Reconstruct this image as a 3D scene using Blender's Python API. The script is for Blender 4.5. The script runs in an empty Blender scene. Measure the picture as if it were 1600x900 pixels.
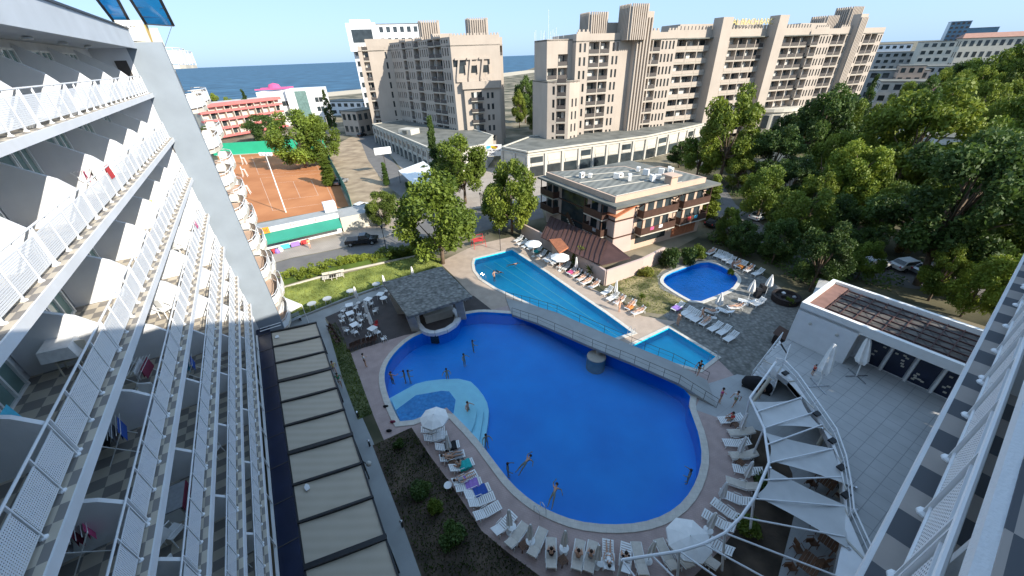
import bpy, math, random
from mathutils import Matrix, Vector
from mathutils.geometry import delaunay_2d_cdt
random.seed(7)
S = bpy.context.scene
C = S.collection
R = math.radians
ORD = ('first second third fourth fifth sixth seventh eighth ninth tenth eleventh twelfth thirteenth fourteenth '
       'fifteenth sixteenth seventeenth eighteenth nineteenth twentieth').split()
def nth(i): return ORD[i] if i < len(ORD) else 'twenty ' + ORD[i-20]

# ---------------------------------------------------------------- materials
M = {}
def nd(nt, t, **kw):
    n = nt.nodes.new(t)
    for k, v in kw.items(): setattr(n, k, v)
    return n
def mat(name, col, rough=.7, var=.12, scale=3.0, metal=0.0, bump=0.0, bscale=20.0, spec=.4, objrand=0.0, col2=None, thresh=None, coords='Object'):
    m = bpy.data.materials.new(name); m.use_nodes = True
    nt = m.node_tree; b = nt.nodes['Principled BSDF']
    b.inputs['Roughness'].default_value = rough; b.inputs['Metallic'].default_value = metal
    b.inputs['Specular IOR Level'].default_value = spec
    tc = nd(nt, 'ShaderNodeTexCoord')
    no = nd(nt, 'ShaderNodeTexNoise'); no.inputs['Scale'].default_value = scale; no.inputs['Detail'].default_value = 5
    nt.links.new(tc.outputs[coords], no.inputs['Vector'])
    rp = nd(nt, 'ShaderNodeValToRGB')
    a = [max(0, c*(1-var)) for c in col]; z = [min(1, c*(1+var)) for c in (col2 or col)]
    rp.color_ramp.elements[0].color = (*a, 1); rp.color_ramp.elements[1].color = (*z, 1)
    lo, hi = thresh or (.3, .7)
    rp.color_ramp.elements[0].position = lo; rp.color_ramp.elements[1].position = hi
    nt.links.new(no.outputs['Fac'], rp.inputs['Fac'])
    out = rp.outputs['Color']
    if objrand:
        oi = nd(nt, 'ShaderNodeObjectInfo'); hs = nd(nt, 'ShaderNodeHueSaturation')
        mr = nd(nt, 'ShaderNodeMapRange'); mr.inputs['To Min'].default_value = 1-objrand; mr.inputs['To Max'].default_value = 1+objrand
        nt.links.new(oi.outputs['Random'], mr.inputs['Value']); nt.links.new(mr.outputs['Result'], hs.inputs['Value'])
        nt.links.new(out, hs.inputs['Color']); out = hs.outputs['Color']
    nt.links.new(out, b.inputs['Base Color'])
    if bump:
        n2 = nd(nt, 'ShaderNodeTexNoise'); n2.inputs['Scale'].default_value = bscale; n2.inputs['Detail'].default_value = 4
        nt.links.new(tc.outputs[coords], n2.inputs['Vector'])
        bp = nd(nt, 'ShaderNodeBump'); bp.inputs['Strength'].default_value = bump; bp.inputs['Distance'].default_value = .05
        nt.links.new(n2.outputs['Fac'], bp.inputs['Height']); nt.links.new(bp.outputs['Normal'], b.inputs['Normal'])
    M[name] = m; return m
def overlay(m, tex, colour, fac_out, amount=1.0, rot=0, scale=None, props=None, invert=False):
    """mix a second colour into a material's base colour by a pattern texture"""
    nt = m.node_tree; b = nt.nodes['Principled BSDF']
    src = b.inputs['Base Color'].links[0].from_socket
    t = nd(nt, tex)
    for k, v in (props or {}).items():
        if k in t.inputs: t.inputs[k].default_value = v
        else: setattr(t, k, v)
    tc = nd(nt, 'ShaderNodeTexCoord'); mp = nd(nt, 'ShaderNodeMapping'); mp.inputs['Rotation'].default_value = (0, 0, rot)
    if scale: mp.inputs['Scale'].default_value = scale
    nt.links.new(tc.outputs['Object'], mp.inputs['Vector']); nt.links.new(mp.outputs['Vector'], t.inputs['Vector'])
    mx = nd(nt, 'ShaderNodeMix', data_type='RGBA'); mx.inputs[7].default_value = (*colour, 1)
    nt.links.new(src, mx.inputs[6])
    mm = nd(nt, 'ShaderNodeMath', operation='MULTIPLY'); mm.inputs[1].default_value = amount
    o = t.outputs[fac_out]
    if invert:
        iv = nd(nt, 'ShaderNodeMath', operation='SUBTRACT'); iv.inputs[0].default_value = 1; nt.links.new(o, iv.inputs[1]); o = iv.outputs[0]
    nt.links.new(o, mm.inputs[0]); nt.links.new(mm.outputs[0], mx.inputs[0])
    nt.links.new(mx.outputs[2], b.inputs['Base Color'])
    return m
def brick(m, mortar, w, h, rot=0, gap=.02, amount=1.0, offset=.5):
    return overlay(m, 'ShaderNodeTexBrick', mortar, 'Fac', amount, rot, None,
        {'Scale': 1.0, 'Brick Width': w, 'Row Height': h, 'Mortar Size': gap, 'Mortar Smooth': .1, 'offset': offset})

# ---------------------------------------------------------------- mesh builder
class MB:
    def __init__(s): s.v = []; s.f = []; s.m = []; s.T = Matrix.Identity(4); s.mi = 0
    def raw(s, vs, fs, mi=None):
        k = len(s.v); T = s.T
        s.v += [tuple(T @ Vector(p)) for p in vs]
        s.f += [tuple(i+k for i in f) for f in fs]
        s.m += [s.mi if mi is None else mi]*len(fs)
        return s
    def box(s, c, d, rz=0, mi=None, taper=1.0):
        cs, sn = math.cos(rz), math.sin(rz); vs = []
        for z, k in ((-.5, 1.0), (.5, taper)):
            for x, y in ((-.5, -.5), (.5, -.5), (.5, .5), (-.5, .5)):
                X, Y = x*d[0]*k, y*d[1]*k
                vs.append((c[0]+X*cs-Y*sn, c[1]+X*sn+Y*cs, c[2]+z*d[2]))
        return s.raw(vs, [(3, 2, 1, 0), (4, 5, 6, 7), (0, 1, 5, 4), (1, 2, 6, 5), (2, 3, 7, 6), (3, 0, 4, 7)], mi)
    def bar(s, a, b, w, h, mi=None):          # rectangular bar between two points
        a, b = Vector(a), Vector(b); d = b-a; L = d.length
        if L < 1e-6: return s
        x = d/L; up = Vector((0, 0, 1)) if abs(x.z) < .95 else Vector((0, 1, 0))
        y = up.cross(x).normalized(); z = x.cross(y)
        vs = [tuple(p + y*(w*.5*i) + z*(h*.5*j)) for p in (a, b) for i, j in ((-1, -1), (1, -1), (1, 1), (-1, 1))]
        return s.raw(vs, [(3, 2, 1, 0), (4, 5, 6, 7), (0, 1, 5, 4), (1, 2, 6, 5), (2, 3, 7, 6), (3, 0, 4, 7)], mi)
    def tube(s, pts, r, n=6, mi=None):
        pts = [Vector(p) for p in pts]; rs = r if isinstance(r, (list, tuple)) else [r]*len(pts); vs = []
        for i, p in enumerate(pts):
            d = (pts[min(i+1, len(pts)-1)] - pts[max(i-1, 0)]).normalized()
            up = Vector((0, 0, 1)) if abs(d.z) < .9 else Vector((1, 0, 0))
            a = d.cross(up).normalized(); b = d.cross(a)
            for j in range(n):
                t = 2*math.pi*j/n; vs.append(tuple(p + (a*math.cos(t) + b*math.sin(t))*rs[i]))
        fs = [(i*n+j, i*n+(j+1) % n, (i+1)*n+(j+1) % n, (i+1)*n+j) for i in range(len(pts)-1) for j in range(n)]
        fs += [tuple(range(n))[::-1], tuple((len(pts)-1)*n+j for j in range(n))]
        return s.raw(vs, fs, mi)
    def cyl(s, p, r, h, n=12, mi=None, r2=None):
        return s.tube([p, (p[0], p[1], p[2]+h)], [r, r if r2 is None else r2], n, mi)
    def lathe(s, prof, n=12, c=(0, 0, 0), mi=None):
        vs = [(c[0]+r*math.cos(2*math.pi*j/n), c[1]+r*math.sin(2*math.pi*j/n), c[2]+z) for r, z in prof for j in range(n)]
        fs = [(i*n+j, i*n+(j+1) % n, (i+1)*n+(j+1) % n, (i+1)*n+j) for i in range(len(prof)-1) for j in range(n)]
        if prof[0][0] > .001: fs.append(tuple(range(n))[::-1])
        if prof[-1][0] > .001: fs.append(tuple((len(prof)-1)*n+j for j in range(n)))
        return s.raw(vs, fs, mi)
    def prism(s, poly, z0, z1, mi=None, bottom=True):
        n = len(poly); a = sum(poly[i][0]*poly[(i+1) % n][1]-poly[(i+1) % n][0]*poly[i][1] for i in range(n))
        if a < 0: poly = poly[::-1]
        vs = [(p[0], p[1], z0) for p in poly]+[(p[0], p[1], z1) for p in poly]
        fs = [(i, (i+1) % n, n+(i+1) % n, n+i) for i in range(n)]+[tuple(n+i for i in range(n))]
        if bottom: fs.append(tuple(range(n))[::-1])
        return s.raw(vs, fs, mi)
    def profile(s, poly, axis_len, mi=None):   # poly in local xz, extruded along y, centred
        n = len(poly); h = axis_len/2
        vs = [(p[0], -h, p[1]) for p in poly]+[(p[0], h, p[1]) for p in poly]
        return s.raw(vs, [(i, (i+1) % n, n+(i+1) % n, n+i) for i in range(n)]+[tuple(range(n))[::-1], tuple(n+i for i in range(n))], mi)
    def mesh(s, name, mats, smooth=False):
        me = bpy.data.meshes.new(name); me.from_pydata(s.v, [], s.f)
        for x in (mats if isinstance(mats, (list, tuple)) else [mats]): me.materials.append(M[x] if isinstance(x, str) else x)
        if any(s.m): me.polygons.foreach_set('material_index', s.m)
        if smooth: me.polygons.foreach_set('use_smooth', [True]*len(s.f))
        me.update(); return me
    def build(s, name, mats, parent=None, world=False, smooth=False):
        return place(name, s.mesh(name, mats, smooth), parent, world)
def place(name, me, parent=None, world=False, loc=None, rz=None, mtx=None):
    o = bpy.data.objects.new(name, me); C.objects.link(o)
    if mtx is not None: o.matrix_basis = mtx
    if loc is not None: o.location = loc
    if rz is not None: o.rotation_euler = (0, 0, rz)
    if parent is not None:
        o.parent = parent
        if world and parent.parent is None: o.matrix_parent_inverse = parent.matrix_basis.inverted()
    return o
def tag(o, label, cat, group=None, kind=None):
    if label: o['label'] = label
    if cat: o['category'] = cat
    if group: o['group'] = group
    if kind: o['kind'] = kind
    return o
def thing(name, label, cat, loc=(0, 0, 0), rz=0, group=None):
    o = bpy.data.objects.new(name, None); C.objects.link(o); o.empty_display_size = .2
    o.matrix_basis = Matrix.Translation(Vector(loc)) @ Matrix.Rotation(rz, 4, 'Z')
    return tag(o, label, cat, group)
def dup(o, loc=None, rz=None, label=None, group=None, scale=None):
    def cp(src, par):
        c = src.copy(); C.objects.link(c); c.parent = par
        for ch in src.children: cp(ch, c)
        return c
    r = cp(o, None)
    L, Q, K = o.matrix_basis.decompose()
    if loc is not None: L = Vector(loc)
    if rz is not None: Q = Matrix.Rotation(rz, 3, 'Z').to_quaternion()
    if scale is not None: K = Vector(scale)
    r.matrix_basis = Matrix.LocRotScale(L, Q, K)
    if label: r['label'] = label
    if group: r['group'] = group
    return r
def inside(p, poly):
    x, y = p; r = False; n = len(poly)
    for i in range(n):
        a, b = poly[i], poly[(i+1) % n]
        if (a[1] > y) != (b[1] > y) and x < (b[0]-a[0])*(y-a[1])/(b[1]-a[1])+a[0]: r = not r
    return r
def area(p): return .5*sum(p[i][0]*p[(i+1) % len(p)][1]-p[(i+1) % len(p)][0]*p[i][1] for i in range(len(p)))
def sheet_mesh(name, outer, z, m, holes=()):
    vs = []; es = []
    for poly in (outer, *holes):
        k = len(vs); vs += [Vector(p[:2]) for p in poly]; n = len(poly)
        es += [(k+i, k+(i+1) % n) for i in range(n)]
    V, E, F, *_ = delaunay_2d_cdt(vs, es, [], 0, 1e-5)
    fs = []
    for f in F:
        c = sum((V[i] for i in f), Vector((0, 0)))/len(f)
        if inside(c, outer) and not any(inside(c, h) for h in holes):
            p = [V[i] for i in f]
            fs.append(tuple(f) if area(p) > 0 else tuple(f)[::-1])
    me = bpy.data.meshes.new(name); me.from_pydata([(v.x, v.y, z) for v in V], [], fs)
    me.materials.append(M[m]); me.update(); return me
def structure(name, outer, z, m, holes=(), kind='structure'):
    o = place(name, sheet_mesh(name, outer, z, m, holes)); o['kind'] = kind; return o
def offset(poly, d):
    p = poly if area(poly) > 0 else poly[::-1]
    n = len(p); out = []
    for i in range(n):
        a, b, c = Vector(p[i-1]), Vector(p[i]), Vector(p[(i+1) % n])
        e1 = (b-a).normalized(); e2 = (c-b).normalized()
        n1 = Vector((e1.y, -e1.x)); n2 = Vector((e2.y, -e2.x)); q = (n1+n2)
        q = q/max(.35, q.length_squared)*2
        out.append(tuple(b+q*d))
    return out
def smooth_poly(p, it=1, keep=()):
    for _ in range(it):
        q = []; n = len(p)
        for i in range(n):
            a, b = Vector(p[i]), Vector(p[(i+1) % n])
            q += [tuple(a.lerp(b, .25)), tuple(a.lerp(b, .75))]
        p = q
    return p
def text_mesh(body, size, m, extrude=.02, spacing=1.0):
    cu = bpy.data.curves.new('lettering', 'FONT'); cu.body = body; cu.size = size; cu.extrude = extrude
    cu.align_x = 'CENTER'; cu.align_y = 'CENTER'; cu.space_character = spacing; cu.resolution_u = 2
    t = bpy.data.objects.new('lettering', cu); C.objects.link(t)
    dg = bpy.context.evaluated_depsgraph_get()
    me = bpy.data.meshes.new_from_object(t.evaluated_get(dg)); bpy.data.objects.remove(t)
    me.materials.clear(); me.materials.append(M[m]); return me
def upright(p, direction, off=0):
    """matrix that stands local xy upright: x along direction, y up, z out to the right of the direction"""
    d = Vector((direction[0], direction[1], 0)).normalized(); n = Vector((d.y, -d.x, 0))
    m = Matrix((( d.x, 0, n.x, 0), (d.y, 0, n.y, 0), (0, 1, 0, 0), (0, 0, 0, 1)))
    return Matrix.Translation(Vector(p)+n*off) @ m
# ---------------------------------------------------------------- palette
mat('white_paint', (.80, .80, .78), .55, .05, 1.5)
mat('white_render', (.77, .78, .79), .85, .06, 1.2, bump=.15, bscale=60)
mat('grey_render', (.25, .29, .33), .85, .06, .8, bump=.15, bscale=60)
mat('plastic_white', (.82, .82, .80), .4, .04, 4)
mat('plastic_grey', (.42, .44, .45), .4, .04, 4)
mat('beige_cushion', (.58, .53, .46), .9, .08, 6)
mat('canvas_white', (.80, .79, .76), .9, .05, 3)
mat('canvas_sail', (.60, .60, .59), .9, .06, 1.2)
mat('sand_render', (.46, .395, .33), .9, .07, .25, bump=.1, bscale=30)
mat('cream_render', (.58, .54, .45), .9, .06, .5)
mat('pale_stone', (.50, .475, .42), .85, .08, .8)
mat('roof_felt', (.115, .12, .105), .95, .15, .35, col2=(.17, .17, .15))
mat('glass_dark', (.035, .045, .05), .08, .3, .6, spec=.7, objrand=.35)
mat('glass_green', (.16, .25, .23), .06, .2, 1.0, spec=.6)
mat('glass_blue', (.07, .15, .22), .15, .15, .1, spec=.6)
mat('curtain', (.55, .53, .48), .9, .15, 2)
mat('black_metal', (.02, .021, .024), .45, .1, 6)
mat('dark_rail', (.07, .06, .055), .6, .1, 4)
mat('railing_white', (.80, .81, .82), .4, .03, 4)
mat('shade_glass', (.012, .018, .045), .30, .25, .7, spec=.5)
mat('awning_cream', (.47, .405, .315), .95, .05, .8)
overlay(M['awning_cream'], 'ShaderNodeTexWave', (.55, .485, .385), 'Fac', .5, R(31), None, {'Scale': .55, 'Distortion': .6})
mat('concrete', (.36, .37, .36), .9, .12, .6, bump=.2)
mat('tile_terrace', (.47, .47, .46), .6, .08, .8)
brick(M['tile_terrace'], (.22, .23, .24), .9, .9, R(-31), .022, .75, 0)
mat('tile_lower', (.36, .37, .37), .6, .08, .8)
brick(M['tile_lower'], (.25, .26, .27), 1.2, 1.2, R(-31), .012, .7, 0)
mat('paver_pink', (.46, .345, .315), .9, .16, 1.2, bump=.25)
brick(M['paver_pink'], (.35, .275, .255), .28, .14, R(20), .012, .65)
mat('paver_sun', (.42, .335, .265), .9, .12, 1.0, bump=.2)
brick(M['paver_sun'], (.35, .285, .23), .4, .2, R(35), .012, .5)
mat('cobble', (.20, .195, .175), .9, .25, 2.0, bump=.5, bscale=8, col2=(.27, .26, .235))
overlay(M['cobble'], 'ShaderNodeTexVoronoi', (.10, .10, .09), 'Distance', 1.0, 0, None, {'Scale': 3.0})
mat('coping', (.56, .53, .47), .8, .1, 2.5, bump=.15)
brick(M['coping'], (.42, .40, .36), .45, .45, R(10), .012, .6)
mat('deck_wood', (.075, .062, .058), .75, .2, 1.0)
overlay(M['deck_wood'], 'ShaderNodeTexWave', (.04, .035, .034), 'Fac', .5, R(25), None, {'Scale': 2.6})
mat('asphalt', (.17, .16, .15), .95, .14, .5, bump=.2)
mat('pavement', (.36, .31, .26), .9, .14, .4)
brick(M['pavement'], (.28, .245, .21), .6, .3, R(52), .02, .6)
mat('earth', (.27, .20, .13), .98, .2, .3, col2=(.36, .28, .19))
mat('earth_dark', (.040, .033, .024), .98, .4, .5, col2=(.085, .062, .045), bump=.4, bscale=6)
mat('ground_mix', (.085, .085, .045), .98, .3, .07, col2=(.24, .20, .14), thresh=(.4, .66))
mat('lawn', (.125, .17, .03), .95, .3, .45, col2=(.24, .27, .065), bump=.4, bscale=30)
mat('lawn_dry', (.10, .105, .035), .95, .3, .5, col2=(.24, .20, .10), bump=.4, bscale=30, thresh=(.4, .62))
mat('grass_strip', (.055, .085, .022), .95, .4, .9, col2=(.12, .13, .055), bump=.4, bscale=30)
mat('clay', (.46, .175, .06), .95, .12, .12, col2=(.52, .225, .09))
mat('line_white', (.62, .48, .38), .9, .12, 2)
mat('green_wall', (.02, .36, .20), .7, .06, .5)
mat('green_awning', (.03, .24, .17), .8, .08, .5)
mat('green_net', (.05, .20, .15), .9, .2, 2)
mat('red_trim', (.58, .16, .15), .7, .06, .5)
mat('orange_wall', (.62, .36, .22), .85, .08, .5)
mat('peach_wall', (.58, .42, .315), .9, .06, .5, bump=.1)
mat('pink_wall', (.52, .40, .35), .9, .06, .5)
mat('brown_wood', (.075, .038, .026), .6, .2, 2)
mat('fascia_grey', (.52, .56, .60), .85, .06, .8, bump=.15, bscale=60)
mat('roof_pale', (.40, .22, .16), .85, .1, .5)
mat('maroon_roof', (.075, .038, .034), .75, .2, .6)
mat('terracotta', (.48, .17, .08), .85, .2, 2.5)
mat('table_wood', (.15, .075, .04), .6, .25, 3)
mat('wicker', (.03, .022, .02), .8, .3, 8)
mat('shingle', (.13, .13, .12), .95, .25, 2.5, col2=(.21, .21, .19), bump=.5, bscale=10)
overlay(M['shingle'], 'ShaderNodeTexVoronoi', (.40, .40, .37), 'Color', .8, R(30), (1.0, 1.6, 1.0), {'Scale': 2.6})
overlay(M['shingle'], 'ShaderNodeTexVoronoi', (.03, .03, .028), 'Distance', .75, R(30), (1.0, 1.6, 1.0), {'Scale': 2.6})
mat('bar_stone', (.40, .37, .32), .9, .12, 1.5, bump=.3)
mat('roof_grid', (.075, .065, .055), .85, .3, .8, col2=(.11, .10, .09))
mat('roof_brown', (.24, .13, .10), .85, .15, 1.5)
brick(M['roof_grid'], (.045, .042, .04), .95, .95, R(-31), .07, .9, 0)
mat('tarp_grey', (.12, .125, .11), .8, .15, .7, col2=(.16, .165, .15))
overlay(M['tarp_grey'], 'ShaderNodeTexWave', (.23, .23, .20), 'Fac', .75, R(58), None, {'Scale': .32, 'Distortion': .4})
mat('ac_white', (.78, .77, .74), .5, .06, 3)
mat('chrome', (.62, .64, .66), .25, .05, 4, metal=.9)
mat('skin', (.52, .30, .20), .6, .08, 5, objrand=.25)
mat('hair', (.035, .022, .016), .7, .2, 10, objrand=.5)
for n, c in dict(black=(.015, .015, .018), white=(.75, .75, .74), red=(.55, .05, .05), teal=(.02, .38, .36), blue=(.03, .09, .36),
                 pink=(.62, .10, .24), yellow=(.66, .55, .24), green=(.05, .30, .14), navy=(.02, .03, .09), maroon=(.20, .03, .06),
                 grey=(.30, .31, .32), orange=(.62, .22, .05), violet=(.30, .18, .50), cyan=(.08, .45, .62)).items():
    mat('cloth_'+n, c, .9, .1, 8)
mat('car_black', (.012, .013, .016), .18, .05, 2, spec=.7)
mat('car_white', (.70, .70, .69), .25, .03, 2, spec=.6)
mat('car_silver', (.36, .37, .38), .28, .03, 2, metal=.5)
mat('tyre', (.018, .018, .018), .9, .1, 6)
mat('sign_yellow', (.80, .58, .02), .6, .03, 1)
mat('sign_orange', (.80, .30, .03), .6, .03, 1)
mat('letter_red', (.50, .06, .06), .7, .03, 1)
mat('letter_gold', (.62, .50, .20), .5, .05, 1)
mat('letter_dark', (.06, .05, .08), .7, .05, 1)
mat('solar_blue', (.02, .27, .62), .12, .15, .8, spec=.7)
mat('ochre', (.62, .43, .14), .8, .06, 1)
mat('bark', (.16, .115, .08), .95, .3, 3, bump=.5, bscale=12)
mat('leaf_mid', (.075, .13, .015), .6, .30, .25, col2=(.18, .23, .03), objrand=.22)
mat('leaf_light', (.10, .165, .018), .6, .25, .25, col2=(.25, .29, .035), objrand=.18)
mat('leaf_dark', (.036, .080, .016), .6, .30, .25, col2=(.095, .15, .028), objrand=.22)
mat('leaf_yellow', (.17, .20, .03), .6, .25, 1.2, col2=(.30, .29, .04))
mat('leaf_red', (.22, .07, .03), .6, .3, 1.0, col2=(.20, .16, .04))
for n in ('leaf_mid', 'leaf_light', 'leaf_dark', 'leaf_yellow', 'leaf_red'):
    nt = M[n].node_tree; b = nt.nodes['Principled BSDF']; src = b.inputs['Base Color'].links[0].from_socket
    tr = nd(nt, 'ShaderNodeBsdfTranslucent'); mx = nd(nt, 'ShaderNodeMixShader'); mx.inputs[0].default_value = .30
    nt.links.new(src, tr.inputs['Color']); out = nt.nodes['Material Output']
    nt.links.new(b.outputs[0], mx.inputs[1]); nt.links.new(tr.outputs[0], mx.inputs[2]); nt.links.new(mx.outputs[0], out.inputs['Surface'])
mat('pool_tile', (.003, .30, .86), .5, .05, .25, col2=(.004, .35, .90))
mat('lane_blue', (.20, .85, .95), .5, .05, 1)
mat('pool_tile_light', (.012, .66, 1.0), .5, .10, .5)
mat('pool_tile_small', (.004, .36, .88), .5, .12, .5)
mat('pool_step', (.78, .95, .98), .5, .06, 1)
mat('kid_tile', (.10, .42, .80), .5, .10, 1)
overlay(M['kid_tile'], 'ShaderNodeTexVoronoi', (.02, .16, .48), 'Distance', .7, 0, None, {'Scale': 4.0})
mat('sand', (.52, .44, .32), .95, .1, .02)
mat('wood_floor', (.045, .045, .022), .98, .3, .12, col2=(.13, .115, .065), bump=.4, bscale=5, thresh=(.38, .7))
mat('hill', (.09, .10, .06), .98, .3, .004)
for n_, c_, a_ in (('sand_render', (.30, .25, .205), .35), ('white_render', (.50, .50, .49), .30), ('cream_render', (.46, .42, .35), .3), ('peach_wall', (.42, .30, .23), .3), ('white_paint', (.62, .61, .58), .25), ('tile_terrace', (.27, .275, .28), .4), ('concrete', (.24, .24, .23), .5), ('paver_pink', (.30, .235, .215), .5), ('asphalt', (.09, .088, .085), .5), ('clay', (.36, .13, .05), .5)):
    flat_ = n_ in ('tile_terrace', 'concrete', 'paver_pink', 'asphalt', 'clay')
    overlay(M[n_], 'ShaderNodeTexNoise', c_, 'Fac', a_, .4, (1, 1, 1) if flat_ else (1.3, 1.3, .12), {'Scale': .35 if flat_ else .9, 'Detail': 6.0, 'Roughness': .65})
# floor tiles of the balconies: two tone checks laid on the skew
def checks(name, c1, c2, rot, size):
    m = mat(name, c1, .7, .08, 2.0)
    overlay(m, 'ShaderNodeTexChecker', c2, 'Fac', 1.0, rot, None, {'Scale': 1/size})
checks('balcony_tile', (.52, .46, .37), (.24, .22, .20), 0, .42)
checks('balcony_tile_b', (.36, .32, .29), (.085, .09, .10), 0, .42)
def perforated(name, cell, hole, axis_rot):
    """white sheet metal punched with rows of round holes (real see-through holes)"""
    m = bpy.data.materials.new(name); m.use_nodes = True; nt = m.node_tree; b = nt.nodes['Principled BSDF']
    b.inputs['Base Color'].default_value = (.80, .81, .82, 1); b.inputs['Roughness'].default_value = .45
    tc = nd(nt, 'ShaderNodeTexCoord'); mp = nd(nt, 'ShaderNodeMapping'); mp.inputs['Rotation'].default_value = (0, 0, axis_rot)
    nt.links.new(tc.outputs['Object'], mp.inputs['Vector'])
    sx = nd(nt, 'ShaderNodeSeparateXYZ'); nt.links.new(mp.outputs['Vector'], sx.inputs[0])
    def saw(sock):
        a = nd(nt, 'ShaderNodeMath', operation='DIVIDE'); a.inputs[1].default_value = cell; nt.links.new(sock, a.inputs[0])
        f = nd(nt, 'ShaderNodeMath', operation='FRACT'); nt.links.new(a.outputs[0], f.inputs[0])
        s = nd(nt, 'ShaderNodeMath', operation='SUBTRACT'); s.inputs[1].default_value = .5; nt.links.new(f.outputs[0], s.inputs[0])
        p = nd(nt, 'ShaderNodeMath', operation='POWER'); p.inputs[1].default_value = 2; nt.links.new(s.outputs[0], p.inputs[0])
        ab = nd(nt, 'ShaderNodeMath', operation='MULTIPLY'); nt.links.new(s.outputs[0], ab.inputs[0]); nt.links.new(s.outputs[0], ab.inputs[1])
        return ab.outputs[0]
    ad = nd(nt, 'ShaderNodeMath', operation='ADD'); nt.links.new(saw(sx.outputs[0]), ad.inputs[0]); nt.links.new(saw(sx.outputs[2]), ad.inputs[1])
    lt = nd(nt, 'ShaderNodeMath', operation='LESS_THAN'); lt.inputs[1].default_value = hole*hole; nt.links.new(ad.outputs[0], lt.inputs[0])
    tr = nd(nt, 'ShaderNodeBsdfTransparent'); mx = nd(nt, 'ShaderNodeMixShader')
    nt.links.new(lt.outputs[0], mx.inputs[0]); nt.links.new(b.outputs[0], mx.inputs[1]); nt.links.new(tr.outputs[0], mx.inputs[2])
    nt.links.new(mx.outputs[0], nt.nodes['Material Output'].inputs['Surface']); M[name] = m
perforated('punched_left', .05, .22, 0)
def water(name, tint, scale, strength, rough=.03):
    m = bpy.data.materials.new(name); m.use_nodes = True; nt = m.node_tree
    nt.nodes.remove(nt.nodes['Principled BSDF'])
    tr = nd(nt, 'ShaderNodeBsdfTransparent'); tr.inputs['Color'].default_value = (*tint, 1)
    gl = nd(nt, 'ShaderNodeBsdfGlossy'); gl.inputs['Roughness'].default_value = rough
    fr = nd(nt, 'ShaderNodeFresnel'); fr.inputs['IOR'].default_value = 1.33
    tc = nd(nt, 'ShaderNodeTexCoord'); no = nd(nt, 'ShaderNodeTexNoise'); no.inputs['Scale'].default_value = scale; no.inputs['Detail'].default_value = 3
    nt.links.new(tc.outputs['Object'], no.inputs['Vector'])
    bp = nd(nt, 'ShaderNodeBump'); bp.inputs['Strength'].default_value = strength; bp.inputs['Distance'].default_value = .12
    nt.links.new(no.outputs['Fac'], bp.inputs['Height'])
    nt.links.new(bp.outputs[0], gl.inputs['Normal']); nt.links.new(bp.outputs[0], fr.inputs['Normal'])
    mx = nd(nt, 'ShaderNodeMixShader'); nt.links.new(fr.outputs[0], mx.inputs[0])
    nt.links.new(tr.outputs[0], mx.inputs[1]); nt.links.new(gl.outputs[0], mx.inputs[2])
    nt.links.new(mx.outputs[0], nt.nodes['Material Output'].inputs['Surface']); M[name] = m
water('water', (.66, .92, 1.0), 2.6, .8)
water('water_clear', (.88, .99, 1.0), 2.6, .6)
mat('sea', (.026, .075, .125), .5, .3, .03, col2=(.045, .115, .18), bump=1.0, bscale=.12, spec=.12)
# ---------------------------------------------------------------- light, sky, camera
SUN_AZ, SUN_EL = 127.0, 29.3
w = bpy.data.worlds.new('World'); S.world = w; w.use_nodes = True
nt = w.node_tree; bg = nt.nodes['Background']; sk = nd(nt, 'ShaderNodeTexSky', sky_type='NISHITA')
sk.sun_disc = False; sk.sun_elevation = R(SUN_EL); sk.sun_rotation = R(SUN_AZ); sk.air_density = .8; sk.dust_density = 1.0; sk.ozone_density = 2.0
mx = nd(nt, 'ShaderNodeMix', data_type='RGBA'); mx.inputs[0].default_value = .90; mx.inputs[7].default_value = (.88, 1.36, 2.05, 1)   # thin even summer haze over the clear sky
nt.links.new(sk.outputs[0], mx.inputs[6]); nt.links.new(mx.outputs[2], bg.inputs[0]); bg.inputs[1].default_value = .15
sl = bpy.data.lights.new('sun', 'SUN'); sl.energy = 2.3; sl.angle = R(.5); sl.color = (1, .93, .82)
so = bpy.data.objects.new('sun', sl); C.objects.link(so)
sd = Vector((math.sin(R(SUN_AZ))*math.cos(R(SUN_EL)), math.cos(R(SUN_AZ))*math.cos(R(SUN_EL)), math.sin(R(SUN_EL))))
so.rotation_euler = sd.to_track_quat('Z', 'Y').to_euler(); so.location = (60, -60, 80)
S.view_settings.view_transform = 'Standard'; S.view_settings.look = 'None'; S.view_settings.exposure = 1.8; S.view_settings.gamma = 1
S.cycles.max_bounces = 8; S.cycles.transparent_max_bounces = 16; S.cycles.diffuse_bounces = 3; S.cycles.caustics_reflective = False; S.cycles.caustics_refractive = False
cd = bpy.data.cameras.new('camera'); co = bpy.data.objects.new('camera', cd); C.objects.link(co); S.camera = co
cd.sensor_width = 36; cd.lens = 13.410; cd.clip_start = .05; cd.clip_end = 60000
rows = [[0.999289, 0.037709, -0.0], [-0.019605, 0.519535, -0.854225], [-0.032212, 0.853617, 0.519904]]
m4 = Matrix.Identity(4)
for i in range(3):
    for j in range(3): m4[i][j] = rows[i][j]
m4.translation = (0, 0, 26.0); co.matrix_world = m4

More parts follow.
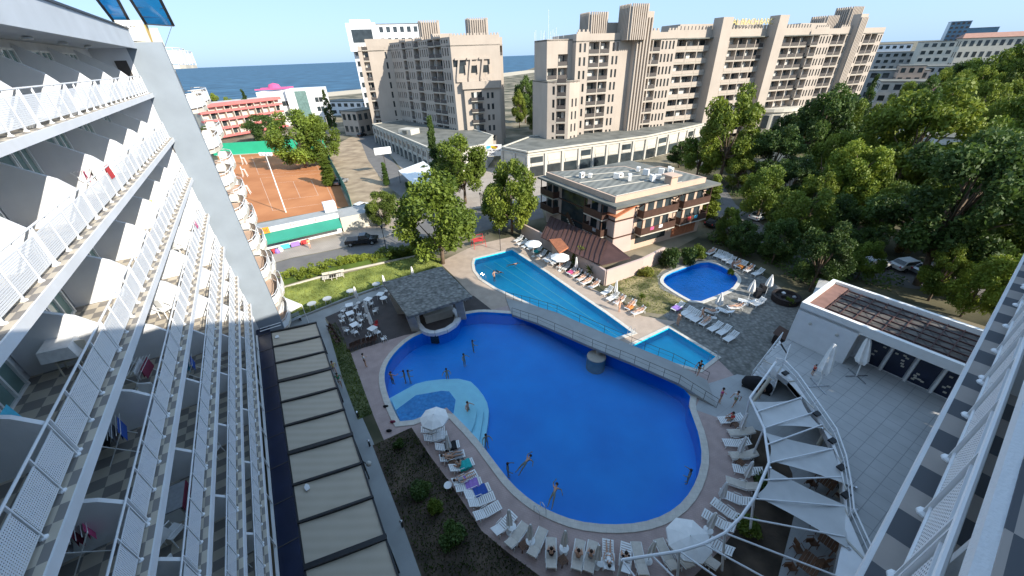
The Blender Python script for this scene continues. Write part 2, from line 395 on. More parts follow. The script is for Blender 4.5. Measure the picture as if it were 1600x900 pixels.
# ---------------------------------------------------------------- pool outlines
main_pool = [(-9.88, 33.96), (-11.36, 32.81), (-12.40, 30.77), (-12.83, 28.86), (-12.61, 27.07), (-11.76, 24.99), (-10.51, 22.74), (-9.61, 21.43), (-6.08, 23.09), (-3.26, 19.84), (-1.69, 17.53), (-0.53, 15.89), (0.76, 14.66), (1.99, 13.89), (3.59, 13.22), (5.60, 12.91), (7.67, 12.95), (9.49, 13.40), (11.11, 14.31), (12.54, 15.71), (13.67, 17.42), (14.28, 19.36), (14.48, 20.90), (14.66, 22.23), (15.42, 23.64), (13.89, 25.52), (11.29, 27.81), (8.05, 30.40), (4.82, 33.87), (1.77, 36.79), (-0.12, 36.78), (-2.09, 37.17), (-3.85, 37.42), (-5.05, 37.23), (-6.38, 36.80), (-6.34, 35.65), (-6.81, 34.59), (-7.59, 33.94), (-8.68, 33.54), (-9.48, 33.71)]
lap_pool = [(-5.33, 51.46), (-5.43, 50.02), (-5.10, 47.83), (-4.07, 45.38), (-2.10, 42.87), (0.20, 40.68), (2.71, 38.34), (5.11, 36.31), (7.99, 33.67), (10.44, 31.51), (12.75, 32.47), (10.77, 36.20), (8.40, 40.25), (4.97, 46.30), (0.22, 54.08)]
tri_pool = [(11.96, 30.18), (16.97, 33.00), (19.78, 28.17), (17.41, 26.51), (14.76, 27.90)]
small_pool = [(20.06, 43.39), (21.13, 44.69), (24.37, 46.45), (27.71, 47.92), (29.10, 46.64), (29.82, 44.37), (29.79, 43.16), (29.28, 42.19), (27.62, 40.40), (24.83, 38.95), (21.96, 37.59), (20.60, 39.99), (19.81, 42.24)]
pools = [main_pool, lap_pool, tri_pool, small_pool]

# ---------------------------------------------------------------- ground and sea
coast = [(-6000, -1500), (-900, -120), (-400, 210), (-250, 360), (-160, 470), (-60, 660), (45, 880), (160, 1600), (400, 5000), (1500, 20000)]
structure('ground', coast + [(24000, 20000), (24000, -1500)], 0, 'ground_mix', pools)
structure('sea', [(-45000, -20000), (45000, -20000), (45000, 55000), (-45000, 55000)], -4.0, 'sea')
structure('beach', [(-250, 360), (-160, 470), (-60, 660), (45, 880), (110, 880), (0, 640), (-105, 445), (-200, 340)], .006, 'sand')

def zone(name, m, z, pts, holes=(), kind='structure'): return structure(name, pts, z, m, holes, kind)
zone('tennis_court', 'clay', .006, [(-101.21, 139.79), (-65.68, 144.12), (-33.79, 78.47), (-50.86, 69.47)])
zone('earth', 'earth', .004, [(-63.34, 138.32), (-62.66, 178.84), (-28.79, 87.61), (-19.58, 72.00), (-23.21, 66.72), (-34.05, 77.31)])
zone('road', 'asphalt', .010, [(-39.59, 50.14), (-34.37, 54.09), (-29.04, 56.38), (-21.62, 60.77), (-15.77, 68.20), (-20.97, 78.64), (-30.81, 95.18), (-42.84, 121.72), (-60.65, 167.47), (-53.65, 165.99), (-27.83, 103.17), (-17.88, 79.53), (-13.04, 70.27), (-4.54, 74.04), (6.54, 75.50), (6.47, 67.55), (-3.56, 62.98), (-11.38, 58.26), (-18.72, 53.66), (-27.95, 49.43), (-35.65, 45.65)])
zone('pavement', 'pavement', .014, [(-40.82, 52.26), (-36.32, 60.26), (-29.83, 64.06), (-22.92, 70.27), (-20.43, 72.45), (-16.08, 67.91), (-21.69, 61.05), (-29.13, 56.63), (-34.48, 54.32), (-39.33, 50.52)])
zone('mall_pavement', 'pavement', .006, [(-51.95, 162.76), (-27.77, 104.47), (-17.54, 80.76), (-12.15, 73.01), (7.26, 76.22), (28.38, 80.53), (34.53, 100.59), (5.85, 95.95), (-1.20, 104.60), (-5.77, 106.67), (-29.56, 119.57)])
zone('lawn', 'lawn', .008, [(-32.54, 45.25), (-25.42, 47.72), (-14.67, 53.32), (-9.94, 52.05), (-10.08, 48.80), (-14.31, 46.87), (-17.26, 44.47), (-21.38, 41.43), (-24.95, 38.00), (-27.95, 35.90)])
zone('path', 'concrete', .006, [(-29.67, 35.64), (-24.95, 38.00), (-17.22, 44.30), (-15.42, 41.93), (-22.36, 37.31), (-18.10, 30.29), (-13.32, 22.53), (-11.57, 19.90), (-5.89, 10.32), (-9.68, 10.45), (-25.17, 32.54)])
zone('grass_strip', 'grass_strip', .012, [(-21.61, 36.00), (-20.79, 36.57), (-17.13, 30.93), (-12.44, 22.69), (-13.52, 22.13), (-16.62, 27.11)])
zone('pool_deck', 'paver_pink', .012, [(-17.10, 30.83), (-14.19, 32.98), (-12.11, 36.39), (-0.05, 39.95), (14.89, 28.26), (17.96, 29.53), (20.97, 26.58), (21.46, 23.71), (18.95, 21.68), (18.00, 20.10), (17.30, 17.54), (16.30, 15.23), (14.21, 12.83), (12.00, 11.24), (9.65, 9.82), (1.22, 10.10), (-0.89, 11.57), (-2.52, 12.85), (-3.73, 14.52), (-5.14, 16.41), (-6.88, 18.56), (-8.74, 21.13), (-10.72, 19.99), (-12.36, 22.62)], [main_pool, tri_pool, lap_pool])
zone('sun_deck', 'paver_sun', .020, [(-10.74, 50.86), (-5.45, 56.72), (0.32, 59.27), (5.05, 52.10), (8.99, 43.71), (12.53, 39.08), (14.78, 35.43), (18.23, 34.10), (12.02, 30.38), (10.19, 29.68), (6.86, 33.28), (2.61, 36.99), (-0.08, 38.81), (-2.41, 37.86), (-4.45, 39.96), (-8.49, 47.16)], [main_pool, tri_pool, lap_pool])
zone('cobbled_terrace', 'cobble', .018, [(17.57, 33.66), (17.24, 35.52), (21.11, 37.92), (18.83, 41.35), (19.63, 44.63), (23.92, 48.03), (28.70, 50.09), (32.69, 47.31), (34.19, 37.31), (32.54, 33.55), (27.99, 29.45), (23.28, 25.85), (20.48, 24.53), (19.76, 28.27)], [small_pool, tri_pool])
zone('garden_lawn', 'lawn_dry', .010, [(12.98, 42.58), (16.93, 47.62), (24.17, 51.12), (27.60, 50.18), (21.79, 47.23), (19.52, 44.29), (18.89, 41.03), (21.22, 37.64), (17.53, 35.50), (15.52, 36.14)], [small_pool])
zone('bar_deck', 'deck_wood', .024, [(-22.46, 37.57), (-16.43, 43.26), (-8.90, 40.27), (-4.94, 41.19), (-2.24, 37.44), (-3.91, 37.16), (-6.38, 36.80), (-10.17, 33.98), (-12.07, 33.52), (-17.17, 31.04)], [main_pool])
zone('tiled_path', 'tile_lower', .022, [(15.00, 21.87), (17.37, 24.69), (20.65, 25.74), (24.68, 24.32), (23.63, 17.81), (18.63, 9.54), (14.52, 9.67), (17.89, 13.30), (19.41, 15.92), (20.07, 19.10), (18.07, 20.04)])
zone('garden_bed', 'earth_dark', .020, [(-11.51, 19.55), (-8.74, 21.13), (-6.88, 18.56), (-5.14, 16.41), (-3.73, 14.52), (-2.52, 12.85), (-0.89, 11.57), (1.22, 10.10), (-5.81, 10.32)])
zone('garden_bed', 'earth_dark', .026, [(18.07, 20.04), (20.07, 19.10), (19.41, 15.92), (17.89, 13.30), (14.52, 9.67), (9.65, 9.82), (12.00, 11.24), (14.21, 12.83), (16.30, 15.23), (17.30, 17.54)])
zone('wood_floor', 'wood_floor', .003, [(38.24, 79.31), (66.62, 125.78), (107.58, 147.67), (194.43, 206.37), (296.98, 239.63), (111.62, 70.23), (58.49, 29.69), (52.40, 30.06), (49.80, 31.30), (41.73, 41.27), (35.56, 39.38), (33.20, 48.27), (28.79, 50.73), (24.41, 51.76), (33.51, 58.82)])
zone('garden_road', 'asphalt', .008, [(34.89, 63.03), (38.41, 44.96), (48.84, 39.17), (58.88, 35.61), (63.57, 39.63), (53.82, 44.65), (42.34, 49.57), (43.87, 70.49), (47.47, 82.81), (43.46, 83.33)])

# ---------------------------------------------------------------- pools: basin, coping, water
def pool(outline, label, depth, tile, cop, wz=-.10, m='water'):
    t = thing('swimming_pool', label, 'pool', (*outline[0], 0))
    o = outline if area(outline) > 0 else outline[::-1]
    b = MB(); n = len(o)
    b.raw([(p[0], p[1], .05) for p in o]+[(p[0], p[1], -depth) for p in o], [((i+1) % n, i, n+i, n+(i+1) % n) for i in range(n)])
    b.build('basin_wall', tile, t, True)
    place('basin_floor', sheet_mesh('basin_floor', o, -depth, tile), t, True)
    place('water_surface', sheet_mesh('water_surface', o, wz, m), t, True)
    q = offset(o, cop); b = MB()
    vs = [(p[0], p[1], .075) for p in o]+[(p[0], p[1], .075) for p in q]+[(p[0], p[1], -.02) for p in q]
    b.raw(vs, [(i, n+i, n+(i+1) % n, (i+1) % n) for i in range(n)]+[(n+i, 2*n+i, 2*n+(i+1) % n, n+(i+1) % n) for i in range(n)])
    b.build('coping', 'coping', t, True)
    return t
mp = pool(smooth_poly(main_pool, 1), 'large free-form blue swimming pool with corner steps in the hotel courtyard', 1.62, 'pool_tile', .52)
lp = pool(lap_pool, 'long bright turquoise lap pool beyond the footbridge', .85, 'pool_tile_light', .42, -.1, 'water_clear')
pool(tri_pool, 'small four-sided blue pool between the footbridge and the cobbled terrace', .85, 'pool_tile_light', .38, -.1, 'water_clear')
pool(smooth_poly(small_pool, 1), 'rounded fan-shaped children pool on the cobbled terrace', .7, 'pool_tile_small', .45)
wall_side = [(-3.16, 19.77), (-6.07, 23.02), (-9.62, 21.49)]
for k, (z, pts) in enumerate([(-1.02, [(-11.94, 25.31), (-10.25, 26.93), (-8.25, 27.60), (-4.73, 27.59), (-3.25, 25.75), (-2.47, 23.94), (-2.52, 21.97), (-2.75, 19.78)]), (-.66, [(-11.69, 24.96), (-10.02, 26.31), (-8.09, 26.79), (-4.94, 26.71), (-3.68, 25.11), (-2.90, 23.56), (-2.98, 21.70), (-3.16, 19.95)]),
                              (-.32, [(-11.39, 24.61), (-9.76, 25.78), (-7.90, 26.17), (-5.22, 25.95), (-4.15, 24.56), (-3.44, 23.34), (-3.58, 21.17), (-3.86, 20.62)])]):
    b = MB(); q = smooth_poly(pts[1:-1], 1)[:-2]; b.prism([pts[0]] + q + [pts[-1]] + wall_side, -1.62, z); b.build('step', 'pool_step', mp, True)
b = MB(); b.prism([(-10.61, 23.30), (-9.18, 24.93), (-6.89, 25.36), (-6.16, 25.25), (-5.46, 24.21), (-5.47, 22.70)] + wall_side[1:], -1.61, -.28); b.build('paddling_floor', 'kid_tile', mp, True)
b = MB()
for a, c in ((.25, .27), (.5, .5), (.75, .75)):
    p0 = Vector((-5.43, 50.02)).lerp(Vector((0.22, 54.08)), a); p1 = Vector((7.99, 33.67)).lerp(Vector((12.75, 32.47)), c)
    b.bar((*p0, -.835), (*p1, -.835), .14, .02)
b.build('lane_line', 'lane_blue', lp, True)
def ladder(x, y, rz, label):
    t = thing('pool_ladder', label, 'pool ladder', (x, y, .08), rz)
    for s in (-.25, .25):
        b = MB(); b.tube([(.45, s, 0), (.45, s, .6), (.3, s, .82), (0, s, .85), (-.2, s, .6), (-.22, s, -.5)], .025, 6); b.build('handrail', 'chrome', t)
ladder(*(1.23, 13.91), R(-60), 'steel pool ladder at the near curved edge of the large pool')
ladder(*(12.49, 32.04), R(40), 'steel pool ladder at the pointed end of the lap pool')
ladder(*(-3.80, 45.18), R(215), 'steel pool ladder at the broad end of the lap pool')
ladder(*(19.24, 27.83), R(-20), 'steel pool ladder at the corner of the small four-sided pool')

# ---------------------------------------------------------------- foot bridge
t = thing('footbridge', 'low arched concrete footbridge with thin rails between the large pool and the lap pool', 'bridge', (*(8.49, 29.38), 0))
near = [Vector(p) for p in [(-0.10, 36.57), (2.71, 34.27), (7.80, 29.41), (11.18, 26.64), (14.47, 24.25), (16.88, 21.94)]]
far = [Vector(p) for p in [(-0.83, 40.11), (2.08, 38.04), (5.01, 35.60), (11.66, 29.38), (14.95, 27.05), (17.51, 25.04)]]
zs = [.12, .45, .85, .95, .70, .10]
b = MB(); vs = []
for p, q, z in zip(near, far, zs): vs += [(p.x, p.y, z), (q.x, q.y, z), (p.x, p.y, z-.28), (q.x, q.y, z-.28)]
fs = []
for i in range(5):
    k = 4*i; fs += [(k, k+4, k+5, k+1), (k+2, k+3, k+7, k+6), (k, k+2, k+6, k+4), (k+1, k+5, k+7, k+3)]
fs += [(0, 1, 3, 2), (20, 22, 23, 21)]
b.raw(vs, fs); b.build('walkway', 'concrete', t, True)
b = MB(); b.cyl((*(8.49, 29.38), -1.4), .3, 2.0, 12); b.build('pillar', 'bar_stone', t, True)
b = MB(); b.lathe([(.95, -1.6), (.95, -.04), (.85, .0), (0, .01)], 20, (*(8.22, 29.01), 0)); b.build('pillar_base', 'bar_stone', t, True)
for side in (near, far):
    b = MB(); top = []; mid = []
    for i in range(5):
        for k in range(6):
            f = k/6; p = side[i].lerp(side[i+1], f); z = zs[i]*(1-f)+zs[i+1]*f
            if k % 2 == 0: b.cyl((p.x, p.y, z), .02, .95, 5)
            top.append((p.x, p.y, z+.95)); mid.append((p.x, p.y, z+.5))
    p = side[5]; b.cyl((p.x, p.y, zs[5]), .02, .95, 5); top.append((p.x, p.y, zs[5]+.95)); mid.append((p.x, p.y, zs[5]+.5))
    b.tube(top, .022, 5); b.tube(mid, .013, 4); b.build('handrail', 'dark_rail', t, True)
# ---------------------------------------------------------------- the hotel: two wings of balconies
FZ = [24.6-2.92*k for k in range(8)]
BAY = 4.2
def rail_mesh(L, n):
    b = MB(); b.tube([(0, 0, 1.05), (L, 0, 1.05)], .028, 8)
    xs = [.07] + [L*i/n for i in range(1, n)] + [L-.07]
    for x in xs:
        b.bar((x, 0, 0), (x, 0, 1.03), .035, .05); b.lathe([(.07, 0), (.07, .03), (.035, .05)], 8, (x, 0, 0))
    b.bar((.07, 0, .86), (L-.07, 0, .86), .02, .03); b.bar((.07, 0, .14), (L-.07, 0, .14), .02, .03)
    return b.mesh('railing', 'railing_white', False), xs
def panel_mesh(xs):
    b = MB()
    for a, c in zip(xs, xs[1:]):
        b.raw([(a+.05, -.012, .15), (c-.05, -.012, .15), (c-.05, -.012, .85), (a+.05, -.012, .85)], [(0, 1, 2, 3)])
    return b.mesh('punched_panel', 'punched_left')
rail_me, rxs = rail_mesh(BAY, 4); panel_me = panel_mesh(rxs)
PART = [(0, 0), (1.86, 0), (1.86, 1.02), (1.55, 1.42), (0, 2.5)]
b = MB(); b.profile(PART, .12); part_me = b.mesh('partition', 'white_render')
b = MB()
for x0, x1 in ((.35, 2.35), (2.5, 3.75)):
    for x in (x0, (x0+x1)/2, x1): b.box((x, 0, 1.15), (.07, .09, 2.3))
    for z in (.04, 1.0, 2.27): b.box(((x0+x1)/2, 0, z), (x1-x0, .07, .08))
win_me = b.mesh('window', 'white_paint')
b = MB(); b.box((1.35, .03, 1.15), (2.0, .02, 2.2)); b.box((3.12, .03, 1.15), (1.25, .02, 2.2)); pane_me = b.mesh('pane', 'glass_green')
def bay(t, x, z, sg, rail_d, wall_d, part=True):
    r = place('railing', rail_me, t, loc=(x, sg*rail_d, z)); place('punched_panel', panel_me, r)
    wn = place('window', win_me, t, loc=(x, sg*(wall_d-.06), z)); place('pane', pane_me, wn)
    if part: place('partition', part_me, t, mtx=Matrix.Translation((x, sg*wall_d, z)) @ Matrix.Rotation(R(-90*sg), 4, 'Z'))
def slab(t, x0, x1, z, sg, d0, d1, tile, wall_d, th=.26):
    b = MB(); b.box(((x0+x1)/2, sg*(d0+d1)/2, z-th/2), (x1-x0, d1-d0, th)); s = b.build('floor_slab', 'white_render', t)
    b = MB(); b.box(((x0+x1)/2, sg*(d0+.04+wall_d)/2, z+.004), (x1-x0-.02, wall_d-d0-.04, .008)); b.build('floor_tiles', tile, s)

# left wing, running away from the viewpoint
LW = thing('hotel_wing', 'white hotel wing with stacked balconies and punched white railings along the left edge', 'hotel wing', (0, 0, 0), R(121.2))
X0, X1 = 1.4, 38.4
for k, z in enumerate(FZ[:7]):
    slab(LW, X0-6, X1, z, 1, 5.27, 10, 'balcony_tile', 7.4)
    for j in range(9):
        x = X0+BAY*j if j < 8 else None
        if j == 8: continue
        bay(LW, X0+BAY*j, z, 1, 5.5, 7.4)
    r = place('railing', rail_me, LW, loc=(X0+BAY*8, 5.5, z)); r.scale = ((X1-X0-BAY*8)/BAY, 1, 1); place('punched_panel', panel_me, r)
    place('partition', part_me, LW, mtx=Matrix.Translation((X0+BAY*8, 7.4, z)) @ Matrix.Rotation(R(-90), 4, 'Z'))
b = MB(); b.box(((X0-6+X1)/2, 11.72, 13.6), (X1-X0+6, 8.56, 27.25)); b.build('wall', 'white_render', LW)
b = MB()
b.box(((X0-6+X1)/2, 5.06, 27.72), (X1-X0+6, .12, 1.05)); b.box(((X0-6+X1)/2, 8.6, 27.34), (X1-X0+6, 7.0, .2)); b.build('roof', 'fascia_grey', LW)
b = MB(); b.box(((X0-6+X1)/2, 5.06, 28.29), (X1-X0+6, .26, .09)); b.build('roof_trim', 'black_metal', LW)
for j in range(8):
    b = MB(); b.lathe([(.17, 0), (.17, .07), (.12, .1)], 14, (X0+BAY*j+2.1, 6.3, 27.12)); b.build('ceiling_lamp', 'ac_white', LW)
b = MB(); b.box((X1+.32, 4.62, 15.4), (.62, 2.1, 24.3)); b.build('end_fin', 'grey_render', LW)
b = MB(); b.box((X1+.05, 6.5, 13.9), (.1, 1.9, 26.7)); b.build('end_wall', 'white_render', LW)
b = MB(); b.box((X1-.02, 6.15, 26.0), (.04, .62, 1.1)); b.build('end_window', 'dark_rail', LW)
b = MB(); b.box((X1-.02, 5.56, 21.2), (.04, .06, 1.1)); b.build('end_window', 'dark_rail', LW)
# canopy roof of the ground floor with the frame under it
b = MB(); b.box((19.5, 5.24, 4.08), (38, 1.15, .16)); b.build('canopy_roof', 'shade_glass', LW)
for j in range(14): b = MB(); b.box((2+2.7*j, 5.23, 4.175), (.05, 1.14, .03)); b.build('canopy_joint', 'dark_rail', LW)
b = MB()
for j in range(13): b.bar((2+2.7*j, 5.7, 4.3), (2+2.7*j, 5.7, 6.6), .07, .07)
b.bar((1, 5.74, 6.6), (37, 5.74, 6.6), .12, .12); b.bar((1, 5.74, 4.35), (37, 5.74, 4.35), .12, .16); b.build('glazing_frame', 'white_paint', LW)
b = MB(); b.box((18, 6.6, 5.4), (36, .1, 2.6)); b.build('restaurant_glazing', 'glass_dark', LW)
b = MB(); b.tube([(38.2, 3.65, 4.3), (38.2, 5.45, 4.3)], .05); b.tube([(37.7, 3.65, 4.3), (37.7, 5.45, 4.3)], .05); b.build('pipe', 'railing_white', LW)

# far end block beyond the fin, with rounded balcony noses
EB = thing('hotel_wing', 'far end block of the hotel with rounded cream balconies beyond the grey fin', 'hotel wing', (0, 0, 0), R(121.2))
def nose(x): return [(x, 5.6), (x, 3.7), (x+.5, 3.25), (x+1.6, 2.95), (x+3.6, 2.8), (x+5.2, 2.95), (x+6.2, 3.4), (x+6.6, 4.2), (x+6.6, 5.6)]
b = MB(); b.box((46, 9.4, 13.2), (13.5, 7.6, 26.3)); b.build('wall', 'cream_render', EB)
b = MB(); b.box((46, 9.4, 26.5), (13.9, 8, .3)); b.build('roof', 'grey_render', EB)
for k in range(9):
    z = 26.2-2.92*k
    for x in (39.1, 46.2):
        P = nose(x); s = MB(); s.prism(P, z-.24, z); s = s.build('balcony_slab', 'cream_render', EB)
        b = MB(); b.prism(offset(P, -.1), z+.002, z+.012); b.build('floor_tiles', 'peach_wall', s)
        q = P[1:-1]; b = MB(); b.tube([(p[0], p[1], z+1.05) for p in q], .03, 6)
        for p in q: b.cyl((p[0], p[1], z), .02, 1.05, 5)
        r = b.build('railing', 'railing_white', EB); b = MB()
        for a, c in zip(q, q[1:]): b.raw([(*a, z+.12), (*c, z+.12), (*c, z+.86), (*a, z+.86)], [(0, 1, 2, 3)])
        b.build('railing_panel', 'white_paint', r)
        b = MB(); b.box((x+3.3, 5.58, z+1.15), (3.4, .06, 2.1)); b.build('window', 'glass_green', EB)
        b = MB(); b.box((x+.1, 4.9, z+1.3), (.12, 1.4, 2.6)); b.build('partition', 'cream_render', EB)

# right wing, the one the picture is taken from
RW = thing('hotel_wing', 'near hotel wing with white tube railings and checked balcony floors in the lower right corner', 'hotel wing', (0, 0, 0), R(35))
SG = -1; RX0, RX1 = -5.4, 34.8
for k, z in enumerate(FZ):
    off = 0 if k == 0 else .115*(26-z)-.36          # the upper storeys step out over the lower ones
    slab(RW, RX0, RX1, z, SG, .36+off, 9, 'balcony_tile_b', 2.55+off, .07 if k == 0 else .11)
    for j in range(9): bay(RW, RX0+BAY*j+.7, z, SG, .58+off, 2.55+off)
for k, z in enumerate(FZ+[1.3]):
    w0 = 2.55+(0 if k == 0 else .115*(26-z)-.36); zt = z+2.81 if k else 27.2
    b = MB(); b.box(((RX0+RX1)/2, -(w0+9)/2, (z+zt)/2+(0 if k < 8 else .0)), (RX1-RX0, 9-w0, zt-z)); b.build('wall', 'white_render', RW)
b = MB(); b.box(((RX0+RX1)/2, -.42, 27.72), (RX1-RX0, .12, 1.05)); b.box(((RX0+RX1)/2, -6.9, 27.34), (RX1-RX0, 12.6, .2)); b.build('roof', 'grey_render', RW)

# solar panels and the stair head on the left wing's roof
t = thing('solar_panel_frame', 'pair of blue glazed roof panels on an ochre wedge above the left wing', 'solar panels', (-24.76, 31.42, 27.82))
for pts in (((-25.38, 30.92, 28.77), (-24.77, 31.40, 28.71), (-23.06, 28.93, 30.95), (-23.97, 28.19, 30.87)), ((-24.13, 31.90, 28.65), (-22.95, 32.76, 28.56), (-21.44, 30.15, 31.08), (-22.70, 29.22, 30.98))):
    a, c, d, e = map(Vector, pts); b = MB(); dn = Vector((0, 0, -.06))
    b.raw([a, c, d, e, a+dn, c+dn, d+dn, e+dn], [(0, 1, 2, 3), (7, 6, 5, 4), (0, 4, 5, 1), (1, 5, 6, 2), (2, 6, 7, 3), (3, 7, 4, 0)])
    g = b.build('panel', 'solar_blue', t, True); b = MB()
    for p, q in ((a, c), (c, d), (d, e), (e, a)): b.bar(p, q, .16, .12)
    for f in (.17, .36, .55, .75): b.bar(a.lerp(e, f), c.lerp(d, f), .10, .09)
    b.build('panel_frame', 'black_metal', g)
b = MB(); A0, A1, A2 = Vector((-24.77, 31.40, 28.71)), Vector((-24.29, 31.78, 27.60)), Vector((-24.64, 31.51, 27.60)); B = Vector((-.2, .5, 0))
b.raw([A0, A2, A1, Vector((-24.20, 31.85, 28.62)), A0+B, A2+B, A1+B, Vector((-24.20, 31.85, 28.62))+B], [(0, 1, 2, 3), (7, 6, 5, 4), (0, 4, 5, 1), (2, 6, 7, 3), (3, 7, 4, 0), (1, 5, 6, 2)])
b.build('wedge', 'ochre', t, True)
b = MB(); b.tube([(-23.06, 32.68, 28.48), (-24.43, 32.92, 27.20)], .015, 4); b.build('stay_wire', 'dark_rail', t, True)
t = thing('roof_railing', 'white roof railing with a solid panel below the blue roof panels', 'railing', (-24.69, 30.70, 27.65)); b = MB()
for x, y, x2, y2 in ((184, 40, 190, 64), (203, 38, 209, 64), (212, 38, 220, 64), (222, 40, 228, 64), (184, 40, 222, 38), (190, 63, 228, 64)): pass
b.bar((-24.93, 30.51, 28.49), (-25.07, 30.40, 27.65), .1, .1); b.bar((-24.51, 30.85, 28.57), (-24.64, 30.75, 27.65), .1, .1); b.bar((-24.22, 31.08, 28.54), (-24.33, 30.99, 27.65), .06, .06)
b.bar((-24.93, 30.51, 28.49), (-23.94, 31.29, 28.58), .1, .1); b.bar((-25.04, 30.42, 27.73), (-24.07, 31.19, 27.72), .1, .1); b.bar((-24.37, 30.96, 28.53), (-24.48, 30.87, 27.65), .06, .06); b.build('frame', 'railing_white', t, True)
b = MB(); a, c, d, e = [Vector(p) for p in ((-24.95, 30.56, 28.46), (-24.57, 30.87, 28.50), (-24.66, 30.79, 27.76), (-25.06, 30.47, 27.76))]; k = Vector((-.03, .06, 0))
b.raw([a, c, d, e, a+k, c+k, d+k, e+k], [(0, 1, 2, 3), (7, 6, 5, 4), (0, 4, 5, 1), (1, 5, 6, 2), (2, 6, 7, 3), (3, 7, 4, 0)]); b.build('infill_panel', 'white_paint', t, True)

# pergola with cream awnings along the foot of the left wing
t = thing('pergola', 'long dark pergola roofed with cream awning strips beside the concrete path', 'pergola', (0, 0, 0), R(121.2))
PX = [37.4-2.62*i for i in range(13)]
for i in range(12):
    a, c = PX[i]-.07, PX[i+1]+.07; sk_ = .42
    vs = []; n = 8
    for j in range(n+1):
        f = j/n; d = 4.62-3.85*f; sx = -(1-0)*sk_*f*2; sag = -.06*math.sin(math.pi*f*1.0)
        vs += [(a+sx, d, 3.98+sag), (c+sx, d, 3.98+sag)]
    b = MB(); b.raw(vs, [(2*j, 2*j+1, 2*j+3, 2*j+2) for j in range(n)]); b.build('awning', 'awning_cream', t)
for i, x in enumerate(PX):
    wd = .30 if i in (3, 6, 9) else .15
    b = MB(); b.bar((x, 4.66, 4.0), (x-.84, .66, 4.0), wd, .22); b.build('beam', 'black_metal', t)
    if i % 3 == 0:
        b = MB(); b.bar((x-.82, .76, 0), (x-.82, .76, 3.9), .16, .16); b.build('post', 'black_metal', t)
b = MB(); b.bar((PX[0]-.84, .72, 3.93), (PX[-1]-.84, .72, 3.93), .1, .2); b.bar((PX[0], 4.64, 3.93), (PX[-1], 4.64, 3.93), .1, .2); b.build('edge_beam', 'black_metal', t)
for i, (px, d) in enumerate(((36.2, 4.2), (18.4, 3.9), (11.7, 5.2))):
    b = MB(); P = [(.32*math.cos(a)*random.uniform(.6, 1.1), .2*math.sin(a)*random.uniform(.6, 1.2)) for a in [k*.7 for k in range(9)]]
    b.prism(P, 0, .05, ); o = b.build('crumpled_towel', 'cloth_white'); o.matrix_basis = t.matrix_basis @ Matrix.Translation((px, d, 4.03 if d < 4.6 else 4.2))
    tag(o, ('crumpled white cloth fallen on the farthest cream awning strip', 'crumpled white cloth fallen on a middle cream awning strip beside a thick beam', 'crumpled white cloth fallen on the dark blue canopy roof')[i], 'cloth')
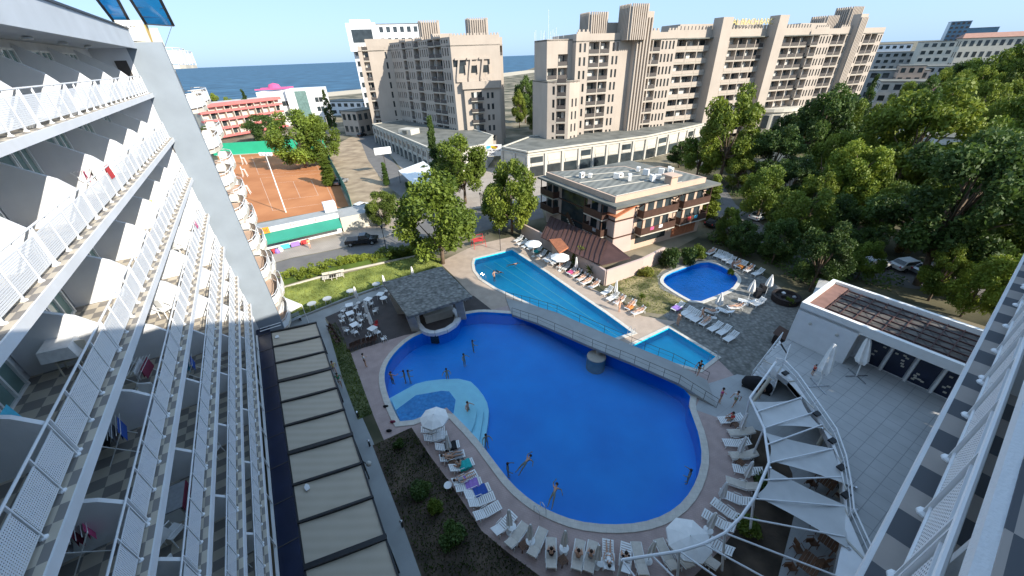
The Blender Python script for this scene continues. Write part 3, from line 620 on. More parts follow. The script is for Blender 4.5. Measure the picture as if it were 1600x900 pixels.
# ---------------------------------------------------------------- facade kit for the big buildings
CACHE = {}
class Facades:
    """builds the walls of one building; windows and recessed balconies become parts of it"""
    def __init__(s, t, wall, limit=98, win_limit=98):
        s.t = t; s.wall = wall; s.lim = limit; s.wl = win_limit; s.nw = s.nb = 0; s.xw = MB(); s.xb = MB(); s.inv = t.matrix_basis.inverted()
    def window(s, w, h):
        k = ('w', round(w, 2), round(h, 2))
        if k not in CACHE:
            b = MB()
            for x in (.04, w-.04): b.box((x, .02, h/2), (.08, .06, h))
            for z in (.04, h-.04): b.box((w/2, .02, z), (w, .06, .08))
            p = MB(); p.raw([(0, 0, 0), (w, 0, 0), (w, 0, h), (0, 0, h)], [(0, 1, 2, 3)])
            CACHE[k] = (b.mesh('window', 'dark_rail'), p.mesh('pane', 'glass_dark'), b, p)
        return CACHE[k]
    def balcony(s, w, h, d, inner):
        vr = s.nb % 5; k = ('b', round(w, 2), round(h, 2), d, inner, vr)
        if k not in CACHE:
            b = MB()      # 0 wall 1 glass 2 curtain
            b.raw([(0, 0, 0), (w, 0, 0), (w, d, 0), (0, d, 0)], [(0, 1, 2, 3)])
            b.raw([(0, 0, h), (w, 0, h), (w, d, h), (0, d, h)], [(3, 2, 1, 0)])
            b.raw([(0, 0, 0), (0, d, 0), (0, d, h), (0, 0, h)], [(0, 1, 2, 3)])
            b.raw([(w, 0, 0), (w, d, 0), (w, d, h), (w, 0, h)], [(3, 2, 1, 0)])
            b.raw([(0, d, 0), (w, d, 0), (w, d, h), (0, d, h)], [(0, 1, 2, 3)])
            b.box((w*.5, d-.03, h*.45), (w*.78, .04, h*.88), mi=1); b.box((w*(.22, .70, .36, .60, .5)[vr], d-.07, h*.45), (w*(.16, .30, .10, .36, .7)[vr], .03, h*.86), mi=2)
            if vr in (1, 4): b.box((w*.25, d*.45, h*.19), (.5, .5, h*.36), mi=3)
            if vr == 3: b.box((w*.6, .12, h*.30), (.7, .06, .5), mi=2); b.box((w*.5, d-.06, h*.45), (.07, .06, h*.88), mi=3)
            r = MB(); r.box((w/2, -.02, .98), (w, .06, .06)); r.box((w/2, -.02, .52), (w-.1, .03, .86)); r.box((w/2, -.03, -.06), (w+.06, .1, .16), mi=1)
            CACHE[k] = (b.mesh('balcony', [s.wall, 'glass_dark', 'curtain', 'white_paint']), r.mesh('railing', [inner, 'cream_render']), b, r)
        return CACHE[k]
    def add(s, p0, p1, z0, cols, rows, name='wall', rail='dark_rail', inner=None):
        """cols: (kind, width) left to right seen from outside; rows: storey heights or (height, overrides)"""
        a, c = Vector(p0), Vector(p1); L = (c-a).length; u = (c-a)/L
        B = Matrix(((u.x, -u.y, 0, a.x), (u.y, u.x, 0, a.y), (0, 0, 1, 0), (0, 0, 0, 1)))     # x along, y into the building
        tot = sum(w for _, w in cols); f = L/tot; W = MB(); W.T = B
        def q(x0, x1, za, zb, y=0): W.raw([(x0, y, za), (x1, y, za), (x1, y, zb), (x0, y, zb)], [(0, 1, 2, 3)])
        z = z0
        for ri, h in enumerate(rows):
            x = 0; over = None
            if isinstance(h, tuple): h, over = h
            for ci, (kd, w) in enumerate(cols):
                w *= f
                if over is not None: kd = over.get(ci, over.get('*', kd))
                if kd == 'w': q(x, x+w, z, z+h)
                else:
                    if kd == 's': ops = [(x+w*.5-.33, .62, .55, h-.55)]
                    elif kd == 'd': ops = [(x+w*.5-.95, .62, .55, h-.6), (x+w*.5+.33, .62, .55, h-.6)]
                    elif kd == 'W': ops = [(x+.3, w-.6, .75, h-.5)]
                    elif kd == 'B': ops = [(x+.12, w-.24, .12, h-.3)]
                    ops = [(o, max(.3, ow), za, zb) for o, ow, za, zb in ops]
                    cx = x
                    for o, ow, za, zb in ops:
                        q(cx, o, z, z+h); q(o, o+ow, z, z+za); q(o, o+ow, z+zb, z+h); cx = o+ow
                        d = .22 if kd != 'B' else 0
                        if d:
                            W.raw([(o, 0, z+za), (o, d, z+za), (o, d, z+zb), (o, 0, z+zb)], [(0, 1, 2, 3)]); W.raw([(o+ow, 0, z+za), (o+ow, d, z+za), (o+ow, d, z+zb), (o+ow, 0, z+zb)], [(3, 2, 1, 0)])
                            W.raw([(o, 0, z+za), (o+ow, 0, z+za), (o+ow, d, z+za), (o, d, z+za)], [(0, 1, 2, 3)]); W.raw([(o, 0, z+zb), (o+ow, 0, z+zb), (o+ow, d, z+zb), (o, d, z+zb)], [(3, 2, 1, 0)])
                        mtx = s.inv @ B @ Matrix.Translation((o, d, z+za))
                        if kd == 'B':
                            me, rm, rb, rr = s.balcony(ow, zb-za, 1.5, rail); s.nb += 1
                            if s.nb <= s.lim: ob = place('balcony', me, s.t, mtx=mtx); place('railing', rm, ob)
                            else:
                                s.xb.T = mtx
                                s.xb.raw(rb.v, rb.f); n = len(rb.f); s.xb.m[-n:] = rb.m
                                s.xb.raw(rr.v, rr.f); n = len(rr.f); s.xb.m[-n:] = [4 if m == 0 else 5 for m in rr.m]
                        else:
                            me, pm, rb, rr = s.window(ow, zb-za); s.nw += 1
                            if s.nw <= s.wl: ob = place('window', me, s.t, mtx=mtx); place('pane', pm, ob)
                            else: s.xw.T = mtx; s.xw.raw(rb.v, rb.f, 0); s.xw.raw(rr.v, rr.f, 1)
                    q(cx, x+w, z, z+h)
                x += w
            z += h
        W.build(name, s.wall, s.t, True); return z
    def finish(s):
        if s.xw.f: tag(s.xw.build('window', ['dark_rail', 'glass_dark'], s.t), None, None, None, 'stuff')
        if s.xb.f: tag(s.xb.build('balcony', [s.wall, 'glass_dark', 'curtain', 'white_paint', 'dark_rail', 'cream_render'], s.t), None, None, None, 'stuff')
def crenel(b, p0, p1, z, h=.5, w=.55, t=.35):
    a, c = Vector(p0), Vector(p1); L = (c-a).length; n = max(2, int(L/(w*1.7)))
    rz = math.atan2(c.y-a.y, c.x-a.x); b.box(((a.x+c.x)/2, (a.y+c.y)/2, z+.2), (L, t, .4), rz)
    for i in range(n): p = a.lerp(c, (i+.5)/n); b.box((p.x, p.y, z+.4+h/2), (w, t, h), rz)
def ribbed(b, c, w, d, z0, z1, rz, n=8):
    b.box((c[0], c[1], (z0+z1)/2-.3), (w, d, z1-z0-.6), rz)
    T = Matrix.Translation((c[0], c[1], 0)) @ Matrix.Rotation(rz, 4, 'Z'); old = b.T; b.T = old @ T
    for i in range(n):
        x = -w/2+w*(i+.5)/n
        for sy in (-1, 1): b.box((x, sy*(d/2+.18), (z0+z1)/2), (w/n*.5, .36, z1-z0))
    m = max(3, int(n*d/w))
    for i in range(m):
        y = -d/2+d*(i+.5)/m
        for sx in (-1, 1): b.box((sx*(w/2+.18), y, (z0+z1)/2), (.36, d/m*.5, z1-z0))
    b.T = old

# ---------------------------------------------------------------- first sand coloured tower
Cc, Fc = (-15.0, 129.2), (-39.4, 158.0)
dR = Vector((.966, .259)); dB = Vector((-.259, .966)); dF = (Vector(Fc)-Vector(Cc)).normalized()
Rc = tuple(Vector(Cc)+dR*14.6); Gc = tuple(Vector(Fc)-dR*10.8)
t1 = thing('apartment_tower', 'sand coloured hotel tower left of the gap between towers, with two ribbed chimneys', 'tower block', (*Cc, 0))
fa = Facades(t1, 'sand_render'); hs = [3.1]*9; z0 = 1.2
top = fa.add(Fc, Cc, z0, [('d', 2.6), ('s', 1.4), ('d', 2.6), ('w', .9), ('B', 2.3), ('s', 1.3), ('d', 2.6), ('w', .6), ('B', 3.2), ('s', 1.3), ('d', 2.4), ('s', 1.2), ('B', 3.4), ('B', 3.4), ('s', 1.2), ('d', 2.4), ('w', .8)], hs+[2.0])
lower = {2: 'w', 4: 'w'}
fa.add(Cc, Rc, z0, [('w', 4.4), ('B', 3.6), ('w', .9), ('s', 1.3), ('s', 1.3), ('w', 3.0)], hs[:6]+[(3.1, {'*': 'w'}), (3.1, {1: 'w', 0: 'W', 3: 'w', 4: 'W'}), (3.1, {'*': 'w'}), (2.0, {'*': 'w'})])
E1 = tuple(Vector(Rc)+dB*9+dR*3.2); fa.add(Rc, tuple(Vector(Rc)+dB*9), z0, [('w', 9)], hs+[2.0]); fa.add(tuple(Vector(Rc)+dB*9), E1, z0, [('w', 1), ('B', 2.2)], [(3.1, {'*': 'w'})]*8+[3.1]+[(2.0, {'*': 'w'})])
E2 = tuple(Vector(E1)+dB*26); E3 = tuple(Vector(Gc)+dB*30+dR*.5); E4 = tuple(Vector(Gc)+dB*16)
fa.add(E1, E2, z0, [('w', 26)], hs); fa.add(E2, E3, z0, [('w', 50)], hs); fa.add(E3, E4, z0, [('w', 30)], hs)
fa.add(Gc, Fc, z0, [('w', 1.2), ('B', 2.2), ('w', 5.2), ('s', 1.2), ('w', 1.2)], hs+[1.2])
fa.add(E4, Gc, z0, [('w', 1.5), ('d', 3), ('B', 2.4), ('d', 3), ('w', 1.5)], hs+[1.2]); fa.finish()
ztop = z0+27.9
b = MB(); b.prism([Cc, Rc, tuple(Vector(Rc)+dB*9), E1, E2, E3, E4, Gc, Fc], ztop-.3, ztop-.02); b.build('roof', 'roof_felt', t1, True)
b = MB(); crenel(b, tuple(Vector(Cc)+dB*.3), tuple(Vector(Rc)+dB*.3), ztop+1.9); b.build('parapet', 'sand_render', t1, True); b = MB(); crenel(b, tuple(Vector(Gc)+dB*.3), tuple(Vector(Fc)+dB*.3), ztop+.5)
for i in range(6):
    b.build('parapet', 'sand_render', t1, True) if b.f else None; b = MB()
    if i % 2 == 0: crenel(b, tuple(Vector(Cc).lerp(Vector(Fc), .12+i*.14)), tuple(Vector(Cc).lerp(Vector(Fc), .24+i*.14)), ztop+1.9, .4)
for px, rg in ((672, 150), (746, 150)):
    a = Vector((-23.48, 148.15, 31.64)) if px == 672 else Vector((-8.03, 145.78, 31.07)); b = MB(); ribbed(b, (a.x, a.y), 5.6, 5.0, ztop-.2, ztop+7.2, math.atan2(dR.y, dR.x)); b.build('chimney', 'sand_render', t1, True)
b = MB(); a = Vector((-17.00, 157.08, 31.73)); b.box((a.x, a.y, ztop+1.6), (12, 8, 3.6), math.atan2(dR.y, dR.x)); a = Vector((-39.37, 170.51, 32.88)); b.box((a.x, a.y, ztop+1.2), (20, 9, 4.4), math.atan2(dR.y, dR.x)); b.build('roof_house', 'sand_render', t1, True)
def hood(c, w):      # slanted loggia hoods high on the lit front
    b = MB(); T = Matrix.Translation((c.x, c.y, 0)) @ Matrix.Rotation(math.atan2(dR.y, dR.x), 4, 'Z'); b.T = T
    b.box((0, -.25, z0+3.1*6+.4), (w, .5, .9)); b.box((0, -.30, z0+3.1*8-.35), (w, .6, .5)); b.box((w/2-.15, -.28, z0+3.1*7+.05), (.3, .56, 2.2))
    b.raw([(-w/2, -.5, z0+3.1*6+.85), (-w/2+.6, -.5, z0+3.1*6+.85), (-w/2+1.4, -.6, z0+3.1*8-.6), (-w/2+.9, -.6, z0+3.1*8-.6), (-w/2, 0, z0+3.1*6+.85), (-w/2+.6, 0, z0+3.1*6+.85), (-w/2+1.4, 0, z0+3.1*8-.6), (-w/2+.9, 0, z0+3.1*8-.6)], [(0, 1, 2, 3), (0, 3, 7, 4), (1, 5, 6, 2)])
    o = b.build('loggia_hood', 'sand_render', t1, True); g = MB(); g.T = T; g.box((.3, -.04, z0+3.1*7+.05), (w-1.0, .06, 1.9)); g.build('loggia_opening', 'glass_dark', o, True)
for k in range(3): hood(Vector(Cc)+dR*(2.4+k*3.6), 3.1)
b = MB(); b.T = Matrix.Translation((*Cc, 0)) @ Matrix.Rotation(math.atan2(dR.y, dR.x), 4, 'Z'); b.box((8.0, -.9, z0+17.6), (11.6, 1.8, 1.9)); b.box((8.2, -.6, z0+8.6), (11.0, 1.2, 17.2-.3)); 
b.build('front_bay', 'sand_render', t1, True)
for k in range(5):
    b = MB(); b.T = Matrix.Translation((*Cc, 0)) @ Matrix.Rotation(math.atan2(dR.y, dR.x), 4, 'Z'); zz = z0+1.0+k*3.1
    b.box((6.4, -1.22, zz+1.2), (3.3, .06, 2.3), mi=0); b.box((6.4, -1.26, zz+1.2), (.1, .06, 2.3), mi=1); b.box((5.9, -1.26, zz+1.2), (.7, .05, 2.2), mi=2)
    o = b.build('balcony', ['glass_dark', 'white_paint', 'curtain'], t1, True); b = MB(); b.T = Matrix.Translation((*Cc, 0)) @ Matrix.Rotation(math.atan2(dR.y, dR.x), 4, 'Z')
    b.box((6.4, -1.75, zz-.08), (3.9, 1.1, .16), mi=1); b.box((6.4, -2.27, zz+.5), (3.9, .05, .9)); b.box((4.47, -1.75, zz+.5), (.05, 1.05, .9)); b.box((8.33, -1.75, zz+.5), (.05, 1.05, .9)); b.build('railing', ['dark_rail', 'cream_render'], o, True)
    for x in (9.9, 11.3):
        b = MB(); b.T = Matrix.Translation((*Cc, 0)) @ Matrix.Rotation(math.atan2(dR.y, dR.x), 4, 'Z'); b.box((x, -1.21, zz+1.25), (.72, .05, 1.6)); b.build('window', 'glass_dark', t1, True)

# ---------------------------------------------------------------- second, long tower
Ac = Vector((18.6, 114.5)); d2 = Vector((.943, .332)); n2 = Vector((.332, -.943))
t2 = thing('apartment_tower', 'very long sand coloured hotel slab right of the gap with stacked balconies and tall buttresses', 'tower block', (*Ac, 0))
fb = Facades(t2, 'sand_render'); z0 = 1.2; hs = [3.05]*9
def along(x, o=0): return tuple(Ac+d2*(x*1.054 if x > 0 else x)+n2*o)
low = [3.05]*6
segs = [  # start, end, projection, columns, storeys
 (0, 30, 0, [('w', .6), ('s', 1.3), ('s', 1.3), ('w', .4), ('B', 3.3), ('B', 3.0), ('w', .5), ('s', 1.2), ('s', 1.2), ('w', 5.2), ('s', 1.2), ('s', 1.2), ('w', .3), ('B', 2.6), ('B', 2.6), ('s', 1.2), ('s', 1.2), ('s', 1.2), ('s', 1.2), ('w', .5)], hs),
 (30, 42, -1.0, [('B', 3.2), ('B', 3.2), ('B', 3.2)], hs), (45.5, 62, -1.0, [('B', 3.2)]*5, hs), (65.5, 80, -1.0, [('B', 3.2)]*4, hs),
 (80, 112, 0, [('B', 3), ('d', 2.6), ('d', 2.6), ('B', 3), ('B', 3), ('d', 2.6), ('w', 3.4), ('d', 2.6), ('B', 3), ('B', 3), ('d', 2.6)], hs)]
for a, c, o, cols, st in segs: fb.add(along(a, o), along(c, o), z0, cols, st+[(1.5, {'*': 'w'})], rail='dark_rail' if o == 0 else 'sand_render')
for a, w_, o, h in ((15.8, 4.6, 1.6, 34.6), (42, 3.5, 2.2, 33.2), (62, 3.5, 2.2, 33.6), (96.2, 3.2, 1.4, 33.8)):
    b = MB(); b.prism([along(a, -1.2), along(a, o), along(a+w_, o), along(a+w_, -1.2)], z0, h)
    if a in (15.8, 96.2):
        for i in range(5): p = Vector(along(a+w_*(i+.5)/5, o+.2)); b.box((p.x, p.y, 17), (.4, .5, h-2), math.atan2(d2.y, d2.x))
    b.build('buttress', 'sand_render', t2, True)
fb.add(along(0, -14), along(0, 0), z0, [('w', 3), ('W', 2), ('w', 9)], [(3.05, {'*': 'w'})]*7+hs[:2]+[(1.5, {'*': 'w'})])
fb.add(along(112, 0), along(112, -16), z0, [('w', 4), ('B', 3), ('d', 3), ('w', 4)], hs); fb.add(along(112, -16), along(0, -14), z0, [('w', 100)], hs)
# stepped lower block at its left end
L0, L1, L2, L3 = along(-8.6, 1.6), along(-3.6, 4.2), along(0.2, 2.6), along(-8.2, -9)
fb.add(L0, L1, z0, [('w', .8), ('s', 1.1), ('B', 2.2), ('w', .6)], low+[.6]); fb.add(L1, L2, z0, [('w', .5), ('s', 1.2), ('s', 1.2), ('w', .4)], low[:5]+[(3.05, {'*': 'w'}), .6]); fb.add(L3, L0, z0, [('w', 1)], low+[.6])
fb.add(along(-7.2, -2.0), along(0, -2.0), z0+18.9, [('B', 3), ('B', 3), ('w', 1)], [3.05, (3.05, {'*': 'w', 1: 'B'}), (3.0, {'*': 'w'})])
fb.add(along(-7.2, -10), along(-7.2, -2), z0+18.9, [('w', 1)], [9.1]); fb.finish(); ztop = z0+27.45
b = MB(); b.prism([along(0, 0), along(112, 0), along(112, -16), along(0, -14)], ztop-.3, ztop); b.prism([L0, L1, L2, along(0, -9), L3], z0+18.5, z0+18.8); b.prism([along(-7.2, -2), along(0, -2), along(0, -10), along(-7.2, -10)], z0+27.6, z0+27.9); b.build('roof', 'roof_felt', t2, True)
for a, c in ((.2, 3.6), (12.2, 15.6), (20.6, 24), (26.6, 29.6), (80.5, 86), (91, 96)): b = MB(); crenel(b, along(a, -.2), along(c, -.2), ztop+1.5); b.build('parapet', 'sand_render', t2, True)
for a, c in ((30, 42), (45.5, 80)): b = MB(); crenel(b, along(a, -1.2), along(c, -1.2), ztop+1.5, .9, .7); b.build('parapet', 'sand_render', t2, True)
for px in (0, 1):
    a = Vector((24.11, 121.63, 29.26)) if px == 0 else Vector((33.79, 119.31, 28.87)); b = MB(); ribbed(b, (a.x, a.y), 5.0, 5.0, ztop-.2, ztop+(6.2 if px == 0 else 7.4), math.atan2(d2.y, d2.x)); b.build('chimney', 'sand_render', t2, True)
for s_ in (92, 102):
    p = Vector(along(s_, -7)); b = MB(); ribbed(b, (p.x, p.y), 5.5, 5.0, ztop-.2, ztop+(5.2 if s_ == 92 else 7.6), math.atan2(d2.y, d2.x)); b.build('chimney', 'sand_render', t2, True)
b = MB()
for s_, w_, h in ((13, 8, 4), (40, 14, 3.4), (58, 10, 4.2), (84, 12, 3.2)): p = Vector(along(s_, -8)); b.box((p.x, p.y, ztop+h/2), (w_, 8, h), math.atan2(d2.y, d2.x))
b.build('roof_house', 'sand_render', t2, True)
b = MB()
for k in range(16): p = Vector(along(-8+k*.5, -7+random.uniform(-1.5, 1.5))); b.cyl((p.x, p.y, z0+27.9), .04, random.uniform(.8, 3.2) if k != 6 else 6.5, 4)
b.build('antenna', 'ac_white', t2, True)
place('roof_sign', text_mesh('ROYAL BEACH BARCELO', 2.1, 'letter_gold', .08), t2, True, mtx=upright((*along(54.5, .1), ztop+3.5), d2))

# ---------------------------------------------------------------- white block behind the first tower
def block(name, label, cat, c, w, d, h, rz, wall, rows, cols, z=0, roof='roof_felt', over=0, win='glass_dark', group=None, ww=.55, wh=.5, limit=96):
    t = thing(name, label, cat, (*c, z), rz, group)
    b = MB(); b.box((0, 0, h/2), (w, d, h)); b.build('wall', wall, t); b = MB(); b.box((0, 0, h+.15), (w+over+.3, d+over+.3, .3)); b.build('roof', roof, t)
    n = 0; cw = w/cols; ch = h/rows
    key = ('blk', round(cw*ww, 2), round(ch*wh, 2), win)
    if key not in CACHE: q = MB(); q.box((0, -.02, 0), (cw*ww, .06, ch*wh)); CACHE[key] = q.mesh('window', win)
    for r in range(rows):
        for k in range(cols):
            if n < limit: place('window', CACHE[key], t, loc=(-w/2+cw*(k+.5), -d/2, ch*(r+.55))); n += 1
    dc = max(1, int(d/cw)); key2 = CACHE[key]
    for r in range(rows):
        for k in range(dc):
            for sx in (-1, 1):
                if n < limit: place('window', key2, t, mtx=Matrix.Translation((sx*w/2, -d/2+d/dc*(k+.5), ch*(r+.55))) @ Matrix.Rotation(sx*math.pi/2, 4, 'Z')); n += 1
    return t
a = Vector((-57.97, 227.74, 35.35)); block('apartment_tower', 'white penthouse block rising behind the first sand coloured tower', 'tower block', (a.x, a.y), 32, 18, 40.5, R(15), 'white_render', 9, 10)
a = Vector((-66.14, 218.20, 35.30)); tt = thing('penthouse', 'white roof storey with glazed front above the left shoulder of the first tower', 'penthouse', (a.x, a.y, 30), R(15))
b = MB(); b.box((0, 0, 5.5), (13, 12, 11)); b.box((0, -.5, 11.6), (9, 9, 1.4)); b.build('wall', 'white_render', tt); b = MB(); b.box((0, -6.05, 6), (9, .2, 5)); b.build('glazing', 'glass_dark', tt)

# ---------------------------------------------------------------- the mall in front of the towers
def mall(label, front, depth_pts, h, n, tall, cornice=True):
    t = thing('shopping_arcade', label, 'shopping mall', (*front[0], 0)); P = front+depth_pts
    b = MB(); b.prism(P, 0, h-.4); b.build('wall', 'pale_stone', t, True); b = MB(); b.prism(P, h-.4, h-.02); b.build('roof', 'roof_felt', t, True)
    b = MB()
    for i in range(len(P)):
        a, c = Vector(P[i]), Vector(P[(i+1) % len(P)]); a3, c3 = (*a, h), (*c, h); b.bar(a3, c3, .5, .34); b.bar((*a, h-.75), (*c, h-.75), .36, .12)
    b.build('cornice', 'cream_render', t, True); k = 0
    for i in range(len(front)-1):
        a, c = Vector(front[i]), Vector(front[i+1]); L = (c-a).length; m = max(1, int(round(L/n))); u = (c-a)/L; nn = Vector((u.y, -u.x)); rz = math.atan2(u.y, u.x)
        for j in range(m+1): p = a+u*(L*j/m)+nn*.12; b = MB(); b.box((p.x, p.y, h/2-.3), (.6, .4, h-.8), rz); b.build('pilaster', 'pale_stone', t, True)
        for j in range(m):
            p = a+u*(L*(j+.5)/m)+nn*.02; w_ = L/m-1.1
            b = MB(); b.box((p.x, p.y, h*.22), (w_, .12, h*.40), rz); b.build('shop_window', 'glass_dark', t, True)
            b = MB()
            for s_ in ((-.27, .27) if tall else (0,)): q_ = p+u*s_*w_; b.box((q_.x, q_.y, h*.67), (w_*(.30 if tall else .92), .12, h*.22), rz)
            b.build('window', 'glass_dark' if tall else ('cream_render' if k % 3 < 2 else 'glass_dark'), t, True)
            if not tall:
                b = MB(); q_ = p+nn*.06; b.box((q_.x, q_.y, h*.50), (w_*.8, .1, h*.10), rz); b.build('sign_band', 'cream_render' if k % 2 else 'pale_stone', t, True)
            k += 1
    return t
ml = mall('two storey pale stone shopping arcade along the side street, with cornice and pilasters', [(-48.17, 149.98), (-18.81, 101.10), (-11.54, 99.81), (-5.82, 105.11)], [(-3.92, 117.70), (-11.48, 131.80), (-22.02, 140.82), (-37.01, 159.97)], 6.4, 4.2, True)
mr = mall('two storey pale shopping mall with grey felt roof behind the brown roofed apartments', [(-1.10, 101.80), (4.97, 94.72), (18.31, 100.60), (37.99, 108.98), (50.46, 117.68), (64.15, 127.91)], [(65.08, 139.27), (41.38, 125.72), (21.56, 119.70), (7.11, 115.41)], 6.2, 4.6, False)
b = MB(); p = Vector((-29.97, 126.41)); b.box((p.x, p.y, 7.1), (5, 4, 1.6), R(-30)); b.box((p.x-.4, p.y-1.2, 7.2), (1.8, 2.0, .9), R(-30), 1); b.build('roof_house', ['pale_stone', 'roof_felt'], ml, True)
t = thing('mall_sign', 'white sign board with a colour swirl above the mall passage', 'sign', (*(-3.83, 106.38), 0))
d = (Vector((-1.38, 106.01))-Vector((-6.30, 106.75))).normalized(); p = Vector((-3.83, 106.38)); b = MB(); T = upright((p.x, p.y, 0), d); b.T = T
b.box((0, 4.6, 0), (5.0, 2.9, .25)); b.build('board', 'white_paint', t, True); b = MB(); b.T = T; b.box((-2.3, 1.6, 0), (.2, 3.2, .2)); b.build('post', 'white_paint', t, True); b = MB(); b.T = T; b.box((2.3, 1.6, 0), (.2, 3.2, .2)); b.build('post', 'white_paint', t, True)
for (cx, mm, sg) in ((-.9, 'cloth_cyan', 1), (.1, 'sign_yellow', -1), (1.0, 'cloth_maroon', 1)):
    b = MB(); b.T = T; P = [(cx+.85*math.cos(q)-(.3*sg), 5.35+.38*math.sin(q)+.16*math.cos(q)*sg) for q in [k*.5 for k in range(13)]]
    b.raw([(x, y, .15) for x, y in P], [tuple(range(13))]); b.build('swirl', mm, t, True)
place('lettering', text_mesh('ROYAL BEACH', .66, 'letter_dark', .02), t, True, mtx=upright((p.x, p.y, 4.55), d, .15)); place('lettering', text_mesh('MALL', .72, 'letter_dark', .02), t, True, mtx=upright((p.x, p.y, 3.75), d, .15))
# pedestrian things by the arcade
t = thing('awning_terrace', 'white sloping cafe awning on posts in front of the arcade', 'awning', (*(-21.41, 91.76), 0)); A4 = [(-26.57, 94.72), (-21.23, 99.72), (-14.73, 85.64), (-19.39, 80.33)]
b = MB(); b.raw([(*A4[0], 3.0), (*A4[1], 3.9), (*A4[2], 3.9), (*A4[3], 3.0), (*A4[0], 2.9), (*A4[1], 3.8), (*A4[2], 3.8), (*A4[3], 2.9)], [(0, 3, 2, 1), (4, 5, 6, 7), (0, 4, 7, 3), (1, 2, 6, 5), (0, 1, 5, 4), (2, 3, 7, 6)]); b.build('canopy', 'canvas_white', t, True)
for p in A4: b = MB(); b.cyl((*p, 0), .06, 2.95, 6); b.build('post', 'dark_rail', t, True)
t = thing('billboard', 'white billboard on a single pole by the side street', 'billboard', (*(-31.74, 101.82), 0)); p = Vector((-32.26, 103.81)); b = MB(); T = upright((p.x, p.y, 0), (.9, .42)); b.T = T
b.box((0, 6.0, 0), (4.2, 1.7, .25)); b.build('board', 'white_paint', t, True); b = MB(); b.cyl((p.x, p.y, 0), .1, 5.2, 8); b.build('pole', 'dark_rail', t, True)
b = MB(); b.T = T
for i in range(2): b.box((0, 6.25-i*.4, .14), (2.8-i*.6, .13, .02))
b.build('faded_lines', 'cloth_cyan', t, True)

# ---------------------------------------------------------------- red trimmed low hotel, white building, beach houses
a, c = Vector((-119.99, 166.22, 7.59)), Vector((-103.69, 196.30, 2.93)); u = (c-a).normalized(); L = (c-a).length
t = thing('red_trim_hotel', 'long low cream hotel with red balcony bands beyond the tennis court', 'hotel', (a.x, a.y, 0), math.atan2(u.y, u.x))
b = MB(); b.box((L/2, 7, 6.4), (L, 12, 12.8)); b.build('wall', 'cream_render', t); b = MB(); b.box((L/2, 7.4, 13), (L+1, 13, .5)); b.build('roof', 'pale_stone', t)
for k in range(4):
    z = 1.2+k*3.1; b = MB(); b.box((L/2, .25, z), (L+.6, 1.9, .75)); b.build('balcony_band', 'red_trim', t)
    for j in range(11):
        x = L*(j+.5)/11; b = MB(); b.box((x, .98, z+1.5), (L/11*.7, .1, 2.0)); b.build('window', 'curtain' if (j+k) % 3 else 'glass_dark', t)
        b = MB(); b.box((L*j/11, .2, z+1.6), (.25, 1.6, 2.5)); b.build('partition', 'cream_render', t)
b = MB(); b.box((L/2, .2, 12.9), (L+.8, 2.2, 1.2)); b.build('roof_band', 'red_trim', t)
a, c = Vector((-115.73, 201.08, 8.32)), Vector((-87.50, 208.37, 6.57)); u = (c-a).normalized(); L = (c-a).length
t = thing('white_office', 'bright white building with a tall glazed front and red roof frame by the sea', 'building', (a.x, a.y, 0), math.atan2(u.y, u.x))
b = MB(); b.box((L*.30, 6, 7.6), (L*.6, 12, 15.2)); b.box((L*.72, 5, 7.9), (L*.56, 14, 15.8)); b.build('wall', 'white_paint', t)
b = MB(); b.box((L*.66, -2.06, 9.5), (L*.17, .15, 11)); b.build('glazing', 'glass_green', t)
for x, z in ((.36, 10), (.42, 10), (.36, 5.5), (.88, 11), (.94, 11), (.88, 7), (.94, 7)): b = MB(); b.box((L*x, -2.05 if x > .5 else -.05, z), (1.5, .15, 2)); b.build('window', 'glass_dark', t)
b = MB(); b.bar((0, 0, 16.3), (L*.5, 0, 16.3), .5, .5); b.bar((0, 10, 16.3), (L*.5, 10, 16.3), .5, .5); b.lathe([(3.2, 16), (2.2, 18), (0, 18.6)], 12, (L*.25, 5, 0)); b.build('roof_frame', 'cloth_pink', t)
block('beach_house', 'low white beach house at the foot of the first tower', 'house', (-88.63, 244.48), 26, 14, 7, R(-20), 'white_render', 2, 6)
block('gatehouse', 'grey two storey gatehouse against the left foot of the first tower', 'building', (-59.85, 173.38), 9, 12, 9, R(-30), 'sand_render', 2, 3)
for i, (px, py) in enumerate(((534,150),(541,152),(548,150),(530,155),(538,157),(546,157))):
    pass
# ---------------------------------------------------------------- far town on the right
far = [(1396, 60, 420, 22, 14, 24, 'white_render', 'flat white block farthest left in the distant town'), (1424, 66, 380, 30, 14, 20, 'concrete', 'grey apartment block standing before a cream end wall in the distant town'),
       (1462, 62, 360, 14, 16, 25, 'cream_render', 'tall cream apartment block in the middle of the distant town'), (1489, 58, 620, 14, 14, 40, 'glass_blue', 'blue glass tower rising over the distant town'),
       (1518, 60, 760, 34, 14, 36, 'glass_blue', 'lower flat topped blue glass block beside the distant glass tower'), (1520, 80, 330, 40, 16, 14, 'concrete', 'dark grey roofed long block below the arcaded building'),
       (1400, 92, 260, 24, 14, 15, 'concrete', 'grey building with flat dark roof right beside the end of the long tower'), (1425, 98, 250, 8, 8, 17, 'peach_wall', 'narrow pink tower house beside the grey distant building'),
       (1450, 100, 240, 26, 14, 12, 'pale_stone', 'low stone house with pale roof above the treetops')]
for i, (px, py, r, w_, d_, h, wl, lab) in enumerate(far): pass
FP = [(275.99, 316.59, 27.74), (256.71, 280.18, 25.13), (251.31, 257.77, 25.96), (439.66, 437.15, 27.60), (550.22, 524.27, 25.94), (241.43, 224.97, 20.32), (173.63, 193.53, 19.32), (171.36, 182.04, 18.08), (168.00, 171.40, 17.89)]
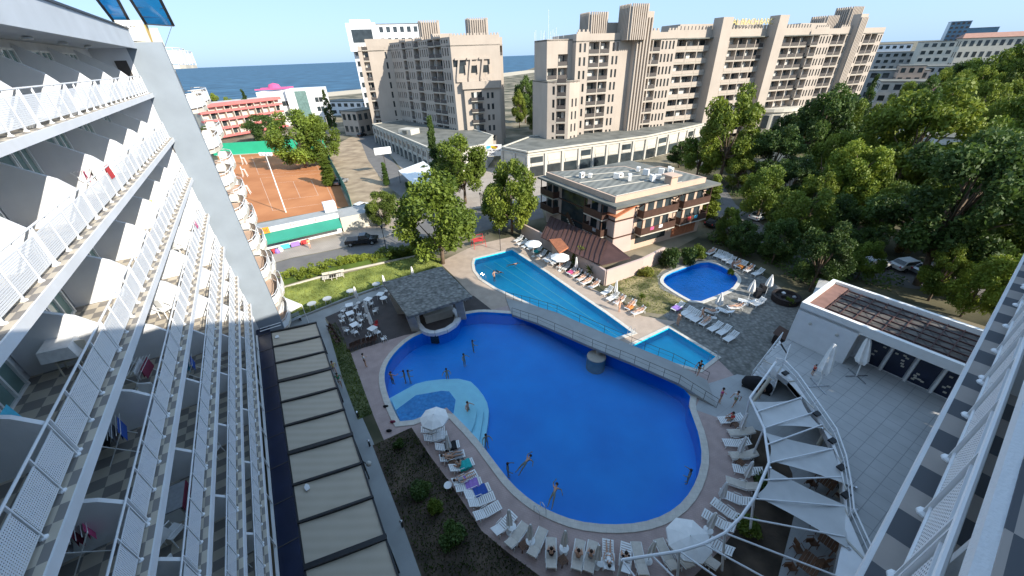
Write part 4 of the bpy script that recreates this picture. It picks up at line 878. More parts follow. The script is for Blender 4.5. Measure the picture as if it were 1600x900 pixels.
for (px, py, r, w_, d_, h, wl, lab), p in zip(far, FP):
    block('far_building', lab, 'building', p[:2], w_, d_, h, R(-35), wl, max(3, int(h/3.2)), max(3, int(w_/3.5)), limit=60, win='glass_dark' if wl != 'glass_blue' else 'dark_rail')
p = (448.32, 398.76, 24.05); t = block('arcaded_building', 'cream building with arched windows and red tiled roof on the right skyline', 'building', p[:2], 58, 16, 26, R(-30), 'cream_render', 3, 12, limit=60)
b = MB(); b.raw([(-30, -9, 26.3), (30, -9, 26.3), (30, 9, 26.3), (-30, 9, 26.3), (-27, 0, 30), (27, 0, 30)], [(0, 1, 5, 4), (1, 2, 5), (2, 3, 4, 5), (3, 0, 4)]); b.build('tiled_roof', 'roof_pale', t)
p = (157.02, 146.87, 16.36); t = block('red_roof_house', 'house with a dark red roof between the far treetops', 'house', p[:2], 22, 14, 9, R(-30), 'pink_wall', 2, 6, limit=30)
b = MB(); b.raw([(-12, -8, 9.2), (12, -8, 9.2), (12, 8, 9.2), (-12, 8, 9.2), (-9, 0, 13), (9, 0, 13)], [(0, 1, 5, 4), (1, 2, 5), (2, 3, 4, 5), (3, 0, 4)]); b.build('tiled_roof', 'maroon_roof', t)
p = (103.86, 93.88, 12.59); block('flat_roof_hall', 'wide white hall with a grey flat roof among the trees on the right', 'hall', p[:2], 24, 14, 7, R(-40), 'white_render', 1, 7, limit=20)
p = (62.17, 84.62, -0.36); t = block('garden_shed', 'white gabled shed half hidden in the trees', 'shed', p[:2], 7, 9, 3.4, R(20), 'white_render', 1, 2)
b = MB(); b.raw([(-4, -5, 3.6), (4, -5, 3.6), (4, 5, 3.6), (-4, 5, 3.6), (0, -5, 5.4), (0, 5, 5.4)], [(0, 4, 5, 3), (1, 2, 5, 4), (0, 1, 4), (2, 3, 5)]); b.build('gable_roof', 'roof_felt', t)
p = (92.46, 148.58, 5.14); t = thing('rotunda', 'pale round fronted pavilion with a small glass dome before the long tower', 'pavilion', (p[0], p[1], 0)); b = MB(); b.lathe([(11, 0), (11, 7), (11.5, 7), (11.5, 8), (0, 8)], 24); b.build('wall', 'cream_render', t)
b = MB(); b.lathe([(3, 8), (2.6, 9.4), (1.4, 10.4), (0, 10.7)], 12); b.build('dome', 'glass_dark', t)
for k in range(9): a = R(-150+k*18); b = MB(); b.box((11.02*math.cos(a), 11.02*math.sin(a), 4), (.2, 1.9, 4), a); b.build('window', 'glass_dark', t)

for (c, w_, d_, z_, h_) in ((Vector(Cc).lerp(Vector(Fc), .30)+dR*4, 6, 5, 1.2+27.9, 3.2), (Vector(Cc).lerp(Vector(Fc), .62)+dR*3.5, 5, 5, 1.2+27.9, 2.6), (Vector(Fc)-dR*4+dB*5, 8, 6, 1.2+27.9, 3.4)):
    b = MB(); b.box((c.x, c.y, z_+h_/2), (w_, d_, h_), math.atan2(dR.y, dR.x)); b.build('roof_house', 'sand_render', t1, True)
# ---------------------------------------------------------------- apartments with dark balconies (middle of the picture)
z_e = 8.3
A_, B_, D_ = Vector((15.0, 50.9)), Vector((31.2, 58.8)), Vector((6.7, 65.6))
u = (B_-A_).normalized(); v = (D_-A_).normalized(); nu = Vector((u.y, -u.x)); nv = Vector((-v.y, v.x))
ba = thing('apartment_house', 'three storey peach apartment house with dark wooden balconies and flat striped roof', 'apartment house', (*A_, 0), math.atan2(u.y, u.x))
LU, LV = (B_-A_).length, (D_-A_).length; ang = math.acos(u.dot(v))
def bl(x, y): p = Vector((x, 0))+Vector((math.cos(ang), math.sin(ang)))*y; return (p.x, p.y)   # skewed local plan
CN = [bl(0, 0), bl(LU, 0), bl(LU, LV), bl(0, LV)]
b = MB(); b.prism(CN, 0, z_e-.5); b.build('wall', 'peach_wall', ba)
b = MB(); b.prism([bl(.02, -.02), bl(LU*.20, -.02), bl(LU*.20, .5), bl(-.02, .5)], 0.0, 5.3); b.prism([bl(-.03, .02), bl(.5, .02), bl(.5, LV+.03), bl(-.03, LV+.03)], 0, 7.7); b.build('side_wall', 'pink_wall', ba)
b = MB(); b.prism([bl(-1.3, -1.3), bl(LU+1.3, -1.3), bl(LU+1.3, LV+.9), bl(-1.3, LV+.9)], z_e-.5, z_e-.18); b.build('eaves', 'roof_felt', ba)
b = MB(); b.prism([bl(-.2, .2), bl(LU-.4, .2), bl(LU-.4, LV*.55), bl(LU*.72, LV*.55), bl(LU*.72, LV*.75), bl(-.2, LV)], z_e-.18, z_e+.62); b.build('roof_curb', 'peach_wall', ba)
b = MB(); b.prism([bl(.15, .5), bl(LU-.75, .5), bl(LU-.75, LV*.53), bl(LU*.70, LV*.53), bl(LU*.70, LV*.73), bl(.15, LV-.35)], z_e+.55, z_e+.66); b.build('flat_roof', 'tarp_grey', ba)
b = MB()
for i in range(4):
    q = bl(.15, .5+i*(LV-1)/4); r_ = bl(LU*.7, .5+i*(LV-1)*.72/4); b.bar((*q, z_e+.70), (*r_, z_e+.70), .12, .08)
b.build('roof_seam', 'pale_stone', ba)
for i, (x, y, w_, h) in enumerate(((.12, .62, .9, .8), (.18, .58, .8, .6), (.34, .42, .9, .8), (.40, .44, .8, .6), (.38, .30, 1.0, 1.0), (.52, .18, 1.1, .9), (.60, .20, .9, .7), (.62, .36, .9, .9), (.74, .30, .8, .9), (.84, .28, .9, .8), (.88, .34, .8, .7), (.66, .50, .8, .7))):
    q = bl(x*LU, y*LV); t = thing('air_conditioner', 'white rooftop air conditioning unit on the striped flat roof', 'air conditioner', tuple(ba.matrix_basis @ Vector((*q, z_e+.66))), random.uniform(0, 3), 'air conditioners on the apartment roof')
    b = MB(); b.box((0, 0, h/2+.08), (w_, .5, h)); b.build('case', 'ac_white', t); b = MB(); b.lathe([(.28*h, 0), (.28*h, .02), (0, .02)], 12); me = b.mesh('fan', 'dark_rail'); place('fan', me, t, mtx=Matrix.Translation((-.08, -.25, h/2+.08)) @ Matrix.Rotation(R(90), 4, 'X'))
b = MB(); q = bl(LU*.60, .9); b.box((*q, z_e+.9), (1.3, 1.3, 1.9)); b.box((*q, z_e+1.9), (2.0, 2.0, .18)); b.build('chimney', 'peach_wall', ba)
b = MB(); q = [bl(-.5, -.6), bl(LU*.20, -.6), bl(LU*.20, 1.5), bl(-.5, 1.5)]; b.raw([(*q[0], 6.3), (*q[1], 7.6), (*q[2], 7.6), (*q[3], 6.3), (*q[0], 6.15), (*q[1], 7.4), (*q[2], 7.4), (*q[3], 6.15)], [(0, 1, 2, 3), (7, 6, 5, 4), (0, 4, 5, 1), (1, 5, 6, 2), (2, 6, 7, 3), (3, 7, 4, 0)]); b.build('tiled_canopy', 'terracotta', ba)
b = MB(); q = [bl(-.04, -.10), bl(LU*.21, -.10), bl(LU*.21, .3), bl(-.04, .3)]
for z in (2.7, 5.3): b.prism(q, z, z+.2); b.prism([bl(-.1, 0), bl(.3, 0), bl(.3, LV), bl(-.1, LV)], z, z+.2)
b.build('timber_band', 'brown_wood', ba)
def bal(x0, x1, z, side, clothes=None, dep=1.25):
    f = (lambda a, o: bl(a, -o)) if side == 'u' else (lambda a, o: bl(-o, a))
    b = MB(); b.prism([f(x0, 0), f(x1, 0), f(x1, dep), f(x0, dep)], z-.18, z); s = b.build('balcony', 'cream_render', ba)
    b = MB(); q = [f(x0, .05), f(x0, dep), f(x1, dep), f(x1, .05)]
    for p, r_ in zip(q, q[1:]): b.bar((*p, z+.52), (*r_, z+.52), .05, .98); b.bar((*p, z+1.05), (*r_, z+1.05), .09, .09)
    b.build('railing', 'brown_wood', s)
    n = max(2, int((x1-x0)/1.7)); b = MB()
    for i in range(n):
        a = x0+(x1-x0)*(i+.15)/n; c = x0+(x1-x0)*(i+.85)/n
        b.prism([f(a, -.1), f(c, -.1), f(c, .04), f(a, .04)], z+.05, z+2.1)
    b.build('window', 'glass_dark', ba)
    b = MB(); b.bar((*f(x0+.1, dep-.1), z+1.1), (*f(x0+.1, dep-.1), z+2.55), .12, .12); b.bar((*f(x1-.1, dep-.1), z+1.1), (*f(x1-.1, dep-.1), z+2.55), .12, .12); b.build('post', 'brown_wood', ba)
    if clothes:
        for k, cname in enumerate(clothes):
            a = x0+(x1-x0)*(.25+.5*k/max(1, len(clothes))); p, r_ = f(a, dep+.04), f(a+.7, dep+.04); b = MB(); b.bar((*p, z+.78), (*r_, z+.78), .05, .5)
            o = b.build('towel', 'cloth_'+cname); o.matrix_basis = ba.matrix_basis.copy(); tag(o, '%s towel hung over the dark balcony rail of the apartment house' % cname, 'towel')
for lvl, z in enumerate((2.75, 5.4)):
    bal(LU*.22, LU*.60, z, 'u', ['pink', 'white'] if lvl == 0 else None); bal(LU*.66, LU*.98, z, 'u', ['red', 'cyan'] if lvl == 0 else None)
    bal(LV*.08, LV*.32, z, 'v', ['grey'] if lvl == 0 else None); bal(LV*.78, LV*1.0, z, 'v')
b = MB(); b.prism([bl(LU*.24, -.05), bl(LU*.58, -.05), bl(LU*.58, .2), bl(LU*.24, .2)], .9, 2.4); b.build('window', 'glass_dark', ba)
b = MB(); b.prism([bl(LU*.66, -.05), bl(LU*.95, -.05), bl(LU*.95, .2), bl(LU*.66, .2)], .3, 2.4); b.build('stone_base', 'terracotta', ba)
b = MB()
for i in range(10): b.box((-.75+.12*0, LV*.42+i*.3, .3+i*.28), (1.2, .34, .2))
b.T = Matrix.Identity(4); st = b.build('stair', 'cream_render', ba); b = MB(); b.bar((-1.3, LV*.42, 1.0), (-1.3, LV*.42+3.0, 3.8), .06, .8); b.build('stair_rail', 'brown_wood', st)
b = MB(); b.prism([bl(-.06, LV*.36), bl(.1, LV*.36), bl(.1, LV*.74), bl(-.06, LV*.74)], .2, 7.2); b.build('stair_recess', 'glass_dark', ba)
for x in (.22, .62, .98): b = MB(); q = bl(LU*x, -.1); r_ = bl(LU*x, -1.2); b.bar((*q, z_e-1.6), (*r_, z_e-.6), .16, .16); b.bar((*q, z_e-.7), (*r_, z_e-.6), .16, .16); b.build('bracket', 'brown_wood', ba)
# terrace roof and wall in front of it
t = thing('lean_to_roof', 'dark maroon lean-to roof over the terrace between the apartment house and the lap pool', 'lean-to roof', (*(10.26, 51.22), 0))
q = [(4.64, 53.19), (8.50, 47.54), (11.68, 43.48), (15.91, 44.96), (14.12, 49.57), (6.85, 60.43)]
b = MB(); vs = [(*q[0], 2.5), (*q[1], 2.5), (*q[2], 2.5), (*q[3], 2.6), (*q[4], 3.0), (*q[5], 3.0)]; b.raw(vs+[(x, y, z-.12) for x, y, z in vs], [(0, 1, 2, 3, 4, 5), (11, 10, 9, 8, 7, 6)]+[(i, 6+i, 6+(i+1) % 6, (i+1) % 6) for i in range(6)]); b.build('roof_deck', 'maroon_roof', t, True); b = MB()
for k in range(14):
    a = Vector(vs[0]).lerp(Vector(vs[2]), (k+.5)/14); c = Vector(vs[5]).lerp(Vector(vs[4]), (k+.5)/14); b.bar(a+Vector((0, 0, .05)), c+Vector((0, 0, .05)), .07, .07)
b.build('roof_batten', 'brown_wood', t, True)
t = thing('garden_wall', 'peach rendered garden wall between the lap pool loungers and the apartment terrace', 'wall', (*(12.34, 43.46), 0)); P = [(2.06, 59.64), (7.83, 51.00), (12.12, 42.48), (17.65, 45.50), (21.74, 48.61)]; b = MB()
for a, c in zip(P, P[1:]): b.bar((*a, 1.1), (*c, 1.1), .3, 2.2)
b.build('wall', 'pink_wall', t, True)
t = thing('entrance_canopy', 'small terracotta tiled canopy on the garden wall between two open umbrellas', 'canopy', (*(7.22, 51.48), 0)); q = [(5.76, 51.91), (7.36, 51.08), (8.03, 47.98), (6.69, 47.28)]
b = MB(); vs = [(*q[0], 2.6), (*q[1], 3.1), (*q[2], 3.1), (*q[3], 2.6)]; b.raw(vs+[(x, y, z-.2) for x, y, z in vs], [(0, 1, 2, 3), (7, 6, 5, 4), (0, 4, 5, 1), (1, 5, 6, 2), (2, 6, 7, 3), (3, 7, 4, 0)]); b.build('tiled_roof', 'terracotta', t, True)
b = MB(); c = Vector((7.17, 51.06)); b.box((c.x, c.y, 1.2), (1.6, 1.4, 2.4), .5); b.build('porch', 'peach_wall', t, True)

# ---------------------------------------------------------------- tennis club
sa, sb = Vector((-42.08, 56.56)), Vector((-29.95, 64.07)); u = (sb-sa).normalized(); L = (sb-sa).length; n = Vector((u.y, -u.x))
t = thing('tennis_clubhouse', 'long white clubhouse with green awning at the near end of the tennis court', 'clubhouse', (*sa, 0), math.atan2(u.y, u.x))
b = MB(); b.box((L/2, 2.1, 1.5), (L, 4.2, 3.0)); b.build('wall', 'white_render', t); b = MB(); b.box((L/2, 2.2, 3.08), (L+.2, 4.4, .16)); b.build('roof', 'concrete', t)
b = MB(); b.box((L/2, -.08, 3.2), (L+.2, .16, .85)); b.build('fascia', 'white_paint', t); b = MB(); b.box((L*.55, -.02, 1.5), (L*.7, .1, 1.2)); b.build('window', 'glass_dark', t)
b = MB(); b.raw([(0, -.18, 2.75), (L, -.18, 2.75), (L, -1.8, 1.75), (0, -1.8, 1.75), (0, -1.8, 1.45), (L, -1.8, 1.45)], [(0, 3, 2, 1), (3, 4, 5, 2)]); b.build('awning', 'green_awning', t)
place('lettering', text_mesh('TENNIS CLUB', .62, 'letter_red', .015, 1.25), t, mtx=Matrix.Translation((L*.60, -.18, 3.2)) @ Matrix.Rotation(R(90), 4, 'X'))
b = MB(); b.box((L-.5, 3.4, 4.0), (2.0, 1.6, 1.6)); b.build('roof_house', 'white_render', t)
k = thing('market_sign', 'yellow and orange shop sign over the left end of the green awning', 'sign', tuple(t.matrix_basis @ Vector((1.6, -.2, 2.8))), math.atan2(u.y, u.x))
b = MB(); b.box((-1.0, -.06, .5), (2.6, .14, .95)); b.build('board', 'sign_yellow', k); b = MB(); b.box((1.2, -.07, .5), (1.8, .16, .95)); b.build('board', 'sign_orange', k)
place('lettering', text_mesh('MARKET', .62, 'letter_red', .02), k, mtx=Matrix.Translation((-1.0, -.15, .5)) @ Matrix.Rotation(R(90), 4, 'X')); b = MB()
for i in range(7): b.box((.55+i*.2, -.16, .5+.08*math.sin(i*2.1)), (.09, .02, .45+.15*math.sin(i*1.3)))
b.build('script', 'letter_red', k)
for i, cn in enumerate(('cyan', 'violet', 'red')):
    o = MB(); o.box((5.0+i*1.5, -1.75, .5), (1.3, .1, .75)); o = o.build('display_board', 'cloth_'+cn); o.matrix_basis = t.matrix_basis.copy(); tag(o, '%s printed display board leaning before the clubhouse pavement' % cn, 'display board')
for i, cn in enumerate(('pink', 'black', 'red', 'violet', 'white')):
    o = MB(); o.lathe([(.36, 0), (.4, .3), (.28, .6), (0, .8)], 7, (2.2+i*.5, -2.1-(i % 2)*.4, 0)); o = o.build('beach_goods', 'cloth_'+cn); o.matrix_basis = t.matrix_basis.copy(); tag(o, 'heap of %s beach goods set out under the market sign' % cn, 'beach goods')
o = MB(); a, c = Vector((-29.82, 64.35)), Vector((-23.96, 67.74)); 
t = thing('yard_wall', 'pale yellow yard wall right of the clubhouse', 'wall', (*a, 0)); o.bar((*a, 1.3), (*c, 1.3), .25, 2.6); o.build('wall', 'cream_render', t, True); o = MB(); q = Vector((-u.y, u.x))*5
o.prism([tuple(a), tuple(c), tuple(c+q), tuple(a+q)], 2.45, 2.62); o.build('roof', 'concrete', t, True)
t = thing('court_back_wall', 'bright green back wall at the far end of the tennis court', 'wall', (*(-100.18, 140.63), 0)); b = MB(); b.bar((*(-100.51, 137.67), 1.9), (*(-63.51, 141.53), 1.9), .25, 3.8); b.build('wall', 'green_wall', t, True)
o = structure('stone_bank', [(-110.44, 151.16), (-78.56, 154.80), (-65.91, 147.58), (-64.26, 140.59), (-99.06, 136.44)], .02, 'pale_stone')
P = [(-65.20, 142.92), (-48.40, 108.81), (-35.30, 82.85), (-31.72, 75.13)]; t = thing('court_fence', 'tall green mesh fence along the right side of the tennis court', 'fence', (*P[0], 0)); b = MB()
for a, c in zip(P, P[1:]): b.bar((*a, 1.6), (*c, 1.6), .06, 3.1)
b.build('mesh', 'green_net', t, True)
for a, c in zip(P, P[1:]):
    for f in (0, .33, .66): q = Vector(a).lerp(Vector(c), f); b = MB(); b.cyl((q.x, q.y, 0), .06, 3.5, 6); b.build('post', 'dark_rail', t, True)
court = [(-98.04, 137.25), (-64.54, 138.53), (-34.79, 79.39), (-52.56, 71.96)]; a, b_, c, d = [Vector(p) for p in court]
def cp(s_, r_): p = a.lerp(b_, s_).lerp(d.lerp(c, s_), r_); return (p.x, p.y)
b = MB()
for s0, r0, s1, r1 in ((.3, .52, .3, .95), (.9, .52, .9, .95), (.3, .52, .9, .52), (.3, .95, .9, .95), (.42, .62, .42, .85), (.78, .62, .78, .85), (.42, .62, .78, .62), (.42, .85, .78, .85), (.6, .62, .6, .85), (.3, .06, .3, .46), (.9, .06, .9, .46), (.3, .46, .9, .46), (.42, .15, .42, .38), (.42, .38, .9, .38)):
    p, q = Vector(cp(s0, r0)), Vector(cp(s1, r1)); b.bar((*p, .012), (*q, .012), .07, .006)
o = b.build('court_lines', 'line_white'); o['kind'] = 'structure'
t = thing('floodlight_pole', 'tall white floodlight mast at the near end of the clay court', 'floodlight', (*(-45.79, 75.90), 0)); b = MB(); b.tube([(0, 0, 0), (0, 0, 11.4)], [.13, .08], 8); b.build('pole', 'white_paint', t); b = MB(); b.bar((-1.3, .3, 11.3), (1.3, -.3, 11.3), .12, .12)
for s_ in (-1.1, -.4, .4, 1.1): b.box((s_, .1-s_*.25, 11.6), (.5, .35, .5))
b.build('lamp_head', 'ac_white', t)
for nme, bx, h in (('shorter', (-63.45, 87.53), 8), ('slim', (-62.20, 144.60), 10), ('left', (-69.16, 92.61), 9)): 
    t = thing('floodlight_pole', dict(shorter='slender pole standing by the umpire chairs on the clay court', slim='tall pole rising out of the trees behind the court fence', left='thin pole at the left margin of the clay court')[nme], 'pole', (*bx, 0)); b = MB(); b.tube([(0, 0, 0), (0, 0, h)], [.1, .06], 6); b.build('pole', 'pale_stone', t)
for i, p in enumerate(((-80.84, 121.93), (-71.91, 106.80), (-61.72, 90.19), (-55.38, 78.87))):
    t = thing('umpire_chair', '%s from the near end of the white umpire chairs on the clay court' % nth(3-i), 'umpire chair', (*p, 0), R(20), 'umpire chairs on the court'); 
    for sx in (-.45, .45):
        for sy in (-.45, .45): b = MB(); b.tube([(sx*1.25, sy*1.25, 0), (sx*.7, sy*.7, 1.9)], .05, 5); b.build('leg', 'white_paint', t)
    b = MB(); b.box((0, 0, 1.95), (.8, .8, .08)); b.box((-.36, 0, 2.4), (.08, .8, .8)); b.build('seat', 'white_paint', t); b = MB()
    for z in (.4, .8, 1.2, 1.6): b.box((.52-.1*z, 0, z), (.08, .8, .06))
    b.build('step', 'white_paint', t)

# ---------------------------------------------------------------- pool bar pavilion
r4 = [(*(-15.27, 39.22), 3.6), (*(-8.58, 41.77), 4.1), (*(-4.46, 36.00), 3.2), (*(-11.13, 33.07), 2.8)]
t = thing('bar_pavilion', 'pool bar pavilion with a mottled grey shingle roof and slanting stone piers', 'pavilion', (*(-9.28, 37.51), 0)); b = MB()
b.raw(r4+[(x, y, z-.28) for x, y, z in r4], [(3, 2, 1, 0), (4, 5, 6, 7), (0, 1, 5, 4), (1, 2, 6, 5), (2, 3, 7, 6), (3, 0, 4, 7)]); b.build('roof', 'shingle', t, True)
c0, c1, c2, c3 = [Vector(p) for p in r4]
def rp(s_, r_): return c0.lerp(c1, s_).lerp(c3.lerp(c2, s_), r_)
for s_, r_, dx in ((.06, .93, .0), (.03, .30, 0), (.80, .95, 0), (.95, .15, 0), (.5, .1, 0)):
    p = rp(s_, r_); q = rp(min(.9, max(.12, s_+.06)), r_*.92); b = MB(); b.bar((q.x, q.y, -.02), (p.x, p.y, p.z-.25), .9, .35); b.build('pier', 'bar_stone', t, True)
p = rp(.55, .72); b = MB(); dirx = math.atan2(c2.y-c3.y, c2.x-c3.x); b.box((p.x, p.y, .55), (3.2, .6, 1.1), dirx); b.build('bar_counter', 'bar_stone', t, True)
b = MB(); b.box((p.x, p.y, 1.14), (3.5, .85, .08), dirx); b.build('counter_top', 'pale_stone', t, True)
p = rp(.5, .35); b = MB(); b.box((p.x, p.y, 1.3), (4.4, .3, 2.6), dirx); b.build('back_wall', 'brown_wood', t, True)
wl = [Vector(p) for p in [(-10.78, 35.32), (-9.90, 34.08), (-9.26, 33.64), (-8.61, 33.54), (-7.54, 34.05), (-6.78, 34.95), (-6.44, 35.91), (-6.68, 36.81), (-7.32, 37.78)]]
t = thing('swim_up_bar', 'curved white low wall round the sunken bar floor that juts into the large pool', 'bar wall', (*wl[0], 0)); b = MB()
b.prism([tuple(p) for p in wl]+[(-8.70, 38.83), (-10.49, 37.85), (-11.50, 36.36)], -1.4, .05); b.build('bar_floor', 'deck_wood', t, True); b = MB()
ou = [tuple(p) for p in wl]; cen = sum(wl, Vector((0, 0)))/len(wl)
for p, q in zip(wl, wl[1:]):
    b.bar((*(p+(p-cen).normalized()*.15), .18), (*(q+(q-cen).normalized()*.15), .18), .55, .42)
b.build('low_wall', 'white_render', t, True)
for i, p in enumerate((wl[0], wl[-1])): b = MB(); b.box((p.x, p.y, .9), (.3, .3, 1.8)); b.build('end_post', 'white_render', t, True)

# ---------------------------------------------------------------- raised terrace, its shade frame and the white pavilion
edge_in = [(21.6, 24.6), (21.9, 23.1), (22.2, 22.1), (22.2, 20.4), (21.8, 17.8), (21.3, 15.9), (20.3, 13.9), (19.1, 12.1), (17.8, 10.5), (16.0, 8.7)]
edge_out = [(22.6, 25.3), (23.1, 24.2), (23.5, 22.9), (23.1, 20.0), (22.7, 17.5), (21.4, 14.7), (19.7, 12.2), (18.4, 10.6), (16.9, 9.2)]
edge_out = [(21.85, 23.73), (22.37, 23.47), (22.41, 21.83), (22.00, 19.09), (21.62, 16.70), (20.74, 14.70), (19.67, 12.92), (18.68, 11.46), (17.9, 9.0), (16.1, 7.4)]
T_ = [(26.0, 27.4)]+edge_in[:]+[(28, 18), (44, 26), (38, 36), (33, 33)]
T_ = [(26.2, 27.6), (24.6, 26.9), (21.9, 25.0)]+edge_in[1:]+[(16.4, 8.2), (44, 27.2), (36, 38)]
o = MB(); o.prism(T_, 2.15, 2.6); o = o.build('terrace', 'tile_terrace'); o['kind'] = 'structure'
b = MB(); b.prism([(p[0]+2.6, p[1]+.6) for p in T_[3:13]]+[(44, 27), (36, 37), (26.2, 27.0)], 0, 2.14); o = b.build('terrace_base', 'concrete'); o['kind'] = 'structure'
t = thing('steel_pergola', 'curved white steel pergola of ribs carrying three grey shade sails', 'pergola', (*edge_in[4], 0)); n = len(edge_in)
b = MB(); vs = [(*p, 2.62) for p in edge_in]+[(*p, 2.95) for p in edge_out]+[(*p, 2.2) for p in edge_in]
b.raw(vs, [(i, i+1, n+i+1, n+i) for i in range(n-1)]+[(2*n+i, 2*n+i+1, i+1, i) for i in range(n-1)]); b.build('ledge', 'white_render', t, True)
b = MB(); b.tube([(*p, 3.75) for p in edge_out], .045, 6); b.tube([(*p, 3.35) for p in edge_out], .025, 5)
for p in edge_out: b.cyl((*p, 2.6), .03, 1.15, 6)
b.build('handrail', 'railing_white', t, True)
for i in range(n): b = MB(); a, c = Vector(edge_in[i]), Vector(edge_out[i]); b.bar((*a, 2.68), (*c, 3.0), .10, .06); b.build('ledge_rib', 'pale_stone', t, True)
for i in (1, 3, 4, 5, 6): a = Vector(edge_in[i]).lerp(Vector(edge_out[i]), .62); a2 = a.lerp(Vector(edge_in[i+1]).lerp(Vector(edge_out[i+1]), .62), .4); b = MB(); b.box((a2.x, a2.y, 2.95), (.34, .5, .14), R(-70)); b.build('lamp', 'black_metal', t, True)
ND = [(21.8, 23.6), (17.6, 19.9), (17.1, 17.2), (15.9, 14.6), (13.7, 12.4), (12.4, 11.4), (11.1, 10.6), (9.7, 10.1), (8.3, 9.8), (5.2, 9.5)]
ZN = 3.4
b = MB(); b.tube([(*p, ZN) for p in ND], .085, 8); b.build('outer_rail', 'railing_white', t, True)
FT = [None, (17.7, 19.4), (17.2, 17.2), (16.6, 14.0), (14.2, 12.0), None, (11.6, 10.2), None, (8.6, 9.3), (5.0, 9.2)]
for p, q in zip(ND, FT):
    if q: b = MB(); b.tube([(*p, ZN), (*q, 0)], .07, 7); b.build('leg', 'railing_white', t, True)
ribs = [((17.35, 18.6), edge_in[3]), (ND[2], (22.0, 18.9)), ((16.5, 15.9), edge_in[4]), (ND[3], edge_in[5]), ((14.8, 13.5), edge_in[6]), (ND[4], edge_in[7]), (ND[5], edge_in[8]), (ND[6], edge_in[9]), (ND[7], (14.6, 7.2)), (ND[8], (13.2, 6.0)), (ND[9], (8.5, 4.2)), ((6.8, 9.65), (10.8, 5.0))]
for p, q in ribs: b = MB(); b.tube([(*p, ZN), (*q, 2.75)], .055, 6); b.build('rib', 'railing_white', t, True)
for p in ((20.9, 22.6), (22.6, 20.9)): b = MB(); b.tube([(p[0]-.9, p[1]-.4, 0), (p[0]+.2, p[1]+.1, 2.5)], .14, 10); b.build('column', 'cream_render', t, True)
for i, p in enumerate(edge_in[3:9]): b = MB(); b.cyl((p[0]+1.0, p[1]+.3, 0), .14, 2.2, 10); b.build('column', 'cream_render', t, True)
def sail(c4, lab):
    t = thing('shade_sail', lab, 'shade sail', (*c4[0][:2], 0), 0, None); N = 10; vs = []
    P = [Vector(p) for p in c4]
    for i in range(N+1):
        for j in range(N+1):
            s_, r_ = i/N, j/N; p = P[0].lerp(P[1], s_).lerp(P[3].lerp(P[2], s_), r_); ctr = (P[0]+P[1]+P[2]+P[3])/4
            e = max(4*s_*(1-s_)*abs(2*r_-1)**3, 4*r_*(1-r_)*abs(2*s_-1)**3)*.11
            p = p.lerp(ctr, e); p.z -= .35*16*s_*(1-s_)*r_*(1-r_)*.5; vs.append(tuple(p))
    b = MB(); k = N+1; b.raw(vs, [(i*k+j, (i+1)*k+j, (i+1)*k+j+1, i*k+j+1) for i in range(N) for j in range(N)]); b.build('cloth', 'canvas_sail', t, True, True)
    b = MB()
    for v in (vs[0], vs[N], vs[-1], vs[-1-N]): b.box(v, (.12, .12, .12))
    b.build('corner_ring', 'chrome', t, True)
sail([(17.6, 19.6, 3.34), (21.9, 20.2, 2.72), (21.6, 17.5, 2.74), (17.2, 17.4, 3.34)], 'grey shade sail nearest the stairs, first of the three sails')
sail([(17.0, 16.9, 3.34), (21.2, 15.9, 2.74), (20.6, 13.2, 2.72), (16.0, 14.8, 3.34)], 'middle grey shade sail of the three on the white frame')
sail([(15.8, 14.3, 3.34), (19.6, 11.9, 2.72), (17.6, 9.9, 2.72), (13.9, 12.6, 3.34)], 'grey shade sail nearest the hotel, last of the three sails')
# stairs up to the terrace
s0, s1, s2, s3 = [Vector(p) for p in ((21.50, 25.12), (22.21, 23.08), (24.3, 25.6), (24.7, 27.3))]
t = thing('staircase', 'white concrete staircase with pale railings rising to the raised terrace', 'stairs', (*s0, 0)); b = MB(); N = 14
for i in range(N):
    f, g_ = i/N, (i+1)/N; q = [s0.lerp(s3, f), s1.lerp(s2, f), s1.lerp(s2, g_), s0.lerp(s3, g_)]; b.prism([tuple(p) for p in q], 0, 2.6*(i+1)/N)
b.build('flight', 'white_render', t, True)
for a, c in ((s0, s3), (s1, s2)):
    b = MB(); b.tube([(*a, .95), (*c, 3.5)], .04, 6); b.tube([(*a, .5), (*c, 3.05)], .02, 5)
    for f in (0, .25, .5, .75, 1): p = a.lerp(c, f); b.cyl((p.x, p.y, 2.6*f), .03, .95, 6)
    b.build('handrail', 'railing_white', t, True)
# white flat roofed pavilion on the terrace
w0, w1 = Vector((25.49, 27.58)), Vector((31.06, 19.23)); uu = (w1-w0).normalized(); Lw = (w1-w0).length+2.5; vv = Vector((-uu.y, uu.x)); 
t = thing('terrace_pavilion', 'white flat roofed pavilion with gridded dark roof on the raised terrace', 'pavilion', (*w0, 2.6), math.atan2(uu.y, uu.x)); Dw = 6.6; hw = 3.9
b = MB(); b.box((2.2, Dw/2, hw/2-.2), (4.4, Dw, hw-.4)); b.box((Lw/2+2, Dw*.62, hw/2-.2), (Lw-4.4, Dw*.72, hw-.4)); b.box((.1, Dw/2, -1.3), (.2, Dw, 2.6)); b.build('wall', 'white_render', t)
b = MB(); b.raw([(x, y, z) for z in (hw-.65, hw+.15) for x, y in ((0, 0), (Lw, 0), (Lw, Dw), (0, Dw), (.34, .34), (Lw-.34, .34), (Lw-.34, Dw-.34), (.34, Dw-.34))], [(i, (i+1) % 4, 8+(i+1) % 4, 8+i) for i in range(4)]+[(4+(i+1) % 4, 4+i, 12+i, 12+(i+1) % 4) for i in range(4)]+[(8+i, 8+(i+1) % 4, 12+(i+1) % 4, 12+i) for i in range(4)]); b.build('parapet', 'white_paint', t)
